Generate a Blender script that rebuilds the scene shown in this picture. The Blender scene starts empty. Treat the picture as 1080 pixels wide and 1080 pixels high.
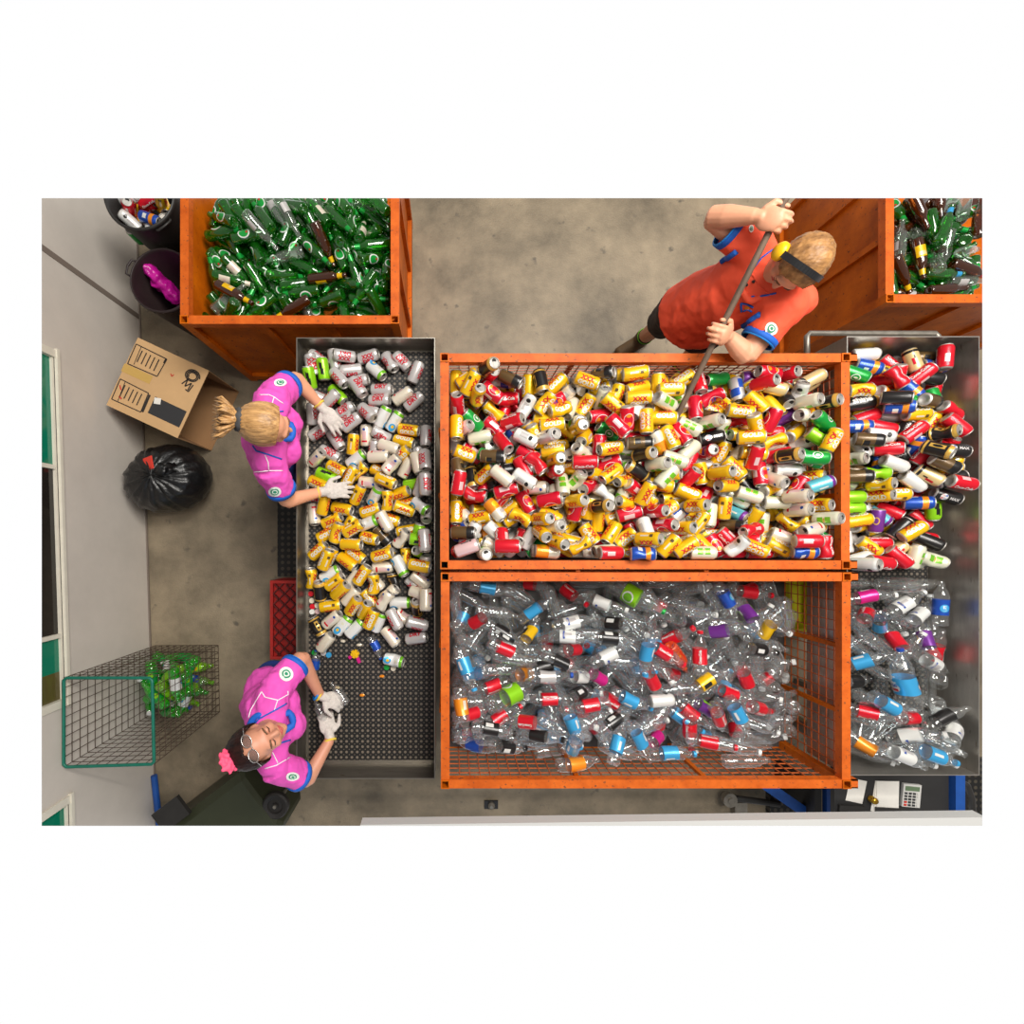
import bpy, bmesh, math, random
from mathutils import Vector, Matrix, Quaternion, noise
from mathutils.bvhtree import BVHTree
random.seed(7)
SC = bpy.context.scene; COL = SC.collection; PI = math.pi
# ---------------------------------------------------------------- camera: straight down from a mezzanine, shifted lens
F = 513.0; H = 3.6; NX, NY = 475.0, 570.0
cam = bpy.data.cameras.new('camera'); camo = bpy.data.objects.new('camera', cam); COL.objects.link(camo)
camo.location = (0, 0, H); cam.sensor_width = 36; cam.lens = 36 * F / 1080
cam.shift_x = (540 - NX) / 1080; cam.shift_y = (NY - 540) / 1080; cam.clip_start = .05; cam.clip_end = 60
SC.camera = camo
def U(px, py, z):
    k = (H - z) / F
    return Vector(((px - NX) * k, -(py - NY) * k, z))
# ---------------------------------------------------------------- materials
def lin(c):
    return tuple(((v / 255) / 12.92 if v / 255 <= .04045 else ((v / 255 + .055) / 1.055) ** 2.4) for v in c)
def mat(name, rgb, rough=.5, metal=0.0, var=0.0, scale=8.0, dark=None, bump=0.0, bscale=60.0, coat=0.0, spots=0.0, spot_rgb=(60, 40, 30), spot_scale=40.0, spec=.5, stretch=None):
    m = bpy.data.materials.new(name); m.use_nodes = True; nt = m.node_tree; N = nt.nodes; L = nt.links
    b = N['Principled BSDF']; c = lin(rgb)
    b.inputs['Base Color'].default_value = (*c, 1); b.inputs['Roughness'].default_value = rough; b.inputs['Metallic'].default_value = metal
    b.inputs['Specular IOR Level'].default_value = spec
    if coat: b.inputs['Coat Weight'].default_value = coat; b.inputs['Coat Roughness'].default_value = .08
    col = None; tc = None
    if var or spots or bump:
        tc = N.new('ShaderNodeTexCoord'); src = tc.outputs['Object']
        if stretch:
            mp = N.new('ShaderNodeMapping'); mp.inputs['Scale'].default_value = stretch; L.new(src, mp.inputs['Vector']); src = mp.outputs['Vector']
    if var:
        n = N.new('ShaderNodeTexNoise'); n.inputs['Scale'].default_value = scale; n.inputs['Detail'].default_value = 8; n.inputs['Roughness'].default_value = .65
        L.new(src, n.inputs['Vector'])
        r = N.new('ShaderNodeValToRGB'); d = lin(dark) if dark else tuple(v * (1 - var) for v in c)
        r.color_ramp.elements[0].position = .33; r.color_ramp.elements[1].position = .68
        r.color_ramp.elements[0].color = (*d, 1); r.color_ramp.elements[1].color = (*(min(1, v * (1 + var * .35)) for v in c), 1)
        L.new(n.outputs['Fac'], r.inputs['Fac']); col = r.outputs['Color']
    if spots:
        n2 = N.new('ShaderNodeTexNoise'); n2.inputs['Scale'].default_value = spot_scale; n2.inputs['Detail'].default_value = 5
        L.new(src, n2.inputs['Vector'])
        r2 = N.new('ShaderNodeValToRGB'); r2.color_ramp.elements[0].position = .66 - spots * .1; r2.color_ramp.elements[1].position = .74 - spots * .1
        r2.color_ramp.elements[0].color = (0, 0, 0, 1); r2.color_ramp.elements[1].color = (1, 1, 1, 1); L.new(n2.outputs['Fac'], r2.inputs['Fac'])
        mx = N.new('ShaderNodeMix'); mx.data_type = 'RGBA'; L.new(r2.outputs['Color'], mx.inputs[0])
        if col is not None: L.new(col, mx.inputs[6])
        else: mx.inputs[6].default_value = (*c, 1)
        mx.inputs[7].default_value = (*lin(spot_rgb), 1); col = mx.outputs[2]
    if col is not None: L.new(col, b.inputs['Base Color'])
    if bump:
        n3 = N.new('ShaderNodeTexNoise'); n3.inputs['Scale'].default_value = bscale; n3.inputs['Detail'].default_value = 6; L.new(src, n3.inputs['Vector'])
        bp = N.new('ShaderNodeBump'); bp.inputs['Strength'].default_value = bump; bp.inputs['Distance'].default_value = .01
        L.new(n3.outputs['Fac'], bp.inputs['Height']); L.new(bp.outputs['Normal'], b.inputs['Normal'])
    return m
def clear(name, rgb, gloss=.10, haze=.05, rough=.07, edge=.75, hazergb=(226, 224, 218)):
    """thin clear plastic or glass: see-through, with reflections that grow towards grazing view and a little haze"""
    m = bpy.data.materials.new(name); m.use_nodes = True; nt = m.node_tree; N = nt.nodes; L = nt.links; N.clear()
    out = N.new('ShaderNodeOutputMaterial'); tr = N.new('ShaderNodeBsdfTransparent'); gl = N.new('ShaderNodeBsdfGlossy'); df = N.new('ShaderNodeBsdfDiffuse')
    tr.inputs['Color'].default_value = (*lin(rgb), 1); gl.inputs['Roughness'].default_value = rough; gl.inputs['Color'].default_value = (1, 1, 1, 1)
    df.inputs['Color'].default_value = (*lin(hazergb), 1)
    lw = N.new('ShaderNodeLayerWeight'); lw.inputs['Blend'].default_value = .35
    ma = N.new('ShaderNodeMath'); ma.operation = 'MULTIPLY_ADD'; L.new(lw.outputs['Facing'], ma.inputs[0]); ma.inputs[1].default_value = edge * .5; ma.inputs[2].default_value = gloss
    m1 = N.new('ShaderNodeMixShader'); m1.inputs[0].default_value = haze; L.new(tr.outputs[0], m1.inputs[1]); L.new(df.outputs[0], m1.inputs[2])
    m2 = N.new('ShaderNodeMixShader'); L.new(ma.outputs[0], m2.inputs[0]); L.new(m1.outputs[0], m2.inputs[1]); L.new(gl.outputs[0], m2.inputs[2])
    L.new(m2.outputs[0], out.inputs['Surface']); return m
def dotmat(name, base, dot, sp, r, small=None, rough=.6):
    """rubber mat with a regular grid of holes"""
    m = mat(name, base, rough); nt = m.node_tree; N = nt.nodes; L = nt.links; b = N['Principled BSDF']
    tc = N.new('ShaderNodeTexCoord'); sx = N.new('ShaderNodeSeparateXYZ'); L.new(tc.outputs['Object'], sx.inputs[0])
    def grid(off, rad):
        ds = []
        for a in 'XY':
            d = N.new('ShaderNodeMath'); d.operation = 'MULTIPLY_ADD'; L.new(sx.outputs[a], d.inputs[0]); d.inputs[1].default_value = 1 / sp; d.inputs[2].default_value = off
            f = N.new('ShaderNodeMath'); f.operation = 'FRACT'; L.new(d.outputs[0], f.inputs[0])
            s = N.new('ShaderNodeMath'); s.operation = 'SUBTRACT'; L.new(f.outputs[0], s.inputs[0]); s.inputs[1].default_value = .5
            p = N.new('ShaderNodeMath'); p.operation = 'MULTIPLY'; L.new(s.outputs[0], p.inputs[0]); L.new(s.outputs[0], p.inputs[1]); ds.append(p)
        ad = N.new('ShaderNodeMath'); ad.operation = 'ADD'; L.new(ds[0].outputs[0], ad.inputs[0]); L.new(ds[1].outputs[0], ad.inputs[1])
        lt = N.new('ShaderNodeMath'); lt.operation = 'LESS_THAN'; L.new(ad.outputs[0], lt.inputs[0]); lt.inputs[1].default_value = (rad / sp) ** 2
        return lt.outputs[0]
    g = grid(0, r)
    if small:
        mxm = N.new('ShaderNodeMath'); mxm.operation = 'MAXIMUM'; L.new(g, mxm.inputs[0]); L.new(grid(.5, small), mxm.inputs[1]); g = mxm.outputs[0]
    mx = N.new('ShaderNodeMix'); mx.data_type = 'RGBA'; L.new(g, mx.inputs[0]); mx.inputs[6].default_value = (*lin(base), 1); mx.inputs[7].default_value = (*lin(dot), 1)
    L.new(mx.outputs[2], b.inputs['Base Color']); return m
M = {}
M['concrete'] = mat('concrete', (142, 128, 106), .55, var=.5, scale=2.2, dark=(98, 88, 72), bump=.25, bscale=90, spots=.15, spot_rgb=(92, 84, 72), spot_scale=9)
M['wall'] = mat('wall paint', (206, 198, 188), .6, var=.08, scale=3)
M['wallseam'] = mat('seam sealant', (120, 108, 98), .7)
M['frame'] = mat('window frame paint', (222, 216, 200), .45, var=.08, scale=14)
M['tealpane'] = mat('teal tinted pane', (10, 120, 92), .08, spec=.6)
M['darkpane'] = mat('dark tinted pane', (38, 34, 30), .08, spec=.5, var=.4, scale=3)
M['olivepane'] = mat('olive tinted pane', (88, 80, 44), .1)
M['orange'] = mat('orange painted steel', (198, 98, 6), .5, spec=.2, var=.3, scale=5, dark=(162, 72, 2), spots=.22, spot_rgb=(84, 46, 26), spot_scale=55, bump=.06, bscale=30)
M['orangerail'] = mat('worn orange rail paint', (204, 98, 28), .55, spec=.25, var=.2, scale=14, dark=(180, 78, 16), spots=.35, spot_rgb=(92, 58, 40), spot_scale=70)
M['orangewire'] = mat('orange wire', (186, 88, 34), .5, var=.25, scale=30)
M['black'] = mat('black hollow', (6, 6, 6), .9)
M['steel'] = mat('brushed steel', (160, 154, 144), .36, metal=.9, var=.22, scale=5, stretch=(1, 1, 6), spots=.12, spot_rgb=(110, 96, 84), spot_scale=12)
M['steelbright'] = mat('bright brushed steel', (196, 190, 182), .32, metal=.85, var=.15, scale=5, stretch=(1, 1, 6), spots=.1, spot_rgb=(130, 118, 106), spot_scale=12)
M['tubesteel'] = mat('grey steel tube', (150, 144, 134), .45, metal=.7, var=.3, scale=20)
M['matbed'] = dotmat('perforated rubber sheet', (18, 16, 15), (108, 98, 86), .0305, .0075, .0028)
M['matfloor'] = dotmat('perforated floor mat', (26, 25, 24), (74, 68, 58), .045, .013)
M['plasticblack'] = mat('black plastic tub', (44, 42, 40), .5, var=.2, scale=10)
M['plasticdark'] = mat('dark brown plastic tub', (42, 30, 30), .55, var=.2, scale=10)
M['bag'] = mat('black bin liner', (15, 15, 16), .36, bump=.7, bscale=26, spec=.6)
M['redtag'] = mat('red sticker', (226, 60, 44), .6)
M['magentafilm'] = mat('magenta film', (196, 20, 150), .3, var=.35, scale=16, bump=.5, bscale=40)
M['card'] = mat('corrugated card', (196, 158, 112), .8, var=.08, scale=6)
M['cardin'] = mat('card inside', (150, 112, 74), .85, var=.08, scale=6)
M['ink'] = mat('black ink', (40, 34, 30), .8)
M['redink'] = mat('red pen', (190, 50, 40), .8)
M['tape'] = mat('clear tan tape', (190, 154, 84), .35)
M['sticker'] = mat('charcoal sticker', (46, 46, 48), .5)
M['redcrate'] = mat('red plastic crate', (180, 34, 28), .5, var=.2, scale=9)
M['redcratelow'] = mat('red crate base', (104, 22, 18), .55, var=.3, scale=12)
M['greenrim'] = mat('green coated wire', (20, 112, 92), .45, var=.2, scale=20)
M['wire'] = mat('rusty brown wire', (86, 70, 58), .55, metal=.3, var=.3, scale=30)
M['bluepost'] = mat('blue painted steel', (24, 78, 156), .5, var=.2, scale=10)
M['olive'] = mat('dark green bin plastic', (50, 54, 36), .5, var=.15, scale=5)
M['tyre'] = mat('black rubber', (36, 33, 31), .65, var=.2, scale=20)
M['ledge'] = mat('pale grey beam paint', (196, 196, 194), .6)
M['pole'] = mat('worn wooden pole', (112, 92, 76), .5, var=.35, scale=12, stretch=(1, 1, .15))
M['desk'] = mat('charcoal desk', (40, 39, 39), .55, var=.15, scale=8)
M['paper'] = mat('white paper', (226, 222, 214), .85, var=.06, scale=9)
M['calc'] = mat('grey calculator', (196, 194, 190), .5)
M['lcd'] = mat('calculator display', (96, 116, 88), .3)
M['brass'] = mat('brass', (196, 150, 50), .3, metal=.9)
M['yellowcrate'] = mat('yellow plastic', (222, 216, 24), .5)
M['skin'] = mat('fair skin', (224, 160, 126), .5, var=.08, scale=14, bump=.05, bscale=120)
M['skin2'] = mat('tanned skin', (206, 144, 116), .5, var=.08, scale=14, bump=.05, bscale=120)
M['pink'] = mat('pink polo fabric', (232, 84, 186), .75, var=.1, scale=7, bump=.35, bscale=16)
M['redshirt'] = mat('bright red polo fabric', (255, 90, 56), .75, var=.08, scale=6, bump=.4, bscale=12)
M['blue'] = mat('royal blue trim', (16, 92, 190), .7)
M['cyanblue'] = mat('bright blue trim', (20, 130, 214), .7)
M['white'] = mat('white piping', (238, 226, 232), .7)
M['navy'] = mat('blue work trousers', (22, 50, 120), .8, var=.2, scale=12)
M['shorts'] = mat('dark brown work shorts', (58, 48, 46), .8, var=.2, scale=12, bump=.3, bscale=18)
M['darksheet'] = mat('dark steel sheet', (64, 58, 54), .6, var=.3, scale=9)  # dark tone stands in for the dark space beneath a mesh floor
M['glove'] = mat('grey knit glove', (206, 198, 190), .85, var=.2, scale=70, bump=.3, bscale=120)
M['glovecuff'] = mat('yellow glove cuff', (226, 196, 74), .8)
M['blond'] = mat('blond hair', (206, 160, 104), .42, var=.5, scale=34, dark=(132, 94, 54), bump=.35, bscale=60, stretch=(.16, 2, 2))
M['lightbrown'] = mat('sandy brown hair', (176, 128, 76), .5, var=.45, scale=28, dark=(112, 76, 42), bump=.3, bscale=70, stretch=(.7, 1.6, 1))
M['darkhair'] = mat('dark brown hair', (46, 24, 20), .55, spec=.2, var=.5, scale=34, dark=(16, 9, 8), bump=.3, bscale=60, stretch=(.5, 1.5, 1.5))
M['scrunchie'] = mat('charcoal scrunchie', (70, 70, 72), .8)
M['pinkribbon'] = mat('coral pink ribbon', (250, 84, 124), .65)
M['lens'] = clear('spectacle lens', (226, 228, 232), .06, .03, edge=.3)
M['silverwire'] = mat('silver wire', (200, 198, 196), .25, metal=.9)
M['lip'] = mat('lips', (188, 92, 84), .5)
M['brow'] = mat('eyebrow hair', (104, 74, 52), .8)
M['skindark'] = mat('eyelid skin', (186, 118, 90), .5)
M['eyewhite'] = mat('eye', (232, 226, 220), .3)
M['iris'] = mat('iris', (50, 40, 34), .3)
M['muffyellow'] = mat('yellow ear cup', (244, 190, 14), .4)
M['muffblack'] = mat('black headband', (34, 34, 36), .35)
M['shoe'] = mat('brown work boot', (104, 80, 52), .7, var=.2, scale=16)
M['sock'] = mat('black and lime sock', (30, 34, 26), .8)
M['lime'] = mat('lime band', (120, 200, 40), .7)
M['patchwhite'] = mat('white badge', (228, 234, 226), .7)
M['patchgreen'] = mat('green badge print', (40, 140, 104), .7)
# ---------------------------------------------------------------- helpers
WL = {}
def wl(o): return WL.get(o.name, Vector((0, 0, 0))) if o else Vector((0, 0, 0))
def tag(o, label=None, cat=None, group=None, kind=None):
    if label: o['label'] = label
    if cat: o['category'] = cat
    if group: o['group'] = group
    if kind: o['kind'] = kind
    return o
def thing(name, loc, label, cat, group=None):
    o = bpy.data.objects.new(name, None); COL.objects.link(o); o.location = loc; o.empty_display_size = .1; WL[o.name] = Vector(loc)
    return tag(o, label, cat, group)
def finish(me, mats, smooth):
    for m in (mats if isinstance(mats, (list, tuple)) else [mats]): me.materials.append(M[m] if isinstance(m, str) else m)
    if smooth:
        for p in me.polygons: p.use_smooth = True
def obj(name, bm, mats, parent=None, base=None, smooth=False, label=None):
    """one mesh object from a bmesh in world coordinates"""
    off = wl(parent) if parent else Vector(base or (0, 0, 0))
    bmesh.ops.translate(bm, verts=bm.verts, vec=-off)
    me = bpy.data.meshes.new(name); bm.to_mesh(me); bm.free(); finish(me, mats, smooth)
    o = bpy.data.objects.new(name, me); COL.objects.link(o)
    if parent: o.parent = parent
    else: o.location = off
    WL[o.name] = off
    if label: o['label'] = label
    return o
def setmat(fs, i):
    for f in fs: f.material_index = i
def box(bm, lo, hi, mi=0, rot=None, pivot=None):
    x0, y0, z0 = lo; x1, y1, z1 = hi
    vs = [bm.verts.new((x, y, z)) for x in (x0, x1) for y in (y0, y1) for z in (z0, z1)]
    if rot is not None:
        pv = Vector(pivot) if pivot is not None else (Vector(lo) + Vector(hi)) / 2
        for v in vs: v.co = pv + rot @ (v.co - pv)
    fs = [bm.faces.new([vs[i] for i in f]) for f in ((0, 1, 3, 2), (4, 6, 7, 5), (0, 4, 5, 1), (2, 3, 7, 6), (0, 2, 6, 4), (1, 5, 7, 3))]
    setmat(fs, mi); return fs
def obox(bm, c, ax, half, mi=0):
    """box with axes ax (three vectors) and half sizes"""
    c = Vector(c); a = [Vector(v).normalized() * h for v, h in zip(ax, half)]
    vs = [bm.verts.new(c + a[0] * i + a[1] * j + a[2] * k) for i in (-1, 1) for j in (-1, 1) for k in (-1, 1)]
    fs = [bm.faces.new([vs[i] for i in f]) for f in ((0, 1, 3, 2), (4, 6, 7, 5), (0, 4, 5, 1), (2, 3, 7, 6), (0, 2, 6, 4), (1, 5, 7, 3))]
    setmat(fs, mi); return fs
def frame_of(d):
    d = Vector(d).normalized(); u = d.orthogonal().normalized(); return d, u, d.cross(u)
def tube(bm, pts, r, n=8, mi=0, closed=False, caps=True):
    pts = [Vector(p) for p in pts]; rings = []; m = len(pts)
    rs = r if isinstance(r, (list, tuple)) else [r] * m
    prev = None
    for i, p in enumerate(pts):
        if closed: d = pts[(i + 1) % m] - pts[i - 1]
        else: d = pts[min(i + 1, m - 1)] - pts[max(i - 1, 0)]
        d.normalize()
        if prev is None: u = d.orthogonal().normalized()
        else: u = (prev - d * prev.dot(d)); u = u.normalized() if u.length > 1e-6 else d.orthogonal().normalized()
        prev = u; w = d.cross(u)
        rings.append([bm.verts.new(p + (u * math.cos(2 * PI * k / n) + w * math.sin(2 * PI * k / n)) * rs[i]) for k in range(n)])
    fs = []
    for i in range(m if closed else m - 1):
        a, b = rings[i], rings[(i + 1) % m]
        for k in range(n): fs.append(bm.faces.new((a[k], a[(k + 1) % n], b[(k + 1) % n], b[k])))
    if caps and not closed:
        fs.append(bm.faces.new(rings[0][::-1])); fs.append(bm.faces.new(rings[-1]))
    setmat(fs, mi); return fs
def lathe(bm, prof, n=20, mi=0, c=(0, 0, 0), ax=None, cap0=True, cap1=True, zmats=None):
    c = Vector(c); A = ax or Matrix.Identity(3); rings = []
    for z, r in prof:
        if r < 1e-6: rings.append([bm.verts.new(c + A @ Vector((0, 0, z)))])
        else: rings.append([bm.verts.new(c + A @ Vector((r * math.cos(2 * PI * k / n), r * math.sin(2 * PI * k / n), z))) for k in range(n)])
    fs = []
    for i in range(len(prof) - 1):
        a, b = rings[i], rings[i + 1]; mm = mi if zmats is None else zmats((prof[i][0] + prof[i + 1][0]) / 2, (prof[i][1] + prof[i + 1][1]) / 2, i)
        for k in range(n):
            q = (k + 1) % n
            if len(a) == 1 and len(b) == 1: continue
            if len(a) == 1: f = bm.faces.new((a[0], b[q], b[k]))
            elif len(b) == 1: f = bm.faces.new((a[k], a[q], b[0]))
            else: f = bm.faces.new((a[k], a[q], b[q], b[k]))
            f.material_index = mm; fs.append(f)
    if cap0 and len(rings[0]) > 1: f = bm.faces.new(rings[0][::-1]); f.material_index = mi
    if cap1 and len(rings[-1]) > 1: f = bm.faces.new(rings[-1]); f.material_index = mi
    return fs
CP = Vector((0, 0, H))
PLANES = {'L': Vector((-1, 0, (44 - NX) / F)), 'R': Vector((1, 0, (1036 - NX) / F)), 'T': Vector((0, 1, (NY - 209) / F)), 'B': Vector((0, -1, (871 - NY) / F))}
PLANES['L'] = Vector((-1, 0, -(44 - NX) / F))
def clip(bm, sides='LRTB', fill=True):
    """the built part of the hall ends where the photograph's view of it ends"""
    for s in sides:
        r = bmesh.ops.bisect_plane(bm, geom=bm.verts[:] + bm.edges[:] + bm.faces[:], dist=1e-5, plane_co=CP, plane_no=PLANES[s], clear_outer=True)
        if fill:
            es = [g for g in r['geom_cut'] if isinstance(g, bmesh.types.BMEdge) and g.is_boundary]
            if es: bmesh.ops.holes_fill(bm, edges=es, sides=200)
    return bm
LAMP, ROOF = 46, 400
# ================================================================ world, lamps
w = bpy.data.worlds.new('world'); SC.world = w; w.use_nodes = True; nt = w.node_tree; N = nt.nodes; L = nt.links
bg = N['Background']; tc = N.new('ShaderNodeTexCoord'); sx = N.new('ShaderNodeSeparateXYZ'); L.new(tc.outputs['Generated'], sx.inputs[0])
rp = N.new('ShaderNodeValToRGB'); e = rp.color_ramp.elements
mr = N.new('ShaderNodeMapRange'); mr.inputs['From Min'].default_value = -1; mr.inputs['From Max'].default_value = 1; L.new(sx.outputs['Z'], mr.inputs['Value']); L.new(mr.outputs[0], rp.inputs['Fac'])
e[0].position = .36; e[0].color = (1, 1, 1, 1); e[1].position = .44; e[1].color = (.25, .24, .23, 1)
L.new(rp.outputs['Color'], bg.inputs['Color']); bg.inputs['Strength'].default_value = 1.0
def lamp(name, loc, sx_, sy_, power, rgb=(1, .95, .87), rz=0.0, aim=None):
    l = bpy.data.lights.new(name, 'AREA'); l.shape = 'RECTANGLE'; l.size = sx_; l.size_y = sy_; l.energy = power; l.color = rgb
    o = bpy.data.objects.new(name, l); COL.objects.link(o); o.location = loc
    if aim is not None: o.rotation_euler = (Vector(aim) - Vector(loc)).to_track_quat('-Z', 'Y').to_euler()
    else: o.rotation_euler = (0, 0, rz)
for i, (x, y) in enumerate(((.9, 2.1), (2.3, 2.1), (1.1, .5), (2.5, .5))): lamp('ceiling_lamp', (x, y, 5.6), 1.5, .22, LAMP)
lamp('roof_light', (2.2, 2.3, 6.6), 3.2, 2.4, ROOF, (1, .97, .92), aim=(1.2, .2, 0))
lamp('cool_fill', (.3, -4.6, 2.4), 3.4, 2.6, 20, (.55, .75, 1), aim=(.3, -1, .2))  # added cool fill that tints the south side; no doorway is known there
SC.view_settings.view_transform = 'Standard'; SC.view_settings.look = 'None'; SC.view_settings.gamma = 1; SC.view_settings.exposure = 0
SC.view_settings.use_curve_mapping = False
SC.cycles.transparent_max_bounces = 28; SC.cycles.max_bounces = 8; SC.cycles.glossy_bounces = 3; SC.cycles.diffuse_bounces = 3; SC.cycles.use_denoising = True
SC.cycles.sample_clamp_indirect = 4
# ================================================================ setting
bm = bmesh.new(); box(bm, (-3.2, -2.3, -.08), (4.2, 2.8, 0)); clip(bm); tag(obj('floor', bm, 'concrete'), kind='structure')
bm = bmesh.new(); box(bm, (-.4, 1.17, .0005), (4.1, 1.182, .0012)); clip(bm); tag(obj('trim_1', bm, 'wallseam'), kind='structure')
WO = Vector((-2.246, 0, 0)); WT = Vector((-.0325, 1, 0)).normalized(); WN = Vector((1, .0325, 0)).normalized()
def wbox(bm, s0, s1, z0, z1, d0, d1, mi=0):
    c = WO + WT * (s0 + s1) / 2 + WN * (d0 + d1) / 2 + Vector((0, 0, (z0 + z1) / 2))
    obox(bm, c, (WN, WT, Vector((0, 0, 1))), (abs(d1 - d0) / 2, abs(s1 - s0) / 2, (z1 - z0) / 2), mi)
W1 = (-.93, 1.075); W2 = (-2.6, -1.49)
bm = bmesh.new()
wbox(bm, -2.6, 2.9, 0, .80, -.14, 0); wbox(bm, W1[1], 2.9, .80, 1.2, -.14, 0); wbox(bm, W2[1], W1[0], .80, 1.2, -.14, 0)
bmesh.ops.remove_doubles(bm, verts=bm.verts, dist=1e-5); clip(bm, 'LTB'); tag(obj('wall_left', bm, 'wall'), kind='structure')
bm = bmesh.new(); wbox(bm, 1.632, 1.668, 0, 1.2, 0, .004); clip(bm, 'LTB'); tag(obj('trim_2', bm, 'wallseam'), kind='structure')
bm = bmesh.new(); wbox(bm, -2.5, 2.8, 0, .012, 0, .010); clip(bm, 'LTB'); tag(obj('foot_strip_left', bm, 'wallseam'), kind='structure')  # thin dark strip along the wall foot; the wall has no baseboard
def window(n, s0, s1, mull, panes):
    t = bpy.data.objects.new('window_%d' % n, None); COL.objects.link(t); t.location = WO + WT * (s0 + s1) / 2 + Vector((0, 0, .8)); WL[t.name] = t.location.copy(); tag(t, kind='structure')
    bm = bmesh.new(); wbox(bm, s0 - .03, s1 + .03, .78, .80, -.02, .018); wbox(bm, s0, s1, .80, .814, -.06, -.004)
    for a in (s0, s1): wbox(bm, a - .022, a + .022, .80, 1.2, -.06, .010)
    for a in mull: wbox(bm, a - .012, a + .012, .814, 1.2, -.05, .0)
    clip(bm, 'LTB'); obj('window_frame', bm, 'frame', t)
    for a, b, m in panes:
        bm = bmesh.new(); wbox(bm, a, b, .814, 1.2, -.028, -.018); clip(bm, 'LTB')
        if len(bm.verts): obj('window_pane', bm, m, t)
        else: bm.free()
window(1, W1[0], W1[1], (.42, -.545), [(.432, 1.053, 'tealpane'), (-.533, .408, 'darkpane'), (-.75, -.557, 'tealpane'), (-.91, -.75, 'olivepane')])
window(2, W2[0], W2[1], (-1.75,), [(-1.738, -1.512, 'tealpane'), (-2.5, -1.762, 'darkpane')])
bm = bmesh.new(); a = U(380, 870, 1.3); b = U(1040, 862, 1.3); d = (b - a).normalized(); nn = Vector((d.y, -d.x, 0))
obox(bm, (a + b) / 2 + nn * .05 - Vector((0, 0, .03)), (d, nn, Vector((0, 0, 1))), ((b - a).length / 2, .05, .03)); clip(bm, 'RB'); tag(obj('trim_3', bm, 'ledge'), kind='structure')
# ================================================================ orange glass bins
def glass_bin(name, x0, x1, y0, y1, zr, ribs_f, ribs_s, side, label, sides):
    t = thing(name, ((x0 + x1) / 2, (y0 + y1) / 2, 0), label, 'bin', 'orange steel glass bins')
    R = .046
    def part(nm, fn, m='orange'):
        bm = bmesh.new(); fn(bm); clip(bm, sides)
        if len(bm.verts): obj(nm, bm, m, t)
        else: bm.free()
    part('floor_plate', lambda b: box(b, (x0 + .036, y0 + .036, zr - .395), (x1 - .036, y1 - .036, zr - .38)))
    part('front_panel', lambda b: box(b, (x0 + .03, y0 + .028, .06), (x1 - .03, y0 + .034, zr - .02)))
    part('back_panel', lambda b: box(b, (x0 + .03, y1 - .034, .06), (x1 - .03, y1 - .028, zr - .02)))
    part('side_panel', lambda b: box(b, (x0 + .028, y0 + .03, .06), (x0 + .034, y1 - .03, zr - .02)))
    part('side_panel', lambda b: box(b, (x1 - .034, y0 + .03, .06), (x1 - .028, y1 - .03, zr - .02)))
    part('front_rail', lambda b: box(b, (x0 + R, y0, zr - R), (x1 - R, y0 + R, zr)), 'orangerail')
    part('back_rail', lambda b: box(b, (x0 + R, y1 - R, zr - R), (x1 - R, y1, zr)), 'orangerail')
    part('side_rail', lambda b: box(b, (x0, y0 + R, zr - R), (x0 + R, y1 - R, zr)), 'orangerail')
    part('side_rail', lambda b: box(b, (x1 - R, y0 + R, zr - R), (x1, y1 - R, zr)), 'orangerail')
    part('base_rail', lambda b: box(b, (x0 + R, y0, .03), (x1 - R, y0 + R, .10)))
    part('base_rail', lambda b: box(b, (x0, y0 + R, .03), (x0 + R, y1 - R, .10)))
    part('base_rail', lambda b: box(b, (x1 - R, y0 + R, .03), (x1, y1 - R, .10)))
    for x in ribs_f: part('rib', lambda b: box(b, (x - .018, y0 + .004, .10), (x + .018, y0 + .028, zr - R)))
    for y in ribs_s:
        part('rib', lambda b: box(b, (x0 + .004, y - .018, .10), (x0 + .028, y + .018, zr - R)))
        part('rib', lambda b: box(b, (x1 - .028, y - .018, .10), (x1 - .004, y + .018, zr - R)))
    for x, y in ((x0, y0), (x1 - R, y0), (x0, y1 - R), (x1 - R, y1 - R)):
        def post(b):
            w_ = .006
            for lo, hi in (((x, y), (x + R, y + w_)), ((x, y + R - w_), (x + R, y + R)), ((x, y + w_), (x + w_, y + R - w_)), ((x + R - w_, y + w_), (x + R, y + R - w_))):
                box(b, (*lo, 0), (*hi, zr + .004))
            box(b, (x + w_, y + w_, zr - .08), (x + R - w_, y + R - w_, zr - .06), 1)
        bm = bmesh.new(); post(bm); clip(bm, sides)
        if len(bm.verts): obj('corner_post', bm, ['orange', 'black'], t)
        else: bm.free()
    return t
glass_bin('glass_bin', -1.472, -.279, 1.18, 2.35, .95, (-1.03, -.66), (1.55, 1.95), 1, 'orange steel bin of mostly green glass bottles beside the black tubs', 'T')
glass_bin('glass_bin', 2.371, 3.6, 1.295, 2.35, .95, (2.86, 3.25), (1.66, 2.03), 1, 'orange steel bin of brown and green bottles behind the man with the pole', 'TR')
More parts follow.
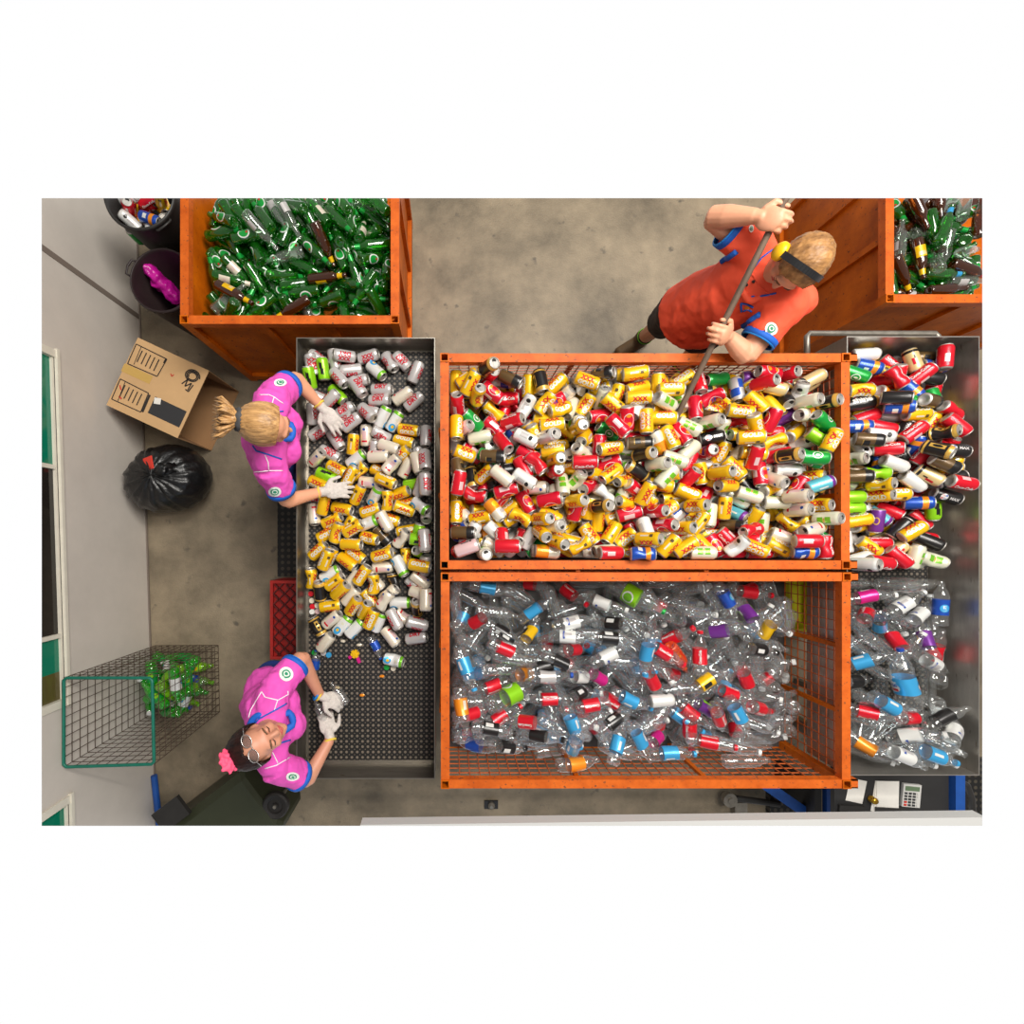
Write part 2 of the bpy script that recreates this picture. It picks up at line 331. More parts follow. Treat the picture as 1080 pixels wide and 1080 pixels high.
# ================================================================ steel sorting troughs
def trough(name, x0, x1, y0, y1, zb, zr, label, cat, metal='steel'):
    t = thing(name, ((x0 + x1) / 2, (y0 + y1) / 2, 0), label, cat)
    T = .005
    for nm, lo, hi in (('end_wall', (x0, y1 - T), (x1, y1)), ('end_wall', (x0, y0), (x1, y0 + T)), ('side_wall', (x0, y0 + T), (x0 + T, y1 - T)), ('side_wall', (x1 - T, y0 + T), (x1, y1 - T))):
        bm = bmesh.new(); box(bm, (*lo, zb - .02), (*hi, zr)); obj(nm, bm, metal, t)
    bm = bmesh.new(); box(bm, (x0 + T, y0 + T, zb - .02), (x1 - T, y1 - T, zb - .012)); obj('tray_floor', bm, 'steel', t)
    bm = bmesh.new(); box(bm, (x0 + .02, y0 + .03, zb - .012), (x1 - .012, y1 - .015, zb)); obj('perforated_sheet', bm, 'matbed', t)
    for x in (x0 + .05, x1 - .05):
        for y in (y0 + .12, y1 - .12):
            bm = bmesh.new(); box(bm, (x - .02, y - .02, 0), (x + .02, y + .02, zb - .02)); obj('leg', bm, 'tubesteel', t)
    return t
st = trough('sorting_table', -.830, -.082, -1.285, 1.093, .82, .98, 'long steel sorting table spread with beer cans before the two women', 'table')
tr = trough('steel_trough', 1.956, 2.612, -1.16, 1.008, .95, 1.2, 'steel trough heaped with mixed cans and clear bottles beyond the cages', 'trough', 'steelbright')
bm = bmesh.new(); q = U(851, 354.5, .97); tube(bm, [(q.x, 1.0, .97), (q.x, 1.105, .97), (q.x + .015, 1.12, .97), (2.62, 1.12, .97), (2.635, 1.105, .97), (2.635, 1.0, .97)], .014, 8); obj('push_handle', bm, 'tubesteel', tr, smooth=True)
# ================================================================ orange wire cages
def cage(x0, x1, y0, y1, zf, zr, label):
    t = thing('wire_cage', ((x0 + x1) / 2, (y0 + y1) / 2, 0), label, 'cage', 'orange wire cages')
    R = .042
    for nm, lo, hi in (('rail', (x0 + R, y0), (x1 - R, y0 + R)), ('rail', (x0 + R, y1 - R), (x1 - R, y1)), ('rail', (x0, y0 + R), (x0 + R, y1 - R)), ('rail', (x1 - R, y0 + R), (x1, y1 - R))):
        bm = bmesh.new(); box(bm, (*lo, zr - R), (*hi, zr)); obj(nm, bm, 'orangerail', t)
        bm = bmesh.new(); box(bm, (*lo, zf - .05), (*hi, zf - .005)); obj('lower_rail', bm, 'orange', t)
    for x, y in ((x0, y0), (x1 - R, y0), (x0, y1 - R), (x1 - R, y1 - R)):
        bm = bmesh.new(); w_ = .006
        for lo, hi in (((x, y), (x + R, y + w_)), ((x, y + R - w_), (x + R, y + R)), ((x, y + w_), (x + w_, y + R - w_)), ((x + R - w_, y + w_), (x + R, y + R - w_))): box(bm, (*lo, 0), (*hi, zr + .006))
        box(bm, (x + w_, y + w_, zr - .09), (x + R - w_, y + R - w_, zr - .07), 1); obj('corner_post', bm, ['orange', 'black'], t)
    for y in (y0 + R / 2, y1 - R / 2):
        bm = bmesh.new(); X = x1 + .001; h = R / 2
        for a, b, c_, d_ in ((-h, -h + .006, -h, h), (h - .006, h, -h, h), (-h, h, -h, -h + .006), (-h, h, h - .006, h)): box(bm, (X, y + a, zr - h + c_), (X + .035, y + b, zr - h + d_))
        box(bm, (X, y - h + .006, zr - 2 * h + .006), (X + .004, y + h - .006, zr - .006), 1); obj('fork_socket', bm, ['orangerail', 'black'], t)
    bm = bmesh.new(); box(bm, (x0 + .01, y0 + .01, zf - .006), (x1 - .01, y1 - .01, zf - .001)); obj('floor_sheet', bm, 'darksheet', t)
    wr = .0022
    def panel(p, d, ln):
        bm = bmesh.new(); n = int(ln / .05); dv = Vector(d); nv = Vector((dv.y, -dv.x, 0))
        for i in range(1, n): c = Vector(p) + dv * ln * i / n; obox(bm, (c.x, c.y, (zf + zr - R) / 2), (dv, nv, (0, 0, 1)), (wr, wr, (zr - R - zf) / 2))
        for j in range(1, 8): c = Vector(p) + dv * ln / 2; obox(bm, (c.x + nv.x * .004, c.y + nv.y * .004, zf + (zr - R - zf) * j / 8), (dv, nv, (0, 0, 1)), (ln / 2, wr, wr))
        obj('mesh_panel', bm, 'orangewire', t)
        for f in (1 / 3, 2 / 3):
            c = Vector(p) + dv * ln * f; bm = bmesh.new(); obox(bm, (c.x - nv.x * .012, c.y - nv.y * .012, (zf + zr - R) / 2), (dv, nv, (0, 0, 1)), (.011, .008, (zr - R - zf) / 2)); obj('stay', bm, 'orange', t)
    h = R / 2
    panel((x0 + R, y0 + h - .01, 0), (1, 0, 0), x1 - x0 - 2 * R); panel((x0 + R, y1 - h + .01, 0), (1, 0, 0), x1 - x0 - 2 * R)
    panel((x0 + h - .01, y0 + R, 0), (0, 1, 0), y1 - y0 - 2 * R); panel((x1 - h + .01, y0 + R, 0), (0, 1, 0), y1 - y0 - 2 * R)
    return t
cage(-.049, 1.930, -.139, .904, .90, 1.25, 'orange wire cage heaped with crushed drink cans by the man')
cage(-.046, 1.934, -1.198, -.155, .80, 1.25, 'orange wire cage heaped with clear plastic bottles below the can cage')
# ================================================================ tubs, bag, box, crate, mats
def tub(c, z, r, rb, m, label, clipped=False, handle=True):
    t = thing('plastic_tub', (c[0], c[1], 0), label, 'tub', 'black tubs by the wall')
    bm = bmesh.new(); lathe(bm, [(.012, 0), (.012, rb - .006), (z - .03, r - .008), (z - .006, r - .006), (z, r), (z - .02, r + .008), (z - .03, r + .002), (.05, rb), (0, rb - .008), (0, 0)], 48, c=(c[0], c[1], 0))
    if clipped: clip(bm, 'T', fill=False)
    obj('shell', bm, m, t, smooth=True)
    if handle is not None:
        for a in handle:
            bm = bmesh.new(); A = Matrix.Rotation(a, 3, 'Z'); cc = Vector((c[0], c[1], 0))
            tube(bm, [cc + A @ Vector(p) for p in ((r + .004, -.05, z - .03), (r + .03, -.045, z - .012), (r + .036, 0, z - .008), (r + .03, .045, z - .012), (r + .004, .05, z - .03))], .007, 8); obj('handle', bm, m, t, smooth=True)
tub((-1.83, 2.035), .75, .205, .17, 'plasticblack', 'black plastic tub full of drink cans against the wall', True, (-.9,))
tub((-1.795, 1.62), .58, .196, .155, 'plasticdark', 'dark tub holding magenta film between can tub and orange bin', False, (2.75,))
bm = bmesh.new()
fa, fb = U(160, 289, .46), U(186, 314, .36)
for i in range(7):
    q = fa.lerp(fb, i / 6) + Vector((.01 * math.sin(i * 2.1), .01 * math.cos(i * 1.7), 0)); 
    for z_, k_ in ((q.z, 1.0), (q.z - .09, .9), (q.z - .18, .8), (.07, .7)):
        f_ = (q.z - z_) / q.z; c_ = q.lerp(Vector((-1.80, 1.62, 0)), f_); c_.z = z_
        bmesh.ops.create_icosphere(bm, subdivisions=3, radius=1, matrix=Matrix.Translation(c_) @ Matrix.Diagonal((.040 * k_, .045 * k_, .075, 1)))
pink_bm = bm
def remesh(bm, voxel, smooth=4, crease=None):
    me = bpy.data.meshes.new('tmp'); bm.to_mesh(me); bm.free(); o = bpy.data.objects.new('tmp', me); COL.objects.link(o)
    md = o.modifiers.new('r', 'REMESH'); md.mode = 'VOXEL'; md.voxel_size = voxel
    if smooth: s = o.modifiers.new('s', 'SMOOTH'); s.iterations = smooth; s.factor = .5
    bpy.context.view_layer.update(); dg = bpy.context.evaluated_depsgraph_get()
    me2 = bpy.data.meshes.new_from_object(o.evaluated_get(dg)); bpy.data.objects.remove(o); bpy.data.meshes.remove(me)
    b2 = bmesh.new(); b2.from_mesh(me2); bpy.data.meshes.remove(me2); return b2
bm = remesh(pink_bm, .009, 3)
for v in bm.verts: v.co += Vector((0, 0, .02 * noise.noise(v.co * 26))) + .012 * Vector((noise.noise(v.co * 30), noise.noise(v.co * 30 + Vector((9, 0, 0))), 0)); v.co.z = max(v.co.z, .02)
tag(obj('plastic_film', bm, 'magentafilm', base=(-1.74, 1.6, .02), smooth=True), 'crumpled magenta plastic film lying in the dark tub', 'plastic film')
# tied black sack
c0 = U(182, 506, .2); bm = bmesh.new(); bmesh.ops.create_uvsphere(bm, u_segments=72, v_segments=40, radius=1)
for v in bm.verts:
    d = v.co.copy(); a = math.atan2(d.y, d.x); h = d.z; rr = 1 + .06 * math.sin(2 * a + .7) + .05 * noise.noise(d * 1.6)
    pleat = (.5 + .5 * h) ** 2 * .045 * (math.sin(a * 17 + 3 * noise.noise(d * 2)) + .6 * math.sin(a * 29 + 1.3))
    x = d.x * .268 * rr; y = d.y * .238 * rr; z = h * .23
    if h > .7: k = (h - .7) / .3; x *= 1 - .25 * k; y *= 1 - .25 * k; z += -.02 * k
    f = 1 + pleat + .03 * noise.noise(d * 5)
    v.co = c0 + Vector((x * f, y * f, max(z * (1 + pleat * .8) + .03, -.195)))
t = thing('rubbish_sack', (c0.x, c0.y, 0), 'full black rubbish sack tied at the neck, beside the cardboard box', 'rubbish bag')
obj('sack', bm, 'bag', t, smooth=True)
kp = U(170, 495, .47); bm = bmesh.new()
lathe(bm, [(-.05, .075), (-.02, .03), (.0, .014), (.012, .026), (.03, .04), (.034, .012)], 18, c=(kp.x, kp.y, .45))
for v in bm.verts: v.co += .012 * Vector((noise.noise(v.co * 60), noise.noise(v.co * 60 + Vector((5, 5, 5))), noise.noise(v.co * 50)))
obj('tied_neck', bm, 'bag', t, smooth=True)
q = U(155, 488.5, .44); bm = bmesh.new(); A = Matrix.Rotation(math.radians(10), 3, 'Z') @ Matrix.Rotation(math.radians(-28), 3, 'Y')
obox(bm, (q.x, q.y, .425), (A @ Vector((1, 0, 0)), A @ Vector((0, 1, 0)), A @ Vector((0, 0, 1))), (.046, .042, .003)); obj('tag', bm, 'redtag', t, label='red paper tag')
# cardboard box lying on its side, open end towards the table
ba, bb, bc, bd = (U(145, 355, .45), U(219, 391, .45), U(188.5, 462, .45), U(112.6, 428, .45))
ex = ((bb - ba) + (bc - bd)).normalized(); ey = Vector((-ex.y, ex.x, 0)); bx_c = (ba + bb + bc + bd) / 4; lx = .5 * ((bb - ba).length + (bc - bd).length) / 2; ly = .5 * ((ba - bd).length + (bb - bc).length) / 2
ez = Vector((0, 0, 1)); base = Vector((bx_c.x, bx_c.y, 0))
t = thing('cardboard_box', base, 'large brown cardboard box on its side, open towards the woman with blond ponytail', 'box')
def bxp(nm, u0, u1, v0, v1, z0, z1, m='card'):
    bm = bmesh.new(); obox(bm, base + ex * (u0 + u1) / 2 + ey * (v0 + v1) / 2 + ez * (z0 + z1) / 2, (ex, ey, ez), (abs(u1 - u0) / 2, abs(v1 - v0) / 2, (z1 - z0) / 2)); return obj(nm, bm, m, t)
T = .005
top = bxp('top_panel', -lx, lx, -ly, ly, .45 - T, .45); bxp('bottom_panel', -lx, lx, -ly, ly, 0.001, T, 'cardin')
bxp('side_panel', -lx, lx, ly - T, ly, T, .45 - T, 'cardin'); bxp('side_panel', -lx, lx, -ly, -ly + T, T, .45 - T, 'cardin'); bxp('end_panel', -lx, -lx + T, -ly + T, ly - T, T, .45 - T, 'cardin')
def boxprint(nm, m, fn):
    bm = bmesh.new(); fn(bm); o = obj(nm, bm, m, t); o.parent = top; return o
def bq(px, py): # pixel on the top face -> (u, v)
    d = U(px, py, .451) - base; return d.dot(ex), d.dot(ey)
def bar(b, u0, v0, u1, v1, w_, z=.4515):
    a = Vector((u0, v0)); c = Vector((u1, v1)); d = c - a; L_ = d.length; d.normalize(); D = ex * d.x + ey * d.y; Nn = Vector((-D.y, D.x, 0))
    obox(b, base + ex * (u0 + u1) / 2 + ey * (v0 + v1) / 2 + ez * z, (D, Nn, ez), (L_ / 2, w_ / 2, .0004))
def zb(x, y): return bq(40 + x / 3.857, 200 + y / 3.857)
def outl(b):
    for poly in (((400, 628), (525, 690), (485, 760), (365, 708)), ((335, 770), (450, 828), (418, 905), (300, 852))):
        pp = [zb(*p) for p in poly]
        for i in range(4): bar(b, *pp[i], *pp[(i + 1) % 4], .006)
    for k in range(5):
        for (x, y) in ((425 + 17 * k, 655 + 9 * k), (355 + 17 * k, 795 + 9 * k)): bar(b, *zb(x, y), *zb(x - 22, y + 46), .007)
    bar(b, *zb(420, 640), *zb(390, 712), .004); bar(b, *zb(355, 782), *zb(325, 860), .004); bar(b, *zb(520, 690), *zb(512, 706), .01); bar(b, *zb(455, 835), *zb(425, 905), .014)
    # the hand-drawn looking round mark and script letters near the open edge
    c = zb(628, 758)
    pts = [(c[0] + .052 * (1 - k * .016) * math.cos(k * .5), c[1] + .042 * (1 - k * .016) * math.sin(k * .5)) for k in range(34)]
    for a, d in zip(pts, pts[1:]): bar(b, *a, *d, .008)
    for s_ in (((585, 790), (610, 772), (598, 800), (625, 788), (610, 815)), ((632, 795), (612, 822), (600, 812))):
        for a, d in zip(s_, s_[1:]): bar(b, *zb(*a), *zb(*d), .008)
boxprint('lettering', 'ink', outl)
boxprint('red_mark', 'redink', lambda b: [bar(b, *zb(540, 748), *zb(545, 760), .006), bar(b, *zb(545, 760), *zb(553, 752), .006), bar(b, *zb(333, 795), *zb(338, 815), .008), bar(b, *zb(330, 840), *zb(340, 852), .009)])
boxprint('tape_strip', 'tape', lambda b: bar(b, *zb(345, 722), *zb(460, 775), .055, .4508))
boxprint('dark_sticker', 'sticker', lambda b: bar(b, *zb(462, 875), *zb(590, 935), .115, .4512))
boxprint('white_sticker', 'paper', lambda b: bar(b, *zb(473, 858), *zb(500, 862), .04, .4522))
# red crate turned over under the table edge
t = thing('red_crate', (-1.05, -.55, 0), 'red plastic crate with lattice top, pushed under the sorting table edge', 'crate')
x0, x1, y0, y1 = -1.235, -.88, -.815, -.275; zc = .27
for lo, hi in (((x0, y0, 0), (x1, y0 + .02, zc)), ((x0, y1 - .02, 0), (x1, y1, zc)), ((x0, y0 + .02, 0), (x0 + .02, y1 - .02, zc)), ((x1 - .02, y0 + .02, 0), (x1, y1 - .02, zc))):
    bm = bmesh.new(); box(bm, lo, hi); obj('wall_panel', bm, 'redcrate', t)
bm = bmesh.new(); box(bm, (x0 + .02, y0 + .02, zc - .035), (x1 - .02, y1 - .02, zc - .025)); obj('base_panel', bm, 'redcrate', t)
bm = bmesh.new()
for k in range(-8, 14):
    for s in (1, -1):
        a = Vector((x0 + .02, y0 + k * .075 if s > 0 else y0 + (k + 3) * .075, zc - .012)); b = a + Vector((.315, .315 * s, 0))
        pts = []
        for i in range(33):
            p = a.lerp(b, i / 32)
            if y0 + .02 < p.y < y1 - .02: pts.append(p)
        if len(pts) > 1: m_ = (pts[0] + pts[-1]) / 2; d = (pts[-1] - pts[0]); obox(bm, m_, (d, (d.y, -d.x, 0), (0, 0, 1)), (d.length / 2, .004, .010))
obj('lattice', bm, 'redcratelow', t)
bm = bmesh.new(); box(bm, (-1.275, -.265, .001), (-.55, 1.02, .014)); tag(obj('rubber_mat', bm, 'matfloor', base=(-.9, .4, 0)), 'black perforated rubber mat on the floor along the sorting table', 'mat')
bm = bmesh.new(); box(bm, (3.77, -2.1, .001), (4.0, -1.6, .014)); clip(bm, 'RB'); tag(obj('rubber_mat', bm, 'matfloor', base=(3.85, -1.8, 0)), 'black perforated rubber mat at the floor corner past the blue stand', 'mat')
# green rimmed wire basket
t = thing('wire_basket', (-1.95, -1.02, 0), 'tall brown wire basket with green rim against the wall', 'basket')
r0 = [U(65.5, 715, .85), U(160.5, 715, .85), U(162.5, 806, .85), U(65, 809, .85)]; b0 = [Vector((-2.175, -.775, .012)), Vector((-1.712, -.772, .012)), Vector((-1.703, -1.262, .012)), Vector((-2.175, -1.262, .012))]
r0[0].x = r0[3].x = -2.186
bm = bmesh.new(); pts = []
for i in range(4):
    a, p, n_ = r0[i - 1], r0[i], r0[(i + 1) % 4]
    for f in (.06, .03): pts.append(p.lerp(a, f))
    for f in (.03, .06): pts.append(p.lerp(n_, f))
tube(bm, pts, .009, 8, closed=True); obj('rim', bm, 'greenrim', t, smooth=True)
for i in range(4):
    bm = bmesh.new(); A, B, C, D = r0[i], r0[(i + 1) % 4], b0[(i + 1) % 4], b0[i]
    for k in range(0 if i in (0, 2) else 1, 10 if i in (0, 2) else 9): tube(bm, [A.lerp(B, k / 9), D.lerp(C, k / 9)], .0022, 5)
    for k in range(1, 15): tube(bm, [A.lerp(D, k / 14), B.lerp(C, k / 14)], .0022, 5)
    obj('wire_side', bm, 'wire', t)
bm = bmesh.new()
for k in range(1, 10): tube(bm, [b0[0].lerp(b0[1], k / 10), b0[3].lerp(b0[2], k / 10)], .0022, 5); tube(bm, [b0[0].lerp(b0[3], k / 10), b0[1].lerp(b0[2], k / 10)], .0022, 5)
obj('wire_base', bm, 'wire', t)
# blue pole by the wall, wheelie bin lying on its side
bm = bmesh.new(); a = U(162.5, 818, .06); b = U(170, 890, .03); tube(bm, [a, b], .022, 12); clip(bm, 'B'); tag(obj('blue_pole', bm, 'bluepost', base=(a.x, a.y, 0), smooth=False), 'blue pole lying at the foot of the wall below the wire basket', 'pole')
p0 = U(250, 818, .5); ax_ = Vector((-.80, -.60, 0)); si = Vector((.60, -.80, 0))
t = thing('wheelie_bin', (p0.x - .2, p0.y - .2, 0), 'dark green wheelie bin lying on its side in the corner', 'bin')
bm = bmesh.new(); vs = []
for s, wd, hh in ((0.0, .44, .44), (.02, .47, .47), (.9, .56, .54)):
    c = p0 + ax_ * s; vs.append([bm.verts.new((c + si * w_ + Vector((0, 0, z_ - .5)))) for w_, z_ in ((0.03, .012), (wd - .03, .012), (wd, .05), (wd, hh - .04), (wd - .05, hh), (0.05, hh), (0, hh - .04), (0, .05))])
for i in range(2):
    for k in range(8): bm.faces.new((vs[i][k], vs[i][(k + 1) % 8], vs[i + 1][(k + 1) % 8], vs[i + 1][k]))
bm.faces.new(vs[0][::-1]); bm.faces.new(vs[2]); bmesh.ops.recalc_face_normals(bm, faces=bm.faces); clip(bm, 'B'); obj('bin_body', bm, 'olive', t)
for z_ in (.44,):
    c = U(291, 849, z_); bm = bmesh.new(); lathe(bm, [(-.025, 0), (-.025, .075), (-.015, .085), (.015, .085), (.025, .075), (.018, .05), (.006, .045), (.006, .02), (.02, .018), (.02, 0)], 28, c=c); obj('wheel', bm, 'tyre', t, smooth=False)
bm = bmesh.new(); tube(bm, [(c.x, c.y, .05), (c.x, c.y, .47)], .011, 8); obj('axle', bm, 'tubesteel', t)
q = U(181, 858, .5); bm = bmesh.new(); obox(bm, q, (ax_, si, ez), (.10, .07, .015)); clip(bm, 'B'); obj('lid', bm, 'plasticblack', t)
# low stand, desk and small gear at the bottom edge
t = thing('work_desk', (2.6, -1.55, 0), 'charcoal desk with papers and calculator below the steel trough', 'desk')
bm = bmesh.new(); box(bm, (2.25, -1.80, .72), (2.92, -1.19, .75)); clip(bm, 'B'); obj('desk_top', bm, 'desk', t)
for x in (2.29, 2.88):
    bm = bmesh.new(); box(bm, (x - .02, -1.25, 0), (x + .02, -1.21, .72)); obj('leg', bm, 'tubesteel', t)
def flat(name, px, py, w_, h_, ang, m, label, cat, z=.7512, th=.001, group=None):
    q = U(px, py, z); A = Matrix.Rotation(math.radians(ang), 3, 'Z'); bm = bmesh.new()
    obox(bm, (q.x, q.y, z + th / 2), (A @ Vector((1, 0, 0)), A @ Vector((0, 1, 0)), ez), (w_ / 2, h_ / 2, th / 2)); clip(bm, 'B'); return tag(obj(name, bm, m, base=(q.x, q.y, z)), label, cat, group)
flat('paper_sheet', 903, 834, .10, .135, -12, 'paper', 'white paper sheet on the desk beside the brass knob', 'paper')
for k, (dx, da, lb) in enumerate(((0, -9, 'bottom white docket of the fanned stack by the calculator'), (2, -4, 'middle white docket of the fanned stack by the calculator'), (4, -1, 'top white docket of the fanned stack by the calculator'))):
    flat('paper_docket', 932 + dx, 841 - k * .5, .13, .18, da, 'paper', lb, 'paper', .7512 + .0025 * k, .002, 'dockets on the desk')
q = U(959, 838, .752); t = thing('calculator', (q.x, q.y, .752), 'grey calculator lying on the desk beside the paper dockets', 'calculator')
A = Matrix.Rotation(math.radians(-5), 3, 'Z'); bm = bmesh.new(); obox(bm, (q.x, q.y, .760), (A @ Vector((1, 0, 0)), A @ Vector((0, 1, 0)), ez), (.052, .066, .008)); obj('case', bm, 'calc', t)
bm = bmesh.new(); c = Vector((q.x, q.y, 0)) + A @ Vector((0, .042, .7685)); obox(bm, c, (A @ Vector((1, 0, 0)), A @ Vector((0, 1, 0)), ez), (.042, .013, .0008)); obj('display', bm, 'lcd', t)
for i in range(4):
    for j in range(5):
        bm = bmesh.new(); c = Vector((q.x, q.y, 0)) + A @ Vector((-.036 + i * .024, .014 - j * .017, .7695)); obox(bm, c, (A @ Vector((1, 0, 0)), A @ Vector((0, 1, 0)), ez), (.008, .0055, .002)); obj('button', bm, 'redink' if (i == 0 and j > 2) else ('sticker' if i < 3 else 'calc'), t)
q = U(918, 842, .752); bm = bmesh.new(); lathe(bm, [(0, 0), (0, .018), (.008, .02), (.012, .01), (.022, .012), (.03, .02), (.038, .016), (.042, 0)], 16, c=(q.x, q.y, .752)); tag(obj('brass_knob', bm, 'brass', base=(q.x, q.y, .752), smooth=True), 'small brass knob on the desk between paper stacks', 'knob')
for px, py, lb in ((897, 858, 'open black folder near the beam at the desk edge'), (935, 860, 'long black tray along the desk edge under the dockets')):
    flat('black_folder', px, py, .15, .10, -3, 'plasticblack', lb, 'folder', .752, .012)
t = thing('blue_stand', (2.98, -1.5, 0), 'blue steel stand beside the charcoal desk', 'stand')
bm = bmesh.new(); box(bm, (2.93, -1.78, .70), (2.985, -1.10, .78)); clip(bm, 'B'); obj('upright_rail', bm, 'bluepost', t)
for y in (-1.16,): bm = bmesh.new(); box(bm, (2.93, y, 0), (2.985, y + .05, .70)); obj('post', bm, 'bluepost', t)
bm = bmesh.new(); tube(bm, [U(1010, 822, .5), U(1020, 828, .5), U(1025, 842, .5), U(1026, 866, .5)], .017, 10); clip(bm, 'B'); obj('hose', bm, 'plasticblack', t, smooth=True)
t = thing('pallet_trolley', (2.35, -1.72, 0), 'blue trolley with slanted arm under the bottle cage corner', 'trolley')
bm = bmesh.new(); a = U(802, 824, .3); b = U(866, 868, .3); d = (b - a).normalized(); obox(bm, (a + b) / 2, (d, (d.y, -d.x, 0), ez), ((b - a).length / 2, .034, .02)); clip(bm, 'B'); obj('slanted_arm', bm, 'bluepost', t)
bm = bmesh.new(); q = U(863, 846, .4); box(bm, (q.x - .022, q.y - .15, 0), (q.x + .022, q.y + .1, .4)); clip(bm, 'B'); obj('post', bm, 'plasticblack', t)
bm = bmesh.new(); q = U(874, 848, .4); box(bm, (q.x - .012, q.y - .15, .36), (q.x + .012, q.y + .1, .4)); clip(bm, 'B'); obj('side_bar', bm, 'bluepost', t)
bm = bmesh.new(); q = U(815, 855, .05); box(bm, (q.x - .02, q.y - .1, .0), (q.x + .3, q.y + .12, .05)); clip(bm, 'B'); obj('deck', bm, 'matfloor', t)
t = thing('caster_bracket', (1.95, -1.75, 0), 'steel caster on a grey bracket on the floor near the trolley', 'caster')
q = U(769, 843, .08); bm = bmesh.new(); lathe(bm, [(-.02, 0), (-.02, .05), (.02, .05), (.02, .02), (.03, .02), (.03, 0)], 24, c=q); obj('wheel', bm, 'tubesteel', t)
q = U(781, 855, .05); bm = bmesh.new(); box(bm, (q.x - .045, q.y - .1, 0), (q.x + .045, q.y + .06, .06)); clip(bm, 'B'); obj('bracket', bm, 'tubesteel', t)
bm = bmesh.new(); tube(bm, [U(776, 842, .08), U(822, 848, .08)], .022, 10); obj('shaft', bm, 'plasticblack', t)
t = thing('floor_bolt', U(518, 848, 0), 'small steel bolt fixed to the floor below the bottle cage', 'bolt')
q = U(518, 848, 0); bm = bmesh.new(); box(bm, (q.x - .05, q.y - .03, 0), (q.x + .05, q.y + .03, .012)); obj('base_plate', bm, 'desk', t); bm = bmesh.new(); lathe(bm, [(.012, .025), (.03, .025), (.045, .012), (.045, 0)], 16, c=q); obj('bolt_head', bm, 'tubesteel', t)
t = thing('yellow_crate', (2.45, -.45, 0), 'yellow plastic crate on the floor under the steel trough', 'crate')
for lo, hi in (((2.3, -.62, 0), (2.62, -.6, .3)), ((2.3, -.25, 0), (2.62, -.23, .3)), ((2.3, -.6, 0), (2.32, -.25, .3)), ((2.6, -.6, 0), (2.62, -.25, .3)), ((2.32, -.6, .01), (2.6, -.25, .02))):
    bm = bmesh.new(); box(bm, lo, hi); obj('crate_panel', bm, 'yellowcrate', t)
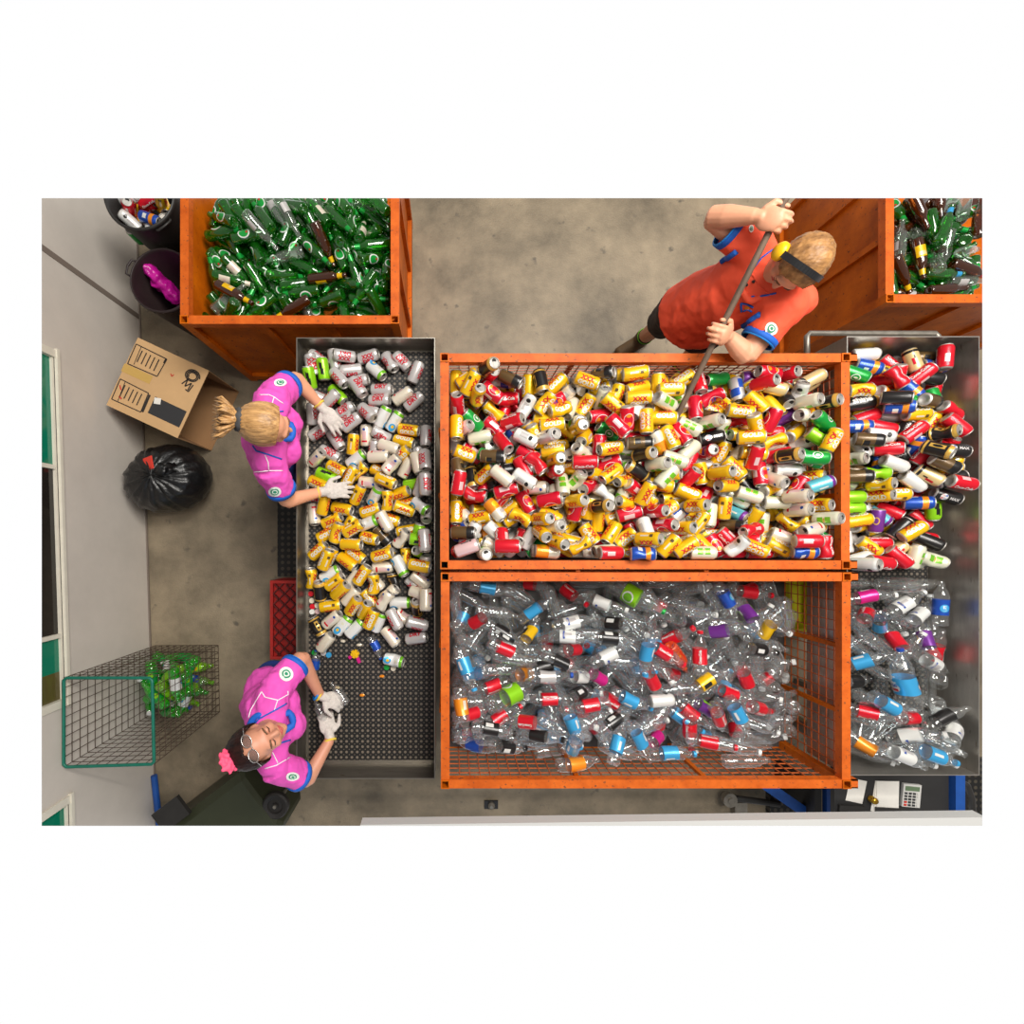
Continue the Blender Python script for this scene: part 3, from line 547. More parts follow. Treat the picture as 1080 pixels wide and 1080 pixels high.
H_TABLE = 'c,S,-741,1018,863,709,-540,-322,318;c,S,-768,975,905,726,-455,-350,-379;c,L,-772,892,930,617,-367,-402,-568;c,L,-706,950,902,541,-476,412,558;c,S,-652,1012,863,12,-119,618,777;c,S,-590,1025,898,133,-538,-86,828;c,S,-462,1035,863,356,-607,165,-691;c,S,-559,958,863,612,468,-420,-480;c,S,-519,895,863,744,76,625,226;c,S,-346,1002,863,774,571,265,69;c,S,-275,1013,855,615,211,675,-350;c,S,-195,945,863,164,140,614,760;c,E,-417,954,863,570,2,629,-529;c,S,-617,901,906,777,485,401,5;c,L,-634,819,863,133,495,-389,766;c,S,-511,844,921,498,42,628,-597;c,S,-718,792,871,631,-468,-279,552;c,S,-776,709,863,766,-620,-109,-134;c,S,-666,777,914,740,-533,335,-238;c,S,-595,733,863,774,-241,581,74;c,S,-594,665,863,775,-270,568,62;c,S,-546,652,914,100,-558,-292,-771;c,S,-399,789,863,763,-120,618,-149;c,S,-386,847,863,284,597,199,724;c,S,-457,727,863,604,509,370,489;c,W,-270,812,863,189,437,453,754;c,S,-204,780,863,774,-341,529,71;c,E,-315,670,863,596,-164,608,498;c,E,-378,688,894,151,203,596,762;c,S,-456,701,931,12,385,-375,843;c,S,-741,612,863,578,130,616,519;c,S,-643,563,863,582,625,-72,515;c,W,-474,590,863,601,-487,399,493;c,Y,-548,540,863,99,8,629,771;c,S,-390,590,877,518,-529,-92,666;c,Y,-235,621,863,775,151,611,52;c,Y,-262,555,863,678,-166,607,-380;c,S,-138,585,863,136,132,615,-765;c,Y,-277,479,877,362,-537,-89,-757;c,S,-175,464,863,648,607,-168,428;c,S,-426,505,871,838,-539,81,-21;c,S,-682,489,855,639,34,706,-302;c,W,-745,461,882,828,-104,442,330;c,W,-395,462,920,390,544,316,672;c,E,-528,456,871,498,-627,53,-597;c,W,-338,515,923,478,-334,533,-613;c,Y,-639,403,863,762,178,604,-155;c,Y,-514,385,863,189,369,509,754;c,Y,-396,391,871,721,-63,541,-428;c,W,-320,417,946,396,-610,-157,-669;c,W,-249,409,863,450,-60,626,633;c,W,-182,426,924,210,8,629,-748;c,S,-138,435,958,782,488,241,-304;c,L,-700,365,855,626,-34,706,-329;c,Y,-741,319,863,12,-566,275,-777;c,Y,-555,355,909,214,-452,-437,-747;c,W,-454,325,863,773,154,610,84;c,Y,-355,328,931,562,586,229,537;c,L,-205,316,863,624,-441,449,-463;c,S,-164,301,923,224,43,543,808;c,S,-135,303,992,605,618,-344,366;c,S,-749,247,855,107,-699,107,-699;c,Y,-283,263,879,499,-514,182,-674;c,E,-421,251,882,464,-416,-182,-761;c,Y,-519,257,875,322,70,540,774;c,Y,-346,221,906,149,-99,622,763;c,S,-133,149,884,716,275,230,-600;c,Y,-248,204,855,46,-694,-138,-706;c,Y,-345,121,855,233,707,15,668;c,Y,-448,168,871,26,599,193,777;c,Y,-257,177,906,640,328,692,60;c,E,-166,186,935,831,404,366,114;c,W,-767,147,863,463,281,563,-624;c,Y,-705,200,900,776,-616,130,-42;c,Y,-609,178,863,224,-552,302,-744;c,Y,-572,82,855,232,133,695,668;c,Y,-666,112,863,669,84,624,396;c,E,-461,97,874,5,-593,-212,-777;c,W,-364,106,910,706,591,388,-41;c,M,-381,26,855,531,106,699,-467;c,Y,-696,35,855,87,-660,-252,-702;c,Y,-634,44,904,703,-627,-57,-331;c,Y,-537,66,915,580,128,616,518;c,Y,-245,54,855,30,701,93,-706;c,Y,-457,13,871,829,60,541,-126;c,Y,-742,-57,867,187,-565,-276,-754;c,W,-266,9,894,108,294,459,832;c,L,-177,34,895,516,-329,536,582;c,L,-164,4,946,106,-687,166,-699;c,L,-169,-64,892,976,-66,-161,-134;c,S,-138,0,1003,777,628,44,14;c,S,-140,-135,903,423,711,445,-343;c,Y,-368,-73,863,656,-558,292,-416;c,Y,-532,-80,863,728,157,610,-273;c,Y,-550,-22,900,532,-435,454,-566;c,Y,-680,-92,863,641,-627,-49,-439;c,Y,-687,-106,916,45,-298,-554,-776;c,Y,-582,-119,863,148,-437,453,-763;c,Y,-248,-98,855,163,-163,688,688;c,Y,-377,-80,917,765,-54,627,136;c,Y,-168,-138,956,713,-147,612,-310;c,W,-381,-151,855,154,-695,129,-690;c,E,-678,-191,855,572,73,703,415;c,E,-279,-142,901,11,-307,549,-777;c,Y,-777,-213,863,37,-30,629,776;c,W,-550,-222,855,308,173,686,637;c,Y,-648,-231,879,362,288,559,688;c,W,-425,-230,855,85,-386,592,-702;c,Y,-488,-191,909,293,-529,-341,-720;c,Y,-422,-238,912,268,-217,-591,-729;c,K,-315,-240,855,93,214,-674,701;c,S,-201,-252,855,704,542,454,62;c,W,-168,-222,894,531,695,131,467;c,W,-169,-294,913,660,495,388,410;c,K,-732,-284,875,219,-142,-526,-810;c,Y,-612,-279,895,760,-494,229,-356;c,W,-559,-314,863,626,-626,62,-461;c,W,-342,-292,903,624,-612,146,-463;c,Y,-453,-328,855,592,229,669,-386;c,Y,-678,-368,855,492,435,558,508;c,K,-186,-374,884,820,-309,-182,-446;c,E,-284,-351,855,365,-606,365,-606;c,W,-133,-319,980,751,608,-163,201;c,W,-360,-324,952,776,-496,388,41;c,Y,-479,-386,881,890,-382,245,41;c,Y,-541,-364,888,603,-538,-86,-583;c,W,-262,-436,855,501,683,184,499;c,W,-665,-444,863,732,-218,590,262;c,E,-608,-478,855,270,-627,-328,-654;c,E,-537,-497,855,332,206,676,624;c,E,-404,-457,863,759,-499,383,168;c,Y,-439,-435,902,682,-372,507,373;c,S,-310,-435,908,66,-267,570,-774;c,S,-186,-461,904,555,544,539,324;c,K,-751,-483,855,463,668,-231,534;c,W,-337,-541,863,479,-22,629,-612;c,W,-701,-572,863,111,332,535,769;c,S,-191,-550,863,413,467,422,659;c,E,-316,-674,863,64,627,-57,774'
H_CAGE = 'c,Y,66,812,1055,160,461,276,828;c,R,30,719,1050,48,-28,-499,-865;c,Y,30,801,1125,699,-699,-109,-109;c,K,88,782,1109,693,-377,254,560;c,Y,86,803,1187,606,96,622,486;c,Y,98,766,1228,344,55,542,765;c,K,176,794,1064,463,457,433,-624;c,Y,279,806,1063,359,600,189,689;c,B,262,816,1116,547,536,331,552;c,M,298,803,1180,557,-154,610,-542;c,Y,400,787,1117,774,-626,61,76;c,Y,458,792,1120,537,376,-504,562;c,K,451,794,1176,44,144,-613,776;c,R,157,728,1121,599,-619,114,-495;c,R,294,726,1104,87,-625,70,-772;c,P,207,734,1185,337,693,-141,622;c,M,73,656,1099,746,330,536,-220;c,K,196,642,1058,731,278,468,-410;c,Y,215,654,1125,663,-596,-201,405;c,P,333,629,1074,628,122,618,458;c,N,384,678,1145,336,-520,-355,-701;c,Y,483,685,1079,482,-244,726,425;c,R,37,677,1174,217,-136,314,914;c,Y,59,572,1070,347,455,-206,794;c,G,111,602,1155,838,-331,-433,-38;c,V,149,522,1134,554,-513,365,-545;c,I,61,557,1161,692,-317,168,-626;c,P,221,574,1125,669,606,364,230;c,G,329,525,1070,839,476,266,12;c,B,327,535,1127,279,414,-354,791;c,N,230,481,1103,176,628,-34,-757;c,R,262,482,1187,495,23,422,-759;c,R,310,593,1177,252,379,186,870;c,P,453,592,1084,777,107,620,-2;c,Y,413,554,1113,429,273,793,-335;c,Y,427,525,1159,376,805,-235,394;c,N,371,503,1203,235,615,-135,741;c,Y,479,604,1143,273,-530,339,-728;c,P,110,448,1094,587,65,-626,-509;c,Y,30,554,1212,270,219,590,-729;c,K,35,407,1120,758,-599,-193,-173;c,Y,71,433,1177,624,82,762,-154;c,G,196,419,1146,153,612,-149,762;c,M,208,413,1210,269,-569,268,-729;c,Y,340,417,1103,723,-493,392,-285;c,Y,482,437,1052,587,-412,475,-509;c,P,388,428,1171,489,-226,588,-604;c,Y,560,812,1068,734,12,629,254;c,N,662,795,1107,88,-91,413,-902;c,Y,539,796,1119,766,-364,514,131;c,O,589,747,1089,349,-349,-81,-866;c,Y,744,829,1112,637,354,414,545;c,M,754,829,1189,844,-155,393,-332;c,Y,886,829,1172,148,618,120,763;c,Y,901,815,1230,469,467,422,620;c,Y,767,766,1113,280,379,249,846;c,Y,680,794,1182,777,274,566,11;c,Y,830,722,1162,248,-40,628,737;c,V,765,716,1144,619,-280,-223,-699;c,Y,927,754,1185,618,-239,-582,472;c,W,617,678,1099,812,521,-132,-230;c,Y,688,690,1125,426,-474,-268,-722;c,P,752,628,1148,255,-550,-307,734;c,Y,802,672,1206,673,598,377,216;c,N,922,656,1196,791,554,-149,-212;c,Y,915,695,1237,344,-564,279,-697;c,P,529,700,1141,675,-3,629,385;c,Y,468,682,1180,483,-617,-126,-608;c,Y,542,651,1177,15,735,216,643;c,Y,603,570,1062,365,-235,584,-686;c,Y,503,571,1198,773,-118,618,-78;c,Y,693,544,1100,596,216,591,-499;c,G,802,553,1113,703,-53,-627,-331;c,P,858,592,1239,330,616,-569,433;c,P,810,554,1252,704,608,163,328;c,Y,969,598,1144,600,-665,-241,-374;c,Y,544,484,1099,34,629,27,-776;c,Y,662,508,1183,72,-199,-278,937;c,P,750,474,1147,155,-93,622,762;c,P,939,508,1146,52,-611,150,-775;c,V,888,462,1152,613,482,405,478;c,Y,788,454,1200,771,31,-628,97;c,V,912,383,1115,6,-543,-44,-839;c,Y,513,450,1155,704,-315,545,-329;c,A,617,428,1146,581,-183,-183,772;c,V,646,426,1210,535,-420,-46,731;c,P,810,392,1122,735,101,535,403;c,Y,520,375,1057,527,382,500,572;c,Y,602,364,1145,914,-83,245,-311;c,M,928,477,1214,774,-52,627,-64;c,Y,1139,794,1106,534,-38,628,564;c,Y,1063,793,1142,785,403,355,-308;c,Y,1160,800,1166,142,441,449,764;c,Y,1360,829,1047,397,-480,258,-739;c,Y,1438,793,1086,730,-627,53,-268;c,G,1352,819,1126,496,547,-312,-598;c,Y,1027,765,1189,735,-595,-205,-253;c,Y,1067,731,1245,274,600,230,715;c,K,1289,755,1113,744,181,603,223;c,R,1252,793,1150,670,435,-328,505;c,Y,1336,671,1105,758,290,559,-169;c,Y,1395,693,1124,828,468,279,134;c,P,1310,719,1162,584,-514,179,-602;c,B,1441,758,1151,771,629,-24,98;c,Y,1034,656,1176,435,-504,670,-327;c,V,1038,671,1248,539,174,820,-76;c,V,1166,700,1134,210,-323,-774,-503;c,Y,1039,559,1156,409,-331,535,661;c,Y,1042,599,1222,753,-133,615,-191;c,Y,953,580,1235,332,332,-624,624;c,P,1218,658,1177,296,240,582,-718;c,Y,1134,525,1133,53,-203,406,-889;c,V,1192,568,1168,762,202,596,-153;c,P,1134,524,1203,610,530,-126,576;c,M,1308,627,1133,902,254,253,242;c,V,1387,574,1118,450,-210,367,787;c,R,1486,608,1096,386,-483,251,-744;c,X,1323,520,1134,774,-58,627,64;c,K,1442,511,1062,733,600,188,-258;c,Y,1478,545,1118,723,310,-548,-285;c,W,1491,462,1110,494,6,629,600;c,O,1030,485,1193,395,-6,-629,-669;c,Y,1075,504,1219,668,399,487,-397;c,V,1194,448,1162,694,578,-249,-349;c,V,1087,378,1115,173,624,-78,758;c,Y,1384,448,1110,331,-352,-416,-770;c,Y,1441,375,1118,931,47,339,129;c,Y,1433,639,1195,7,621,-103,777;c,U,1535,829,1138,713,-250,578,-308;c,P,1566,824,1204,100,615,-135,-771;c,C,1817,819,1063,744,-283,562,-224;c,C,1816,785,1115,730,-162,608,266;c,C,1806,803,1169,481,234,584,611;c,R,1698,824,1079,768,44,628,121;c,P,1548,758,1121,585,567,274,512;c,Y,1512,743,1166,178,496,-504,684;c,Y,1606,666,1175,192,-162,550,-796;c,Y,1505,680,1208,239,-236,583,-739;c,K,1691,746,1106,191,-439,-451,-753;c,M,1661,712,1178,471,220,361,-774;c,C,1590,754,1203,382,621,103,677;c,N,1738,736,1176,370,-173,-386,-827;c,R,1847,698,1083,709,594,207,-318;c,Y,1816,650,1139,657,580,243,415;c,U,1710,629,1121,877,-293,347,-157;c,O,1755,621,1200,46,496,61,-865;c,R,1632,550,1116,674,-313,546,-386;c,P,1576,588,1211,828,-542,56,-133;c,Y,1746,545,1130,497,-696,469,-222;c,Y,1492,562,1226,443,346,764,-317;c,Y,1460,501,1239,212,527,137,812;c,Y,1514,436,1169,252,618,119,735;c,V,1625,488,1123,540,413,475,559;c,G,1816,580,1228,819,-289,-495,4;c,N,1800,501,1119,929,-57,354,95;c,L,1817,504,1204,600,-17,629,-494;c,Y,1832,481,1265,657,-367,511,416;c,I,1727,426,1124,171,506,202,821;c,G,1774,403,1199,739,468,421,241;c,Y,1607,498,1176,612,-522,352,-479;c,R,1493,408,1217,63,-36,499,864;c,R,1652,430,1148,726,-354,353,-473;c,W,1582,359,1096,118,-628,-36,-768;c,M,40,349,1180,717,614,-138,300;c,K,111,327,1078,423,206,535,-702;c,R,40,280,1238,123,-206,-595,-767;c,P,176,306,1068,175,160,521,-820;c,R,126,229,1115,463,585,231,624;c,M,215,314,1107,507,322,541,-589;c,P,253,210,1112,405,105,534,735;c,P,277,249,1184,538,326,538,561;c,Y,178,336,1147,269,-420,-173,-850;c,X,312,360,1136,629,-276,-566,456;c,W,250,314,1228,663,597,200,406;c,R,361,358,1188,459,101,621,-627;c,R,419,377,1237,187,-277,565,-754;c,Y,455,283,1063,352,358,13,865;c,W,432,267,1132,174,-533,113,-820;c,N,359,298,1242,775,398,488,57;c,Y,307,161,1075,754,-510,368,-190;c,O,60,147,1037,453,-69,540,-706;c,Y,156,118,1116,279,784,-298,-468;c,Y,324,118,1106,61,-641,-300,-704;c,O,224,152,1168,574,83,624,-524;c,O,452,172,1071,675,375,395,-498;c,P,382,191,1135,586,205,595,-510;c,Y,30,145,1086,662,536,-330,408;c,A,58,49,1077,608,-453,-31,-651;c,N,103,12,1078,598,-623,90,-497;c,O,197,31,1100,359,82,624,-689;c,N,110,36,1140,642,-321,541,438;c,N,224,43,1148,542,704,62,454;c,Y,354,118,1167,266,-404,482,-730;c,R,364,7,1093,97,-237,-583,-771;c,O,442,65,1108,431,-170,470,751;c,G,437,-34,1104,386,-629,-2,-674;c,N,398,13,1149,550,-163,608,550;c,W,464,-55,1156,15,-703,76,-707;c,R,59,-42,1151,648,99,344,672;c,I,81,-37,1236,267,482,405,730;c,W,214,-34,1155,397,308,-549,-668;c,I,319,-33,1148,341,-315,-171,-869;c,R,253,2,1220,818,472,165,-286;c,M,64,38,1187,480,-495,389,-611;c,R,269,-27,1300,480,-495,388,-611;c,Y,535,366,1140,598,-171,420,661;c,V,631,304,1190,228,-238,-246,-912;c,Y,730,336,1144,599,-336,-182,703;c,R,652,380,1243,332,-569,269,-703;c,Y,801,333,1172,587,610,-153,-509;c,Y,875,311,1145,695,-38,-543,470;c,K,932,346,1175,378,324,-540,-679;c,W,532,225,1148,819,473,-162,281;c,V,558,274,1176,561,324,-381,660;c,P,487,201,1209,570,-458,295,-615;c,P,691,270,1152,720,-78,-350,594;c,N,770,232,1167,298,-229,731,-570;c,V,869,210,1118,815,-524,232,84;c,P,927,256,1167,421,785,295,346;c,Y,995,176,1132,571,-103,535,614;c,Y,886,188,1166,659,-337,-428,518;c,Y,633,148,1080,482,630,-321,517;c,P,631,157,1140,770,-600,189,102;c,Y,699,162,1123,773,-605,173,80;c,Y,544,92,1120,688,629,26,361;c,Y,500,123,1167,8,559,-290,777;c,Y,850,117,1114,154,548,310,762;c,Y,752,104,1116,768,-625,-76,-120;c,P,889,133,1180,317,489,396,710;c,R,775,4,1096,596,-332,534,-498;c,Y,704,31,1135,340,550,-306,699;c,Y,621,-4,1107,632,493,391,453;c,Y,810,38,1154,749,593,-211,-207;c,R,932,36,1116,628,256,575,-457;c,N,974,65,1141,630,284,-218,689;c,Y,878,12,1158,280,-588,-224,-725;c,Y,573,-34,1139,606,-96,622,-486;c,Y,637,-27,1210,339,353,521,699;c,Y,527,12,1181,264,598,-196,731;c,W,739,-58,1112,626,-198,-740,145;c,V,762,-55,1179,756,-94,-622,182;c,Y,934,-55,1113,16,628,-42,777;c,Y,948,-29,1209,136,108,-325,930;c,O,473,-55,1211,402,614,350,582;c,R,778,-60,1233,427,573,509,480;c,A,915,-60,1288,685,-298,554,-368;c,R,1042,390,1161,668,-322,541,-397;c,Y,1082,330,1184,481,-358,224,-768;c,V,1094,395,1228,12,595,-206,777;c,Y,1273,341,1129,152,269,-654,691;c,Y,1338,332,1126,819,-417,-179,-351;c,Y,1416,361,1173,167,499,-384,759;c,Y,1048,277,1175,556,-355,520,-543;c,R,1189,307,1173,886,-402,129,-191;c,V,1049,312,1239,495,-619,-114,-599;c,Y,956,230,1216,611,-511,-188,-575;c,Y,1124,215,1126,535,493,-392,-564;c,Y,1176,236,1191,705,1,629,-328;c,B,1155,143,1159,435,147,692,558;c,Y,1079,152,1167,742,-191,600,231;c,R,1298,217,1101,811,486,-305,-113;c,Y,1382,274,1164,738,-235,-483,409;c,V,1324,128,1116,381,188,-601,677;c,Y,1399,167,1117,319,-259,574,708;c,T,1476,138,1081,206,313,-175,911;c,V,1489,216,1076,282,611,-149,724;c,Y,1349,26,1094,680,-285,561,-376;c,Y,1253,89,1097,328,336,-370,801;c,Y,1243,89,1163,161,246,579,760;c,M,1448,75,1106,754,250,257,551;c,R,1392,7,1162,777,480,408,-5;c,P,1334,-24,1148,702,357,518,-334;c,Y,1271,-26,1152,59,343,-423,837;c,L,1064,54,1130,665,551,304,402;c,V,1054,2,1173,766,-239,489,340;c,Y,1164,-10,1172,284,629,-16,-723;c,Y,1143,-32,1236,441,-629,-4,-640;c,Y,1063,-25,1231,410,89,623,660;c,N,958,54,1220,159,195,-509,823;c,Y,941,7,1294,814,171,296,470;c,R,1500,7,1137,361,-360,221,-831;c,N,1402,-28,1225,44,302,399,865;c,V,1237,-60,1213,771,-79,624,-97;c,K,1533,273,1088,772,526,345,91;c,P,1556,333,1153,631,511,-367,454;c,R,1709,341,1081,550,460,429,549;c,N,1693,354,1154,712,252,577,312;c,V,1825,302,1066,610,358,5,707;c,G,1754,399,1256,765,-56,627,-137;c,Y,1820,320,1140,939,14,342,39;c,V,1512,230,1136,305,628,34,715;c,Y,1627,264,1122,470,-646,535,-275;c,N,1717,249,1070,655,414,-354,523;c,P,1749,266,1150,760,-599,193,-164;c,K,1834,239,1126,440,-304,-189,-823;c,T,1816,275,1209,695,73,625,348;c,Y,1816,134,1052,760,461,428,163;c,P,1817,156,1104,685,-143,-613,366;c,Y,1612,186,1083,198,469,419,751;c,V,1644,191,1146,575,-407,480,-523;c,V,1626,88,1060,713,-577,251,310;c,Y,1554,118,1102,848,-454,0,-274;c,R,1790,50,1080,794,412,399,-199;c,Y,1729,94,1103,734,542,58,405;c,Y,1816,82,1156,201,592,-215,751;c,R,1491,56,1186,633,436,-373,-520;c,R,1578,-60,1112,99,-624,80,-771;c,Y,1508,-37,1196,26,489,-240,838;c,Y,1627,12,1096,247,628,-39,-737;c,W,1669,17,1155,633,-114,619,-451;c,Y,1641,-34,1167,562,604,177,537;c,O,1757,-28,1123,689,664,-243,160;c,G,1800,-27,1164,484,508,667,250;c,G,1816,20,1190,739,76,625,-241;c,W,1744,51,1247,277,565,-97,-771;c,R,1817,-29,1246,417,366,605,-571;c,A,1720,-60,1238,696,281,563,347;c,R,1698,-3,1288,533,458,432,566;c,R,192,821,1168,958,-30,206,199;c,K,182,829,1277,732,-138,156,-648;c,Y,132,714,1222,877,-206,-30,-433;c,N,479,508,1236,945,-54,201,-253;c,V,630,590,1156,998,-2,44,-34;c,Y,619,545,1262,439,39,19,898;c,Y,514,393,1241,638,67,56,765;c,V,1290,588,1192,461,-183,98,-863;c,P,1307,450,1134,96,43,4,994;c,K,940,418,1237,760,-131,162,-616;c,R,1681,829,1165,951,-45,168,-254;c,R,1512,758,1258,599,-164,127,-773;c,V,1740,676,1231,752,133,160,625;c,K,1830,672,1233,902,80,192,377;c,K,1648,414,1232,269,-200,57,-940;c,V,166,-60,1229,798,-26,35,-601;c,Y,443,36,1245,218,142,-152,954;c,R,515,335,1218,762,28,33,646;c,Y,617,194,1225,511,-177,109,-834;c,K,744,169,1210,966,-32,205,-153;c,W,505,67,1253,492,180,104,846;c,Y,446,105,1247,204,-203,43,-957;c,Y,517,-8,1265,820,185,94,533;c,Y,1327,332,1221,724,-140,154,-657;c,Y,1187,167,1249,967,32,206,149;c,P,1009,143,1212,397,190,84,894;c,Y,1143,62,1212,356,-194,76,-911;c,P,1053,75,1215,855,101,182,475;c,V,1008,370,1239,622,-160,132,-754;c,W,1620,301,1174,221,-60,199,-953;c,W,1686,215,1238,439,186,93,874;c,W,1741,152,1167,131,205,35,969;c,V,1830,106,1241,141,-206,30,-968;c,Y,1830,174,1192,109,-207,23,-972'
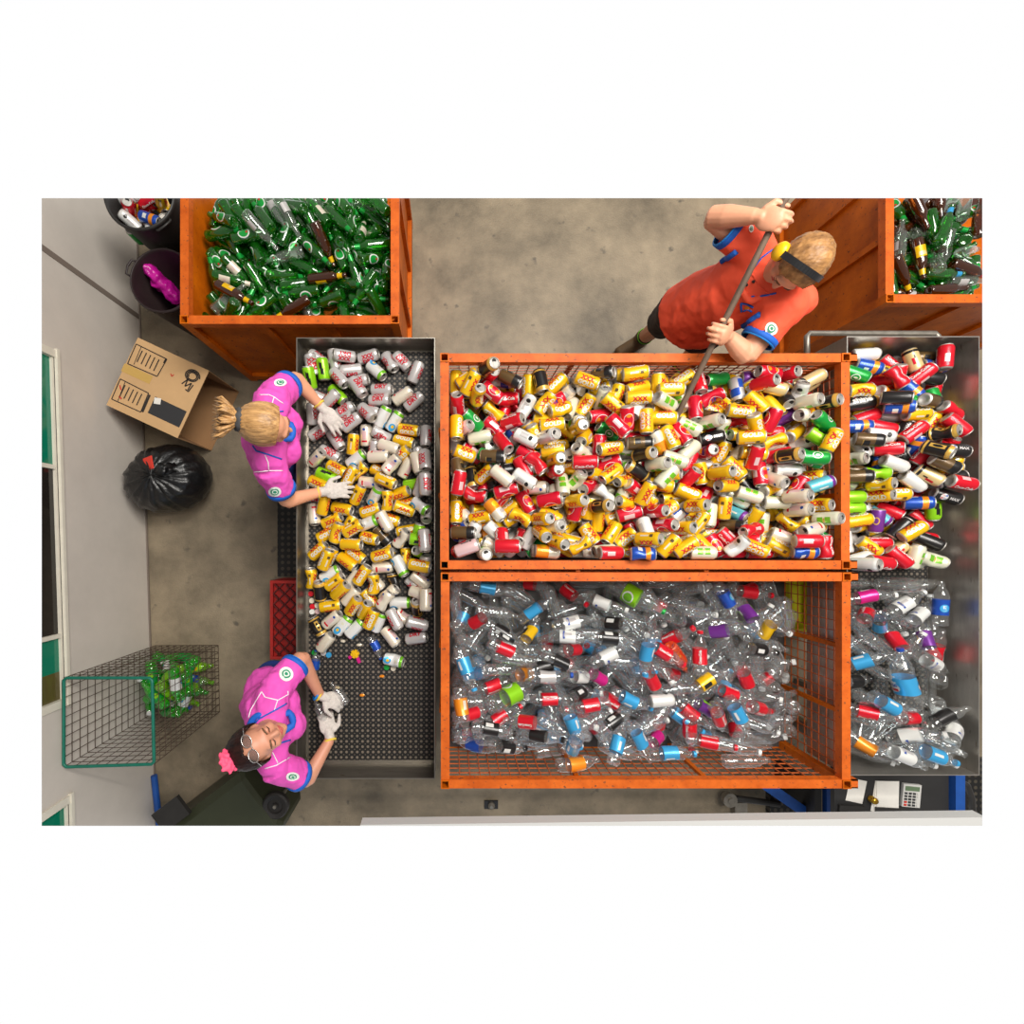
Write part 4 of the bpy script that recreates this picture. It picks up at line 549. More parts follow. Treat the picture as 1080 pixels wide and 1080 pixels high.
FL_CAGE = 'c,Y,1449,61,933,131,620,339,-695;c,G,213,29,933,705,538,459,55;c,Y,410,721,933,701,-513,-487,92;c,Y,959,798,933,701,514,486,91;c,Y,1367,827,933,630,321,-630,-321;c,S,1719,336,933,612,147,692,-354;c,V,583,561,933,583,707,-20,400;c,R,1072,743,933,317,-115,-698,-632;c,Y,1361,316,977,347,634,-644,252;c,K,1213,52,934,31,-655,-266,-706;c,Y,602,719,933,32,-390,590,706;c,R,1802,561,933,394,-395,-587,587;c,K,1089,354,933,690,-360,608,154;c,Y,1551,737,933,689,-689,-158,158;c,R,186,705,933,497,106,-699,-503;c,Z,763,-46,933,237,-584,399,-666;c,Y,1164,441,933,11,407,-578,707;c,V,1758,42,933,224,-569,-420,-671;c,V,286,472,933,669,-676,208,229;c,R,1282,214,998,332,-635,-311,625;c,V,801,212,934,134,-556,-437,694;c,R,852,781,933,644,79,703,-292;c,R,1052,394,978,88,387,307,865;c,S,1216,330,1020,428,-160,883,-107;c,Y,362,191,933,695,486,-514,-129;c,V,697,267,935,2,612,-354,-707;c,R,1086,96,963,89,-161,376,-908;c,Y,677,113,933,149,703,-72,-691;c,Y,751,392,933,66,649,-280,704;c,V,486,284,933,97,490,510,700;c,R,224,354,933,344,-481,-518,-618;c,Z,998,63,933,599,542,-454,375;c,R,657,366,933,473,-692,-147,526;c,P,1129,761,958,166,158,-482,-846;c,Y,765,305,933,613,-613,-353,353;c,Y,1439,271,933,507,312,-634,493;c,V,541,373,934,669,-409,-577,-229;c,Y,149,442,933,636,490,510,-308;c,Y,1440,446,933,374,-455,-541,-600;c,R,315,692,933,706,547,448,41;c,V,1271,203,933,683,385,-593,183;c,V,606,304,957,46,-511,-720,468;c,S,384,457,933,650,-650,279,-279;c,K,1029,245,933,290,-614,-351,645;c,S,1146,315,934,683,-334,623,183;c,R,1519,641,933,209,209,-676,-676;c,Y,97,206,935,696,-696,125,125;c,Y,124,639,933,451,-451,544,-544;c,Y,1392,101,962,191,444,-804,-346;c,Y,516,34,933,575,212,-674,411;c,R,1649,106,933,636,-636,309,-309;c,R,788,58,933,340,-485,514,620;c,Y,898,340,933,620,131,-695,339;c,Y,668,207,933,73,-646,287,703;c,Y,692,26,935,707,-414,573,19;c,G,396,-9,933,701,-128,-695,94;c,S,1179,110,934,28,-654,-269,-707;c,O,1125,581,960,668,-451,-43,590;c,Y,1272,332,933,683,683,184,184;c,V,1562,307,933,70,-70,-704,704;c,Y,1700,446,935,576,698,110,410;c,Y,755,468,933,66,-649,280,704;c,Y,227,231,933,619,-299,-641,342;c,Y,1186,802,934,80,631,-319,703;c,P,751,590,964,358,887,282,75;c,Y,946,147,933,619,619,-342,-342;c,V,753,430,998,7,7,707,707;c,Y,1134,662,933,224,707,6,-671;c,V,1377,573,935,667,-539,-457,-234;c,R,956,714,933,693,-478,-521,140;c,V,1569,-58,933,629,-322,-629,322;c,Y,717,662,933,608,-704,-65,-361;c,N,962,306,936,326,-712,-128,-608;c,Z,1653,265,933,549,-706,38,-446;c,R,941,643,933,521,-141,693,-478;c,V,905,524,933,207,230,669,-676;c,O,625,474,933,695,-486,514,-130;c,Y,1305,488,935,308,594,384,-636;c,Y,1644,565,933,668,668,-232,-232;c,Y,469,554,935,705,-680,195,-54;c,V,898,0,933,227,-577,-408,670;c,K,871,89,965,277,847,-404,207;c,V,490,202,934,645,138,-694,289;c,K,1077,13,953,725,473,-274,-420;c,V,1372,366,933,255,-706,38,660;c,N,491,456,933,320,699,109,-631;c,G,833,560,933,78,78,703,703;c,R,1055,457,933,701,512,487,93;c,S,319,63,933,659,658,-258,-257;c,P,378,551,933,467,66,704,531;c,Y,184,532,935,612,706,33,353;c,Z,1465,786,933,668,676,206,-231;c,Y,405,156,974,430,853,91,-281;c,P,563,402,988,9,-423,565,708;c,Z,1578,829,953,431,-497,685,-313;c,N,1432,168,933,13,-677,206,-707;c,Y,32,239,935,532,-532,-466,-466;c,V,950,573,1033,53,-26,-355,-933;c,Y,576,22,974,540,-649,495,-207;c,V,1727,480,984,373,-420,-739,-373;c,P,1080,535,936,666,-399,-603,-184;c,Y,1156,392,1022,381,108,203,896;c,Y,1334,600,993,662,622,354,-222;c,Y,429,363,933,689,-62,704,-160;c,Z,177,300,991,686,699,-204,-5;c,G,1791,385,966,330,329,-586,663;c,N,115,334,933,685,43,706,177;c,G,1542,210,935,100,-662,250,-700;c,N,1034,264,998,717,180,673,-14;c,S,1039,770,1013,694,440,405,400;c,V,345,279,935,628,325,-628,325;c,Y,1489,582,968,25,-761,-630,157;c,N,988,-35,964,361,783,506,-19;c,N,819,153,965,607,22,-307,-732;c,G,1770,829,963,588,0,0,809;c,V,1272,594,966,473,238,-222,-819;c,G,1186,260,962,483,-409,96,768;c,P,1575,135,963,3,-640,-769,-5;c,Y,1224,535,933,280,156,690,-650;c,Y,1304,97,952,64,392,-409,822;c,K,927,623,995,696,-473,386,-378;c,P,1261,414,984,649,-351,-668,-95;c,V,90,411,963,0,9,-1000,0;c,O,1500,385,933,705,-705,59,-59;c,Y,1494,473,977,852,142,-466,192;c,V,1035,624,970,77,-161,-876,-448;c,V,233,383,998,707,-211,-675,8;c,V,1817,493,933,194,-557,-436,680;c,Y,1688,569,990,550,611,-123,-555;c,K,1578,618,988,464,759,55,454;c,Y,103,100,933,13,676,-207,-707;c,V,831,758,1063,648,359,610,282;c,N,833,439,988,517,428,265,-693;c,Y,493,120,933,647,-71,704,285;c,Y,1264,745,933,429,-667,-234,-562;c,R,658,759,957,352,818,319,325;c,O,1362,761,957,454,617,634,106;c,Y,1200,10,990,764,140,-629,-33;c,Z,296,613,933,706,547,448,41;c,R,447,580,996,576,-507,-603,-218;c,R,1196,645,988,421,263,-781,379;c,K,1767,171,933,677,-677,204,-204;c,Y,547,530,979,439,-676,218,550;c,Y,1128,129,1015,944,232,-230,-36;c,V,886,415,956,169,837,226,-468;c,S,182,151,951,136,708,-451,526;c,R,990,208,989,600,-494,-383,500;c,Y,1555,39,935,170,136,694,-686;c,V,65,36,934,668,-41,-706,-232;c,P,1304,700,965,785,-111,-304,528;c,Y,267,148,953,646,-546,-33,532;c,Y,1787,268,963,704,0,0,710;c,Y,849,828,1040,28,-903,60,-424;c,V,1636,723,960,427,-585,688,-44;c,Y,1579,445,933,272,166,-687,653;c,O,804,649,986,492,-290,-745,-346;c,Y,484,217,1000,92,-639,306,700;c,V,592,124,1044,900,352,18,-258;c,Y,969,111,1022,187,-835,-517,-42;c,R,1426,683,957,62,829,309,-462;c,G,804,794,998,310,123,696,-636;c,Y,121,690,977,195,-765,61,611;c,Y,1376,430,969,117,-837,276,458;c,S,884,-59,974,472,469,668,332;c,Y,973,512,959,247,408,241,-845;c,K,1408,160,999,534,-560,433,-464;c,K,297,-32,962,215,47,914,-341;c,V,1773,654,933,281,-704,-67,-649;c,V,640,596,936,604,686,-26,405;c,N,1642,67,999,338,403,-586,616;c,Y,107,796,935,307,-398,-584,-637;c,P,597,821,935,163,654,269,688;c,Z,1146,524,995,804,-338,-386,301;c,Y,1636,661,933,437,-437,-556,556;c,Y,1850,374,933,219,219,672,-672;c,Y,1110,199,953,229,-849,-134,-458;c,P,635,-59,954,498,241,-820,-147;c,R,378,689,981,666,-631,-274,288;c,Y,734,526,989,137,716,-160,-666;c,Y,1322,9,933,304,-621,-338,638;c,Z,1013,514,1010,78,-897,-182,-396;c,O,260,445,995,131,-431,109,-886;c,O,1287,631,1049,453,-209,583,-642;c,Y,630,74,1015,430,-26,830,354;c,Y,583,188,960,411,-192,-508,-732;c,V,47,544,933,97,333,624,-700;c,P,1019,192,1051,706,186,-674,112;c,Y,839,285,995,52,747,-176,639;c,Y,1519,94,991,53,-194,626,-753;c,R,1283,275,1023,428,-605,577,-343;c,R,101,615,996,116,-173,849,-486;c,S,220,754,964,191,-871,341,-298;c,Y,752,453,1063,700,700,101,100;c,R,960,828,1030,993,-11,114,1;c,Y,1506,753,989,286,127,739,-596;c,P,1248,542,1034,547,-271,-654,446;c,V,874,202,986,920,-156,-350,-82;c,Y,127,93,1024,410,225,-866,-174;c,P,1278,-13,1058,481,271,-726,-411;c,R,734,166,997,6,182,-692,699;c,Y,143,-29,964,927,-272,-242,93;c,V,1026,37,1072,44,-468,-573,-671;c,G,1553,549,963,0,636,-772,0;c,Y,1637,431,970,614,-152,-516,-578;c,Y,1052,829,983,133,858,-279,-410;c,K,1851,732,956,51,-90,-865,-490;c,Y,718,829,1035,422,-501,-690,307;c,Y,1134,666,1015,880,441,-167,57;c,Y,1708,224,954,446,855,144,-222;c,G,842,552,1009,140,901,21,411;c,Y,1274,148,999,638,-270,-681,235;c,V,1086,-59,970,25,245,-6,-969;c,Y,988,433,965,439,-322,-55,-837;c,Y,441,745,989,558,234,426,-672;c,N,621,428,1018,222,-244,-819,-469;c,Y,731,771,979,388,-6,918,78;c,O,1712,48,988,389,-906,44,164;c,V,1461,311,998,25,673,-245,697;c,K,1676,-18,934,492,-249,-662,-508;c,Y,1408,-31,961,218,58,-912,343;c,R,509,316,998,186,591,-388,682;c,R,1207,794,999,162,-260,-644,-701;c,Z,240,558,964,910,374,96,148;c,N,1202,246,1068,323,-662,-676,-22;c,Z,1404,763,1009,868,146,-354,-318;c,V,1055,346,1024,247,-87,896,-360;c,V,1388,696,1012,643,-297,338,-620;c,R,1701,536,1054,209,-494,652,-536;c,Y,1439,-59,1022,648,-351,-448,506;c,Y,521,719,933,707,586,396,-24;c,N,1824,396,1022,738,-587,-303,136;c,N,1785,558,998,207,-230,-669,-676;c,K,789,695,1062,136,-907,-86,390;c,R,507,-58,963,776,113,-603,-146;c,G,397,828,935,267,655,267,655;c,V,404,60,964,703,-25,-4,710;c,Z,1173,458,1019,38,-852,-135,504;c,Y,1445,629,990,274,910,-226,-214;c,V,1477,-25,947,232,30,-793,563;c,V,1784,35,995,112,5,855,-506;c,Y,32,380,963,0,-627,779,0;c,R,498,674,982,429,803,-392,-132;c,G,513,484,1019,388,551,-699,-240;c,Y,1039,108,1010,285,-8,-763,580;c,Y,584,621,992,772,360,453,-265;c,V,202,51,998,672,5,710,209;c,Y,1153,-52,1053,487,439,208,725;c,V,1046,702,998,170,-605,339,-700;c,N,926,736,998,413,-671,-222,574;c,G,1697,651,997,645,-248,708,143;c,Y,1426,514,993,584,-675,441,-94;c,N,682,427,993,629,571,-390,356;c,Y,667,170,1019,483,-646,-590,-25;c,R,1153,215,1007,737,-384,-538,145;c,N,1619,184,992,282,-256,72,922;c,Y,1236,-51,1000,284,670,-149,-670;c,R,1283,333,1051,363,-350,-280,817;c,K,250,669,996,199,-29,737,646;c,R,1540,227,1000,688,-719,68,-64;c,P,1268,-60,935,572,416,572,416;c,V,321,207,998,701,-578,-416,38;c,O,907,367,998,484,365,576,548;c,Y,536,111,995,428,-599,-83,671;c,R,694,570,1033,646,-208,554,-483;c,R,366,592,1013,308,332,-754,475;c,R,877,-10,1023,457,212,842,193;c,Y,1047,463,1038,587,-149,-449,657;c,N,1096,426,1075,314,544,-615,477;c,N,279,301,963,618,3,-1,-786;c,V,684,-58,1040,619,139,765,113;c,O,517,74,1050,503,778,374,55;c,V,807,238,1046,91,-524,-620,577;c,R,884,554,1067,517,-850,80,59;c,P,32,625,980,461,-715,-442,-285;c,R,953,-59,1045,273,596,-225,-721;c,R,877,810,1099,503,-303,809,15;c,V,945,768,1088,132,940,-315,2;c,Y,1067,813,1074,655,68,681,321;c,P,1157,479,1085,272,293,-270,876;c,S,478,828,991,346,-276,890,-108;c,V,1292,494,1064,578,-568,341,-476;c,V,1281,182,1056,308,654,-304,-620;c,Y,1301,498,999,614,349,-673,-219;c,S,467,35,992,475,627,175,-592;c,G,924,666,1068,718,150,-309,606;c,S,734,103,1061,172,-701,-129,-680;c,Y,1228,-60,1125,825,154,-473,-268;c,S,1352,409,1035,448,535,-185,692;c,N,423,380,998,66,-468,-530,704;c,Z,738,272,1026,993,-90,57,44;c,R,1192,68,1026,153,318,-20,935;c,K,1831,482,1064,492,-721,216,437;c,V,639,649,1027,123,-961,-235,-76;c,Y,953,318,1024,863,-261,432,-5;c,N,848,675,1030,815,540,120,173;c,R,1017,622,1049,69,-116,883,450;c,Y,1818,158,978,504,-714,374,-310;c,O,1674,808,960,400,-781,454,-155;c,G,225,244,1024,257,695,555,-378;c,P,1446,247,1009,295,-170,888,-308;c,Y,164,154,1029,131,-765,281,-565;c,R,126,223,1028,193,761,-603,-141;c,V,413,123,1031,556,425,693,172;c,Y,1033,268,1078,896,422,-72,-120;c,N,130,571,1040,242,-23,534,810;c,Y,92,479,1008,524,206,38,826;c,Y,1433,829,1020,292,702,-510,-402;c,R,303,793,963,193,0,0,981;c,R,292,705,1050,226,-474,-580,-624;c,S,1850,500,999,182,207,721,-636;c,K,1602,322,992,284,-690,406,-528;c,R,469,-27,1052,246,186,688,657;c,Y,1534,568,1057,194,-268,672,662;c,O,410,519,1026,619,-251,-361,-651;c,Y,306,622,998,700,700,-97,-97;c,P,385,756,1023,896,433,94,34;c,Y,198,2,1046,146,-603,-172,765;c,Z,953,50,1005,190,-931,67,304;c,O,1845,214,1039,712,-682,66,155;c,R,1591,496,1023,53,587,518,620;c,Y,1096,22,1049,136,969,81,-188;c,Z,1105,707,1062,429,550,240,-676;c,V,912,139,1041,219,-550,-634,-497;c,Z,30,508,1022,380,-596,-596,-380;c,R,1724,345,998,15,77,743,664;c,G,1170,160,1059,21,-500,618,-607;c,Y,518,766,1007,247,-672,600,-358;c,Y,325,353,966,136,225,-246,933;c,N,242,828,963,0,-999,41,0;c,Y,796,619,1086,292,-718,59,629;c,G,1190,626,1051,756,-544,-152,-331;c,S,936,252,1052,475,-260,-738,403;c,Y,190,456,1024,345,-661,-604,281;c,P,32,84,996,251,-296,-703,-595;c,Y,1584,-26,998,684,659,248,-189;c,O,663,253,1029,424,166,203,-867;c,Y,1842,647,1002,283,770,555,-138;c,Y,1377,217,1019,130,-985,-113,-22;c,N,907,434,1069,532,-117,-369,-753;c,Z,1611,621,1047,754,635,118,-125;c,V,1686,711,1038,206,203,-837,-465;c,G,1852,268,963,176,418,821,-346;c,O,816,63,993,376,58,769,-513;c,O,1787,730,979,571,344,-436,604;c,O,705,668,1017,291,83,448,-841;c,O,1685,-58,999,542,-457,482,-515;c,V,1818,-60,963,0,-311,950,0;c,S,299,110,1008,266,504,-395,-721;c,Z,349,392,1025,945,212,52,-245;c,P,676,6,1028,193,891,317,263;c,S,1098,326,1078,322,-338,880,-86;c,V,115,319,1000,271,-347,-464,-768;c,K,481,626,1033,507,-738,-19,444;c,V,740,212,1089,883,-358,300,-44;c,V,1323,0,1002,799,-452,-396,-8;c,R,1468,713,1068,235,94,956,152;c,G,203,-60,992,134,857,278,413;c,V,1282,93,1037,270,919,-113,-265;c,Y,409,281,981,436,57,736,515;c,R,1055,146,1084,481,695,-218,-488;c,V,819,157,1066,674,-103,-447,-580;c,S,50,287,1030,206,-217,-953,47;c,R,1164,-4,1105,244,272,803,471;c,S,392,-34,1014,547,-128,274,781;c,Y,177,814,963,982,0,0,-188;c,V,53,384,1057,689,-689,160,-160;c,S,553,230,1046,570,634,370,370;c,Y,1608,263,1024,176,916,350,89;c,Z,1751,-12,1058,447,695,553,110;c,G,873,49,1060,684,-86,-710,-141;c,Y,687,449,1087,542,52,52,837;c,R,113,794,1002,381,632,-440,513;c,Y,678,728,1054,266,-845,196,420;c,Y,1275,796,997,685,677,133,-236;c,K,1528,795,1064,517,536,616,-256;c,G,1135,268,1087,143,-508,-369,-765;c,K,864,488,1031,297,-628,431,-576;c,P,1021,732,1091,132,6,176,976;c,N,417,796,1063,111,348,-696,-618;c,G,783,-42,1028,0,-296,-955,0;c,R,1442,41,1024,523,-497,669,-178;c,S,1220,569,1090,208,-750,-96,-620;c,Y,234,-58,1052,220,-777,453,-378;c,N,1630,379,1015,778,196,594,56;c,Y,866,312,1086,872,-23,-489,-10;c,R,971,687,1109,104,-348,296,884;c,V,1748,626,1045,16,481,467,-742;c,O,801,352,1048,524,309,549,573;c,O,602,281,1099,321,663,-427,-524;c,R,701,350,1047,6,190,902,-389;c,G,612,309,1041,340,-366,-352,-792;c,P,1443,-58,1109,290,608,254,694;c,V,274,213,1054,426,496,-704,280;c,Y,977,539,1096,599,-243,-717,261;c,Z,1296,396,1074,355,487,-26,797;c,G,560,-35,1044,607,644,-362,-293;c,O,1720,458,1075,635,314,704,-43;c,N,1850,82,960,343,-730,-534,-251;c,R,1386,598,1032,714,-680,-9,164;c,P,989,379,1094,304,-109,-840,-437;c,Y,742,47,1014,280,343,-764,-470;c,P,1649,437,1041,829,151,-498,-206;c,Z,198,531,1064,654,159,-633,382;c,Z,326,13,1039,371,-844,241,-303;c,V,1524,423,1020,332,619,707,-82;c,S,1383,283,1072,229,-824,428,293;c,Y,1289,726,1054,173,-798,36,-577;c,Y,588,695,1024,380,-896,-54,-224;c,Y,1190,623,1119,313,-624,142,-702;c,Y,1851,-13,1040,900,424,-42,89;c,K,1495,-6,1042,257,667,565,413;c,O,378,246,1050,718,682,122,70;c,V,34,799,963,542,-226,-312,-747;c,N,592,829,1010,242,588,190,749;c,Y,1702,165,1005,413,-23,-658,-629;c,V,1137,95,1107,221,710,231,628;c,Y,1724,766,966,29,216,974,-66;c,P,182,558,998,209,138,667,-702;c,Y,234,97,1072,483,171,764,-393;c,P,1174,798,1055,6,881,141,-451;c,G,1450,396,1020,248,126,939,-202;c,Y,1488,344,1049,584,-98,805,-40;c,V,1084,574,1055,888,-297,343,77;c,P,1368,91,1044,340,-560,-245,-715;c,S,816,455,1091,272,880,-160,354;c,R,1221,401,1106,128,165,651,730;c,Z,352,470,1017,788,246,-45,562;c,Y,1542,688,1045,342,-200,-500,770;c,G,1586,794,1014,837,-530,-135,26;c,Y,1638,-32,1054,564,-48,778,274'
H_TROUGH = 'c,N,2125,952,1105,446,515,362,636;c,Y,2207,879,1081,669,487,399,396;c,A,2131,886,1119,285,-485,401,-723;c,M,2470,947,1074,75,-619,115,-774;c,R,2311,917,1045,333,572,-263,702;c,B,2380,924,1042,934,296,202,10;c,C,2363,917,1115,266,314,-545,730;c,A,2483,892,1103,180,623,92,756;c,R,2483,918,1159,208,-148,691,676;c,R,2512,793,1071,704,-591,-216,-329;c,G,2068,848,1118,203,-481,406,-750;c,R,2215,817,1096,655,-154,139,-727;c,R,2298,842,1100,517,751,374,-172;c,X,2444,830,1114,547,-345,526,-552;c,R,2368,830,1155,20,376,394,838;c,A,2311,760,1156,542,46,628,-557;c,R,2112,767,1088,331,-629,2,-703;c,Y,2075,761,1137,349,-562,283,-694;c,O,2220,741,1114,215,-610,575,-500;c,G,2255,703,1171,224,629,20,744;c,G,2475,718,1109,306,144,613,-714;c,N,2407,692,1129,363,-429,148,-814;t,H,2093,698,1111,762,-209,594,-154;t,F,2287,637,1111,602,-307,549,-492;c,R,2131,631,1105,688,-466,423,-362;c,R,2200,574,1123,578,-285,561,-519;c,R,2482,623,1113,649,-432,458,-427;c,X,2287,543,1144,252,-395,-490,-735;c,Y,2320,629,1179,322,612,355,629;c,Y,2408,586,1148,524,-188,600,574;c,R,2481,644,1190,390,-295,707,-511;c,O,2482,556,1179,717,-341,529,-301;c,A,2068,579,1131,107,-623,87,-770;c,Y,2181,524,1138,690,424,465,357;c,N,2099,479,1107,672,386,497,-390;c,N,2132,523,1183,38,624,-79,776;c,R,2286,534,1199,81,437,452,773;c,R,2364,459,1037,769,-495,389,110;c,A,2355,478,1135,27,-16,-500,-866;c,R,2510,474,1132,648,-290,-211,-672;c,R,2481,447,1172,188,587,-226,754;c,K,2408,523,1230,430,187,92,878;c,A,2200,416,1098,367,248,579,-685;c,X,2281,422,1107,932,-160,321,58;c,R,2319,368,1058,17,-562,-283,-777;c,R,2414,371,1095,826,-471,274,-142;c,Y,2484,366,1163,437,-520,354,-643;c,Y,2439,385,1207,236,557,292,740;c,X,2481,304,1188,434,-611,152,-645;c,M,2117,360,1066,251,-490,395,-736;c,L,2162,335,1133,616,384,499,474;c,C,2251,258,1058,666,544,25,509;c,K,2305,322,1102,602,486,592,-226;c,N,2320,297,1157,469,702,81,529;c,C,2370,322,1191,816,449,309,195;c,N,2151,208,1051,669,478,409,-395;c,R,2376,208,1066,56,-615,132,-775;c,Y,2262,234,1128,313,576,254,711;c,Y,2169,228,1139,35,-208,7,-978;c,L,2056,222,1103,526,-464,426,-573;c,L,2062,165,1092,671,318,543,392;c,C,2488,210,1058,359,-558,-291,-689;c,R,2452,108,1052,482,-40,628,-609;c,L,2475,166,1105,537,557,526,-354;c,A,2375,190,1131,574,375,331,649;c,R,2298,153,1054,300,-243,384,-839;c,T,2242,128,1047,580,623,90,518;c,K,2389,89,1072,177,-117,339,-917;c,R,2482,14,1043,666,413,475,400;c,Y,2100,102,1094,613,-467,422,-478;c,U,2202,103,1087,587,699,312,-262;c,N,2074,-8,1045,397,321,-541,668;c,X,2305,59,1103,595,-109,620,500;c,Y,2320,46,1159,772,-418,471,-89;c,X,2456,-4,1102,506,-212,502,-669;c,R,2206,-15,1085,685,-297,555,-367;c,Y,2137,-35,1118,774,449,441,74;c,R,2348,-66,1081,738,508,372,-243;c,C,2275,-59,1108,291,-579,-246,-721;c,V,2343,-82,1146,424,-246,579,651;c,V,2438,-98,1137,166,624,-84,759;c,R,2156,-115,1080,652,-298,343,-608;c,R,2251,-84,1159,606,69,626,-486;c,N,2074,-98,1123,643,154,610,436;c,R,2138,-109,1183,272,-609,360,-653;c,N,2044,-117,1205,849,103,180,486;c,R,2361,434,1175,836,-493,231,-72;c,X,2433,435,1247,138,629,24,765;c,R,2198,459,1159,858,-123,437,-241;c,M,2386,371,1252,510,-205,595,-586;c,V,2062,416,1117,320,-196,68,-924;c,M,2054,322,1152,570,399,370,615;c,X,2481,222,1165,64,-572,263,-774;c,R,2484,280,1238,641,405,580,298;c,A,2220,661,1195,808,246,381,374;c,M,2357,686,1211,230,760,355,494;c,R,2220,811,1187,551,165,607,-548;c,X,2182,698,1220,649,364,272,611;c,R,2464,562,1231,491,-31,629,-602;c,N,2226,385,1159,448,-361,608,-548;c,Y,2150,274,1172,562,170,119,801;c,M,2060,496,1206,792,265,476,275;c,K,2333,435,1270,297,334,-131,885'
FL_TROUGH = 'c,Y,2281,66,988,409,-409,-577,577;c,G,2049,20,988,64,362,-607,704;c,Y,2232,762,1053,115,699,106,698;c,Y,2191,950,988,699,-112,698,-109;c,Y,2264,770,988,246,706,29,-663;c,S,2481,487,988,668,14,-707,232;c,V,2206,599,988,394,-393,-588,588;c,R,2406,718,988,86,-694,-135,702;c,Y,2280,377,988,659,382,-595,-256;c,K,2266,134,988,230,-707,-12,-669;c,Y,2161,694,988,437,437,-556,-556;c,R,2515,600,988,416,416,572,-572;c,K,2219,438,988,704,-151,691,-70;c,Y,2318,918,988,250,-187,-682,-662;c,R,2024,875,1018,0,-310,-951,0;c,Z,2139,16,988,202,582,-402,678;c,Y,2321,619,989,701,648,282,-92;c,V,2324,9,988,670,-8,707,227;c,V,2020,576,988,707,-707,0,0;c,R,2483,262,988,582,234,-667,-402;c,V,2121,118,988,683,446,-548,-181;c,R,2088,919,988,688,653,272,-164;c,R,2340,495,990,375,606,364,-600;c,S,2407,353,1018,247,-389,510,-726;c,Y,2020,156,988,572,572,-416,416;c,V,2361,273,988,371,458,-539,602;c,R,2333,-84,988,422,7,707,568;c,Y,2179,266,988,419,419,570,570;c,Y,2217,502,1019,917,361,62,156;c,V,2095,212,988,531,280,649,-467;c,R,2020,320,988,572,572,-416,416;c,Z,2238,-48,998,150,-268,580,755;c,R,2284,578,1034,74,-330,-306,-890;c,P,2199,846,988,616,702,-81,347;c,Y,2154,367,988,348,-348,616,-616;c,Y,2482,413,988,13,676,206,707;c,V,2110,563,988,706,-590,-390,-32;c,Y,2041,781,988,230,208,676,-669;c,Y,2515,743,988,673,-672,220,217;c,R,2141,802,988,701,622,336,-94;c,V,2496,110,988,478,644,293,-521;c,V,2092,789,1032,499,-338,-570,-558;c,S,2052,670,1007,57,-814,206,539;c,K,2452,400,1053,197,558,-434,-679;c,S,2251,677,1028,506,-430,718,206;c,R,2495,860,1017,883,-222,335,244;c,Y,2155,75,1033,458,-329,816,-124;c,Y,2070,593,1053,366,-366,605,-605;c,Y,2444,-51,1016,528,448,-24,721;c,Y,2178,-86,1038,181,-621,341,682;c,R,2437,-117,990,219,672,219,672;c,R,2396,118,988,36,-660,-253,-706;c,Y,2144,663,1043,191,496,-728,433;c,Y,2224,201,990,64,701,159,692;c,Y,2103,-115,988,698,111,698,111;c,G,2284,-50,1049,216,249,-707,626;c,S,2502,-21,988,504,628,-326,496;c,O,2406,189,1017,752,184,-618,140;c,Y,2058,200,1041,123,310,-696,635;c,V,2473,670,1051,633,-735,-85,-226;c,Y,2483,468,1052,614,-493,-455,416;c,Y,2262,858,1013,118,-65,477,-868;c,Y,2116,315,1013,703,359,343,508;c,Y,2406,826,988,256,180,684,-659;c,P,2184,567,1053,637,-383,559,368;c,Y,2018,-88,1033,432,160,-309,832;c,V,2052,310,1060,646,-307,-694,-80;c,Y,2414,641,988,406,-669,230,-579;c,V,2483,940,1010,519,319,415,676;c,R,2019,944,1056,883,52,-27,466;c,V,2410,-93,1062,505,-110,458,-723;c,Y,2037,448,1007,60,95,841,529;c,N,2068,513,1046,464,741,184,449;c,Z,2512,324,1017,320,109,-390,856;c,R,2118,919,1047,340,410,-568,627'
